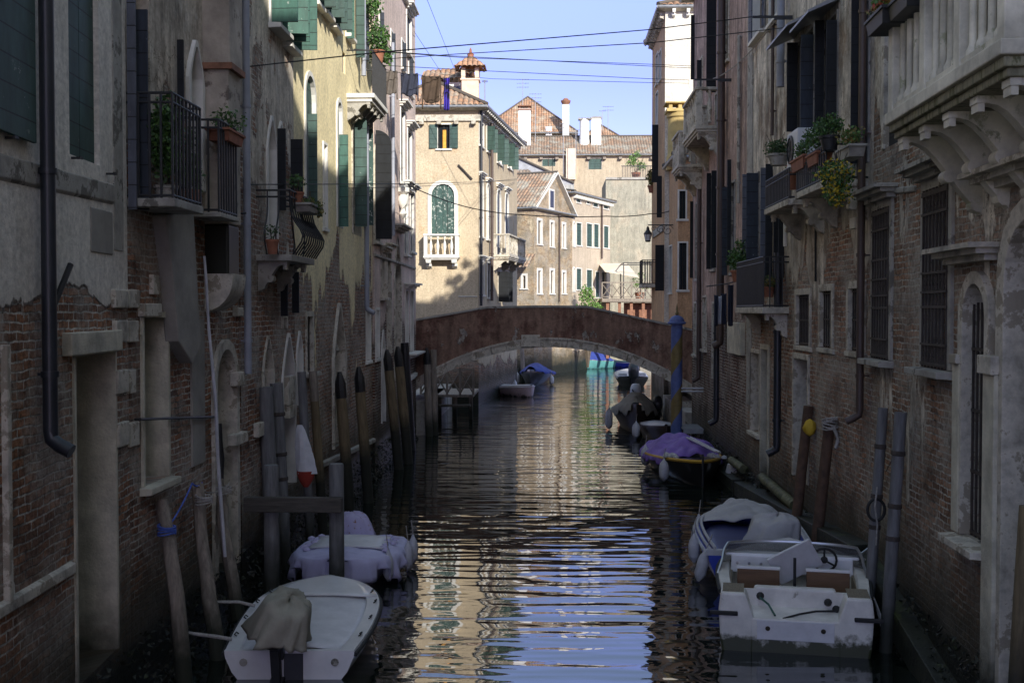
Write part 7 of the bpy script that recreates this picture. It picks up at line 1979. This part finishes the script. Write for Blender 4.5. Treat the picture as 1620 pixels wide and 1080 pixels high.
for args in ((1232, 262, -.45, 'round basket of fine grey green leaves hanging leftmost on the grey house', dict(r=.2, hp=.2, blobs=[(0, 0, .3, .28, .5, .2)], n=900, size=.045, seed=12, pot='stone_dark', mats=('leaf_dark',))),
             (1272, 270, -.5, 'long clay planter box of small shrubs before the air conditioner', dict(box=(.24, .95), hp=.2, blobs=[(0, -.3, .4, .14, .2, .25), (0, .2, .33, .14, .3, .18)], n=420, size=.05, seed=13, mats=('leaf_mid', 'leaf_dark'))),
             (1296, 262, -.5, 'second clay planter box of tall green shrubs right of the air conditioner', dict(box=(.24, .7), hp=.18, blobs=[(0, 0, .45, .2, .35, .28)], n=520, size=.05, seed=14, mats=('leaf_dark', 'leaf_mid'))),
             (1312, 238, -.55, 'rounded dark green leafy plant highest on the plant balconies', dict(r=.14, hp=.2, blobs=[(0, 0, .35, .24, .32, .2)], n=560, size=.05, seed=15, mats=('leaf_mid', 'leaf_dark'), pot='iron')),
             (1346, 252, -.5, 'pale straggling plant in a dark trough at the right end of the balconies', dict(box=(.22, .7), hp=.16, blobs=[(0, 0, .3, .18, .4, .16)], n=330, size=.05, seed=16, mats=('leaf_mid', 'leaf_autumn'), pot='stone_dark')),
             (1328, 290, -.7, 'big cascade of yellow flowers spilling over the stone balcony', dict(r=.14, hp=.18, blobs=[(-.05, 0, .12, .3, .42, .22), (-.05, -.15, -.12, .24, .28, .25), (-.02, .35, .2, .2, .3, .15)], n=1500, size=.05, seed=17, mats=('leaf_dark', 'flower', 'leaf_mid'), pot='stone_dark')),
             (1254, 300, -.3, 'orange red flowering plant below the air conditioner', dict(r=.11, hp=.3, blobs=[(0, 0, .42, .14, .2, .14)], n=200, size=.05, seed=18, mats=('red_flower', 'leaf_mid'))),
             (1168, 446, -.3, 'bushy bright green plant on the brick buttress top', dict(r=.17, hp=.26, blobs=[(0, 0, .5, .3, .5, .32), (0, -.2, .8, .15, .2, .2)], n=900, size=.07, seed=19, mats=('leaf_mid', 'leaf_dark'))),
             (1216, 470, -.3, 'trailing plant inside the lower iron balcony of the grey house', dict(r=.12, hp=.2, blobs=[(0, 0, .3, .18, .5, .15)], n=330, size=.05, seed=20, mats=('leaf_dark', 'leaf_autumn'))),
             (1032, 305, -.15, 'ochre leaved plant on the corner of the white brick house', dict(r=.2, hp=.3, blobs=[(0, 0, .6, .3, .4, .5)], n=330, size=.12, seed=21, mats=('leaf_autumn',)))):
    planter(args[0], args[1], args[2], XR, args[3], **args[4])
# flower boxes hung outside the colonnaded balcony
for (px_, py_, Y, lb, sd, mt) in ((1402, 48, 11.9, 'dark wire flower box of red flowers at the far end of the colonnaded balcony', 31, ('leaf_autumn', 'leaf_mid', 'red_flower')), (1440, 22, 11.2, 'second dark flower box hung on the colonnaded balcony rail', 32, ('leaf_dark', 'leaf_mid'))):
    potted(at(px_, py_, Y), lb, box=(.26, .72), hp=.17, blobs=[(0, 0, .26, .2, .38, .14)], n=420, size=.05, seed=sd, mats=mt, pot='iron', rz=R(-2))
# laundry across the canal
yl = 30.0
def garment(px0, px1, yt, yb, Y, m, lb, seed, shape='shirt', name='hanging_cloth', rz=0):
    a = at(px0, yt, Y); b = at(px1, yt, Y); h = a.z - at(px0, yb, Y).z; w = b.x - a.x
    rng = random.Random(seed); ph = rng.uniform(0, 6)
    mb = MB()
    def fn(u, v):
        d = .04 * math.sin(9 * u + ph) * v + .03 * math.sin(17 * u + 4 * v)
        k = 1 - .12 * math.sin(v * 2) * abs(2 * u - 1) if shape == 'shirt' else 1
        zz = v * (1 - .12 * abs(2 * u - 1) * (1 + .5 * math.sin(11 * u + ph))) if shape == 'shirt' else v
        x = w * (.5 + (u - .5) * k)
        return (x, d, -h * zz - .015 * math.sin(math.pi * u))
    mb.grid(fn, 22, 14)
    if shape == 'shirt':
        for x in (-.02 * w, w * .94):
            mb.grid(lambda u, v: (x + .08 * w * u + .02 * v, .05 * math.sin(5 * v + x), -.01 - h * 1.2 * v), 3, 8)
    return thing1(mb, name, M[m], spin(a, rz), lb, 'laundry', 'washing on the line', smooth='all', solid=.008)
garment(603, 628, 112, 150, yl, 'cloth_grey', 'taupe shirt hanging leftmost on the washing line', 1)
garment(634, 661, 116, 153, yl, 'cloth_black', 'dark navy shirt second on the washing line', 2)
garment(667, 697, 120, 164, yl, 'cloth_brown', 'dark brown shirt third on the washing line', 3)
garment(702, 711, 123, 174, yl, 'cloth_blue', 'violet blue and black towel last on the washing line', 4, 'towel')
def line(pts, lb, r=.012, sag=.15, name='overhead_cable', cat='cable', group='cables strung across the canal', m='cable'):
    P = [at(*p) for p in pts]; L = []; o = P[0]
    for (a, b) in zip(P, P[1:]):
        for k in range(14): t = k / 14; L.append(a.lerp(b, t) - o - Vector((0, 0, sag * 4 * t * (1 - t))))
    L.append(P[-1] - o); mb = MB(); mb.tube(L, r, 5)
    return thing1(mb, name, M[m], spin(o), lb, cat, group, smooth=True)
def wy(px, X): return ycx(px, X)
line([(592, 104, yl - .5), (618, 112, yl), (664, 119, yl), (715, 124, yl), (1028, 200, 45)][:4], 'washing line carrying the dark shirts', .008, .02, 'washing_line', 'washing line', None)
LN = [((380, 107), (600, 83), (1030, 47), (1205, 25), .010, 'uppermost of the cables crossing the sky'),
      ((590, 95), (720, 86), (1030, 68), (1262, 42), .010, 'second cable down, rising to the grey house on the right'),
      ((560, 78), (700, 88), (1030, 105), (1095, 108), .009, 'third cable down, falling slightly to the right'),
      ((575, 80), (740, 92), (1030, 102), (1095, 105), .009, 'thin cable running close beside the third one'),
      ((592, 103), (760, 112), (1030, 125), (1090, 127), .009, 'fourth cable down, just over the lantern chimney'),
      ((700, 118), (780, 125), (1030, 131), (1090, 132), .009, 'lowest of the cables against the sky'),
      ((390, 292), (640, 291), (760, 288), (818, 285), .009, 'thin level wire passing the arched green window'),
      ((540, 298), (640, 296), (740, 291), (818, 283), .008, 'lower thin wire passing the arched green window')]
for (a, b, c, d, r_, lb) in LN:
    Ya, Yd = wy(a[0], XL), (wy(d[0], XR) if d[0] > 1000 else 60)
    n0 = a[0]; n1 = d[0]
    def Yi(x, Ya=Ya, Yd=Yd, n0=n0, n1=n1):
        # straight line in plan between the two anchor points
        A = plan(n0, Ya); D = plan(n1, Yd); dr = ray(x, 490); k = dr.x / dr.y
        den = (D.x - A.x) - k * (D.y - A.y)
        t = (k * A.y - A.x) / den
        return A.y + t * (D.y - A.y)
    line([(a[0], a[1], Ya), (b[0], b[1], Yi(b[0])), (c[0], c[1], Yi(c[0])), (d[0], d[1], Yd)], lb, r_, .0)
line([(652, 296, 36), (740, 328, 40), (830, 340, 42), (960, 342, 43), (1030, 338, 43.5), (1068, 331, 43.4)], 'thick drooping black cable over the bridge', .018, .05)
line([(480, 330, wy(480, XL)), (520, 352, 24), (600, 352, 30)], 'slack cable on the front of the yellow house', .014, .05, group=None)
line([(545, -40, 27), (600, 60, 28.5), (660, 0, 60)][:2], 'short pale clothes line high on the yellow house', .008, .1, group=None, m='rope')
line([(664, -30, 34), (720, 112, 52)], 'steep thin wire falling from the palazzo roof towards the lantern chimney', .008, .0)
line([(655, 50, 37), (700, 118, 52)], 'second steep thin wire left of the lantern chimney', .008, .0)
line([(1128, 125, 30), (1170, 98, 27), (1225, 35, 22.6)], 'pale double clothes line slanting up the brown and grey houses', .014, .05, name='washing_line', cat='washing line', group=None, m='rope')
# T-shaped iron drying bars
for (px_, py_, w_, lb) in ((1225, 27, .9, 'iron T bar high on the grey house holding the slanting clothes line'), (1136, 126, 1.3, 'iron T bar on the brown house beside the tall drainpipe')):
    Y = ycx(px_, XR - .3); p = at(px_, py_, Y); mb = MB(); mb.box(-.45 * w_ , .45 * w_, -.02, .02, -.02, .02); mb.box(0, XR - p.x + .02, -.02, .02, -.05, -.02)
    thing1(mb, 'drying_bar', M['iron'], spin(p), lb, 'drying bar')
# clothes on the right wall
for i, (px0, px1, yt, yb, m_, lb) in enumerate(((1130, 1136, 466, 515, 'cloth_black', 'dark shirt hanging leftmost on the right wall'), (1135, 1141, 468, 512, 'cloth_white', 'pale blue white cloth in the middle of the hanging clothes on the right wall'), (1141, 1149, 464, 512, 'cloth_black', 'black trousers on the right wall'), (1152, 1160, 450, 515, 'cloth_black', 'longest black garment on the right wall, by the plant'))):
    garment(px0, px1, yt, yb, 26.4 + .1 * i, m_, lb, 40 + i, 'towel')
line([(1118, 453, 27.5), (1150, 449, 26.5), (1168, 444, 25.9)], 'short drying rod for the clothes on the right wall', .016, 0, 'drying_bar', 'drying bar', None)
# washing in the far loggia window
garment(863, 873, 200, 216, 108.6, 'cloth_white', 'white cloth hanging in the window under the far pyramid roof', 60, 'towel')
# weed and stones along the foot of both walls
rng = random.Random(77)
for (sg, ya, yb_, nm) in ((-1, 5, 37, 'weed_on_left_wall'), (1, 6, 36, 'weed_on_right_wall')):
    mb = MB()
    for k in range(4200):
        Y = ya + (yb_ - ya) * (rng.random() ** 1.4); X = sg * (4.5 - (.0 if Y > 12 and sg < 0 else 0)) 
        if sg < 0 and Y < 12: X = -3.81 - (Y - 3) * .0767
        if sg > 0 and Y < 15.9: X = XR - (15.9 - Y) * .0333 
        z = rng.random() ** 1.7 * .75 - .05
        s = .018 + .035 * rng.random(); x = X - sg * (.06 + .28 * max(0, .5 - z))
        q = [Vector((rng.uniform(-1, 1), rng.uniform(-1, 1), rng.uniform(-1, 1))) * s for _ in range(4)]
        c = Vector((x, Y, z)); mb.add([c + v for v in q], [(0, 1, 2), (0, 2, 3), (0, 3, 1), (1, 3, 2)])
    tag(mb.build(nm, M['mud'], None, Matrix()), kind='stuff')
